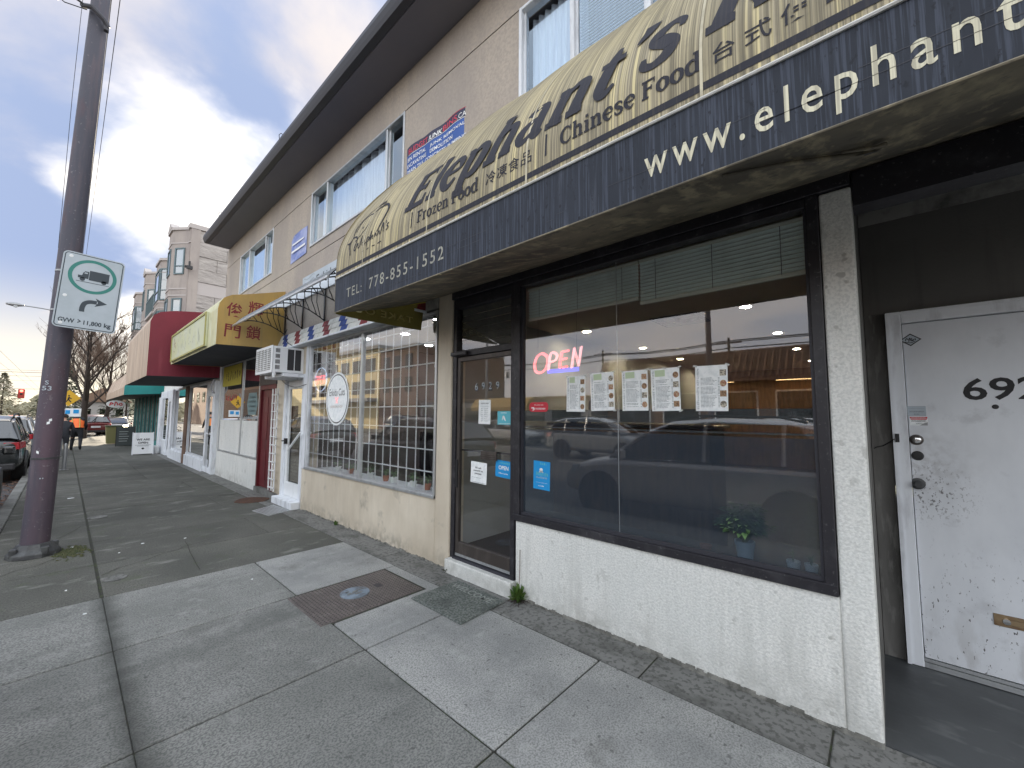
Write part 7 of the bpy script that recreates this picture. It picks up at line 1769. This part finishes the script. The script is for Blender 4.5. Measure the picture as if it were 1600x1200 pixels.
# ---------------------------------------------------------------- trees
def bare_tree(label, x, y, h, seed, r=.16, lean=.05):
    """straight leader with many rising limbs, each breaking up into fine twigs"""
    t = thing('bare_tree', label, 'tree', (x, y, 0)); rr = random.Random(seed); tr = MB(); lb = MB(); tw = MB()
    lead = []; p = Vector((x, y, 0)); n = 14
    for i in range(n + 1):
        lead.append(p.copy()); p = p + Vector((rr.uniform(-lean, lean) * .6, rr.uniform(-lean, lean) * .6, h / n))
    tr.tube(lead, [max(.012, r * (1 - i / n) ** .8) for i in range(n + 1)], 8, caps=False)
    def limb(p, d, l, r_, k):
        pts = [p]; q = p; dd = d; m = 4 if k else 3
        for i in range(m):
            dd = (dd + Vector((rr.uniform(-.13, .13), rr.uniform(-.13, .13), rr.uniform(.0, .16)))).normalized(); q = q + dd * l / m; pts.append(q)
        (lb if k >= 2 else tw).tube(pts, [max(.006, r_ * (1 - .75 * i / m)) for i in range(m + 1)], 5 if k >= 2 else 3, caps=False)
        if k == 0: return
        for j in range((0, 4, 6, 7)[k]):
            f = rr.uniform(.25, 1.0); s0 = pts[min(m - 1, int(f * m))].lerp(pts[min(m, int(f * m) + 1)], (f * m) % 1)
            a_ = rr.uniform(0, 6.283); nd = (dd * .8 + Vector((math.cos(a_), math.sin(a_), .25)) * rr.uniform(.35, .75)).normalized()
            limb(s0, nd, l * rr.uniform(.38, .62), r_ * .45, k - 1)
    for i in range(15):
        f = .22 + .75 * (i + rr.random()) / 15; s0 = lead[min(n - 1, int(f * n))]; a_ = i * 2.4 + rr.uniform(-.4, .4)
        el = rr.uniform(.55, 1.0); d = Vector((math.cos(a_) * math.cos(el), math.sin(a_) * math.cos(el), math.sin(el)))
        limb(s0, d, h * .44 * (1.15 - f * .75), r * .42 * (1.1 - f * .7), 3 if f < .75 else 2)
    tr.build('trunk', 'bark', t, smooth=True); lb.build('limbs', 'bark', t, recalc=False); tw.build('crown', 'twig', t, recalc=False)
    return t
bare_tree('tall bare tree with a straight dark trunk behind the people and the pedestrian sign', .82, 36.5, 8.0, 4, .19)
bare_tree('bare tree right of the tallest one, partly behind the red awning', 2.05, 43.0, 7.2, 15, .15)
bare_tree('slim bare tree beyond the taller ones at the end of the street', 1.2, 60.0, 10.0, 22, .16)
def conifer(name, label, x, y, h, w, seed, mat='evergreen', n=900):
    t = thing(name, label, 'tree', (x, y, 0)); rr = random.Random(seed)
    MB().tube([(x, y, 0), (x, y, h * .9)], [h * .02, .03], 6).build('trunk', 'bark', t)
    m = MB()
    for i in range(n):
        u = rr.random() ** 1.4; z = h * (.08 + .9 * u); R_ = w * (1 - u) * rr.uniform(.25, 1.1) + .1; a_ = rr.uniform(0, 6.283)
        c = Vector((x + math.cos(a_) * R_, y + math.sin(a_) * R_, z - R_ * .25)); s_ = rr.uniform(.12, .32) * h / 7
        d = Vector((math.cos(a_), math.sin(a_), rr.uniform(-.5, .1))).normalized(); sd = d.cross(Vector((0, 0, 1))).normalized() * s_ * .4
        m.poly([c - d * s_, c + sd, c + d * s_, c - sd])
        m.poly([c - d * s_ * .6 + Vector((0, 0, s_ * .4)), c + sd * .3, c + d * s_ * .7, c - Vector((0, 0, s_ * .4))])
    m.build('crown', mat, t, recalc=False); return t
conifer('evergreen_tree', 'dark evergreen behind the pedestrian sign', -.2, 52, 6.5, 2.2, 3, n=1400)
conifer('evergreen_tree', 'rounded dark evergreen low behind the hanging oval sign', 4.4, 60, 6.0, 3.2, 5, n=1400)
conifer('evergreen_tree', 'pale hazy conifer far off left of the tall pole', -6.3, 95, 7.6, 3.0, 6, 'hazed_tree', 1400) if M('hazed_tree', (.27, .26, .19), .95) else None  # distance haze is put into this pale foliage colour
conifer('evergreen_tree', 'second haze-pale conifer at the left edge of the view', -8.8, 104, 7.0, 3.0, 7, 'hazed_tree', 1400)
conifer('evergreen_tree', 'low haze-pale tree between the signal and the tall pole', -3.4, 110, 4.6, 3.4, 8, 'hazed_tree', 1000)
t = thing('distant_house', 'pale house at the end of the street among the trees', 'building', (1.9, 75, 0))
MB().box(.6, 5.8, 75, 82, -.1, 3.0).build('wall', 'grey_far', t)
MB().prism([(.3, 3.0), (6.1, 3.0), (3.2, 4.9)], 'y', 74.7, 82.3).build('roof', 'brick_far', t)
for x_ in (1.5, 3.0, 4.5): MB().box(x_, x_ + .7, 74.96, 74.999, 1.0, 2.1).build('window', 'glass_dark', t)
t = thing('distant_building', 'sunlit tan building at the far left edge of the view', 'building', (-12, 75, 0))
MB().box(-17, -9.2, 72, 90, -.1, 6.2).build('wall', 'brick_far', t)
MB().box(-17.2, -9.0, 71.8, 90.2, 6.2, 6.5).build('roof', 'roof_dark', t)
for i in range(4): MB().box(-9.199, -9.16, 73.5 + i * 4, 75.2 + i * 4, 3.4, 5.0).build('window', 'glass_dark', t)
# low dark hedge and roofs closing the end of the street
rr = random.Random(31); m = MB()
for i in range(2600):
    x = rr.uniform(-40, 45); y = 150 + rr.uniform(-6, 6); z = abs(rr.gauss(0, 1)) * 1.6 + .3 + 1.3 * math.sin(x * .4) ** 2; s_ = rr.uniform(.4, 1.0)
    m.poly([(x - s_, y, z), (x, y + rr.uniform(-.5, .5), z - s_), (x + s_, y, z), (x, y, z + s_ * .9)])
o = m.build('distant_trees', 'hazed_tree', recalc=False); tag(o, 'hazy belt of trees closing the far end of the street', 'trees', kind='stuff')

# ---------------------------------------------------------------- the other side of the street, which the glass mirrors
t = thing('strip_mall', 'low shop building with a ribbed brown roof across the street, mirrored in the restaurant window', 'building', (-17.6, 3, 0))
MB().box(-28, -18.4, -14, 13.2, 0, 3.5).build('wall', 'wood_warm', t)
MB().prism([(-17.2, 3.35), (-17.2, 3.5), (-18.6, 5.1), (-28.4, 5.3), (-28.4, 3.4)], 'y', -14.3, 13.5).build('roof', 'brown_roof', t)
rf = MB()
for i in range(92): y = -14.2 + i * .30; rf.hexa([(-17.19, y, 3.50), (-17.19, y + .07, 3.50), (-18.55, y + .07, 5.05), (-18.55, y, 5.05), (-17.14, y, 3.55), (-17.14, y + .07, 3.55), (-18.50, y + .07, 5.11), (-18.50, y, 5.11)])
o = rf.build('roof_rib', 'brown_roof', t)
for i in range(9):
    y = -12.5 + i * 2.85
    w = MB().box(-18.4, -18.35, y, y + 2.1, .5, 2.9).build('window', 'white_trim', t); MB().box(-18.349, -18.34, y + .08, y + 2.02, .58, 2.82).build('pane', 'glass_dark', w)
for y in (-1.4, 2.2, 5.6): MB().box(-18.0, -17.6, y, y + 1.5, 3.36, 3.345).build('soffit_lamp', 'lamp_soft', t) if MATS.get('lamp_soft') or M('lamp_soft', G(.8), .5, emit=((1.0, .62, .25), 7)) else None
t = thing('brick_building', 'brown brick building across the street, mirrored in the barred window', 'building', (-17.6, 36, 0))
MB().box(-30, -17.6, 33.6, 40.5, 0, 8.4).build('wall', 'brick_far', t); MB().box(-30, -17.5, 33.5, 40.6, 8.4, 8.7).build('parapet', 'grey_far', t)
for r_ in range(2):
    for i in range(3): MB().box(-17.6, -17.56, 34.4 + i * 2.1, 35.6 + i * 2.1, 3.9 + r_ * 2.3, 5.4 + r_ * 2.3).build('window', 'glass_dark', t)
t = thing('sunlit_cream_building', 'sunlit-cream building with dark window bands across the street, mirrored in the barred window', 'building', (-17.6, 48, 0))
MB().box(-30, -17.6, 40.7, 60, 0, 8.9).build('wall', 'cream_sunlit_far', t); MB().box(-30, -17.3, 40.65, 60.1, 8.9, 9.3).build('parapet', 'grey_far', t)
for r_ in range(2):
    for i in range(6): MB().box(-17.6, -17.55, 41.6 + i * 3.1, 43.8 + i * 3.1, 3.9 + r_ * 2.5, 5.4 + r_ * 2.5).build('window', 'glass_dark', t)
MB().box(-17.6, -16.4, 41, 59, 3.0, 3.4).build('canopy', 'grey_far', t)
t = thing('low_building', 'low grey shop row across the street between the brown roof and the brick building', 'building', (-17.6, 23, 0))
MB().box(-28, -18, 14.2, 33.4, 0, 2.75).build('wall', 'grey_far', t); MB().box(-28, -17.9, 14.1, 33.5, 2.75, 2.95).build('parapet', 'brick_far', t)
for i in range(6): MB().box(-18, -17.95, 15 + i * 3.1, 17.4 + i * 3.1, .6, 2.2).build('window', 'glass_dark', t)
MB().prism([(-17.89, 1.9), (-17.0, 1.9), (-17.0, 2.2), (-17.4, 2.75), (-17.89, 2.94)], 'y', 19, 25).build('awning', 'gold_paint', t)
t = thing('sunlit_cream_building', 'long sunlit-cream building far along the other side of the street', 'building', (-17.6, 85, 0))
MB().box(-30, -17.6, 62, 130, 0, 6.8).build('wall', 'cream_sunlit_far', t)
for i in range(14): MB().box(-17.6, -17.55, 63.5 + i * 4.4, 66 + i * 4.4, .6, 2.8).build('window', 'glass_dark', t)
def upole(label, x, y, h, trans=False, arms=1):
    t = thing('wood_pole', label, 'utility pole', (x, y, 0))
    MB().tube([(x, y, 0), (x, y, h)], [.16, .10], 8).build('post', 'wood_pole', t)
    for k in range(arms):
        MB().box(x - .06, x + .06, y - 1.1, y + 1.1, h - .55 - k * .9, h - .43 - k * .9).build('crossarm', 'wood_pole', t)
        for q in (-.95, -.45, .45, .95): MB().lathe([(.03, 0), (.05, .05), (.03, .12), (0, .14)], (x, y + q, h - .43 - k * .9), 8).build('insulator', 'grey_metal', t)
    if trans:
        for q in (-.75, .75): MB().lathe([(.24, 0), (.26, .05), (.26, .75), (.2, .85), (0, .88)], (x, y + q, h - 2.3), 12).build('transformer', 'grey_metal', t)
upole('wooden pole with two transformers across the street, mirrored above the menus', -34.6, 9.9, 8.7, True)
upole('wooden pole with a crossarm across the street, mirrored beside the neon sign', -34.6, 22.7, 8.9)
upole('wooden pole behind the low grey shop row across the street', -34.6, 38.0, 8.9, True)
t = thing('steel_pole', 'plain dark steel pole across the street, mirrored in the middle of the restaurant window', 'pole', (-13.9, 5.6, 0))
MB().tube([(-13.9, 5.6, 0), (-13.9, 5.6, 9.5)], [.15, .10], 10).build('post', 'pole_paint', t)
for (x, z, r_, lw) in ((-34.2, 8.35, .05, 'front wire on the crossarms of the wooden poles'), (-35.0, 8.35, .04, 'rear wire on the crossarms of the wooden poles'), (-34.6, 7.75, .05, 'thick cable below the crossarms of the wooden poles'), (-13.8, 7.6, .02, 'wire along the plain steel pole')):
    m = MB()
    for a_, b_ in ((-20, 9.9), (9.9, 22.7), (22.7, 38), (38, 60)):
        m.tube([(x, a_, z), (x, a_ * .7 + b_ * .3, z - .25), (x, a_ * .4 + b_ * .6, z - .28), (x, b_, z)], r_, 4)
    tag(origin(m.build('overhead_wire', 'wire'), (x, 0, z)), lw + ' across the street', 'wire', 'overhead wires across the street')
for (x, z, lw) in ((-3.2, 5.7, 'nearest to the kerb'), (-3.9, 5.7, 'second from the kerb'), (-8.5, 5.7, 'third from the kerb'), (-9.2, 5.7, 'farthest from the kerb')):
    m = MB().tube([(x, -20, z), (x, 20, z), (x, 130, z)], .010, 4); tag(origin(m.build('overhead_wire', 'wire'), (x, 0, z)), 'trolley wire strung over the road, ' + lw, 'wire', 'trolley wires over the road')
bpy.data.scenes.remove(tmp)
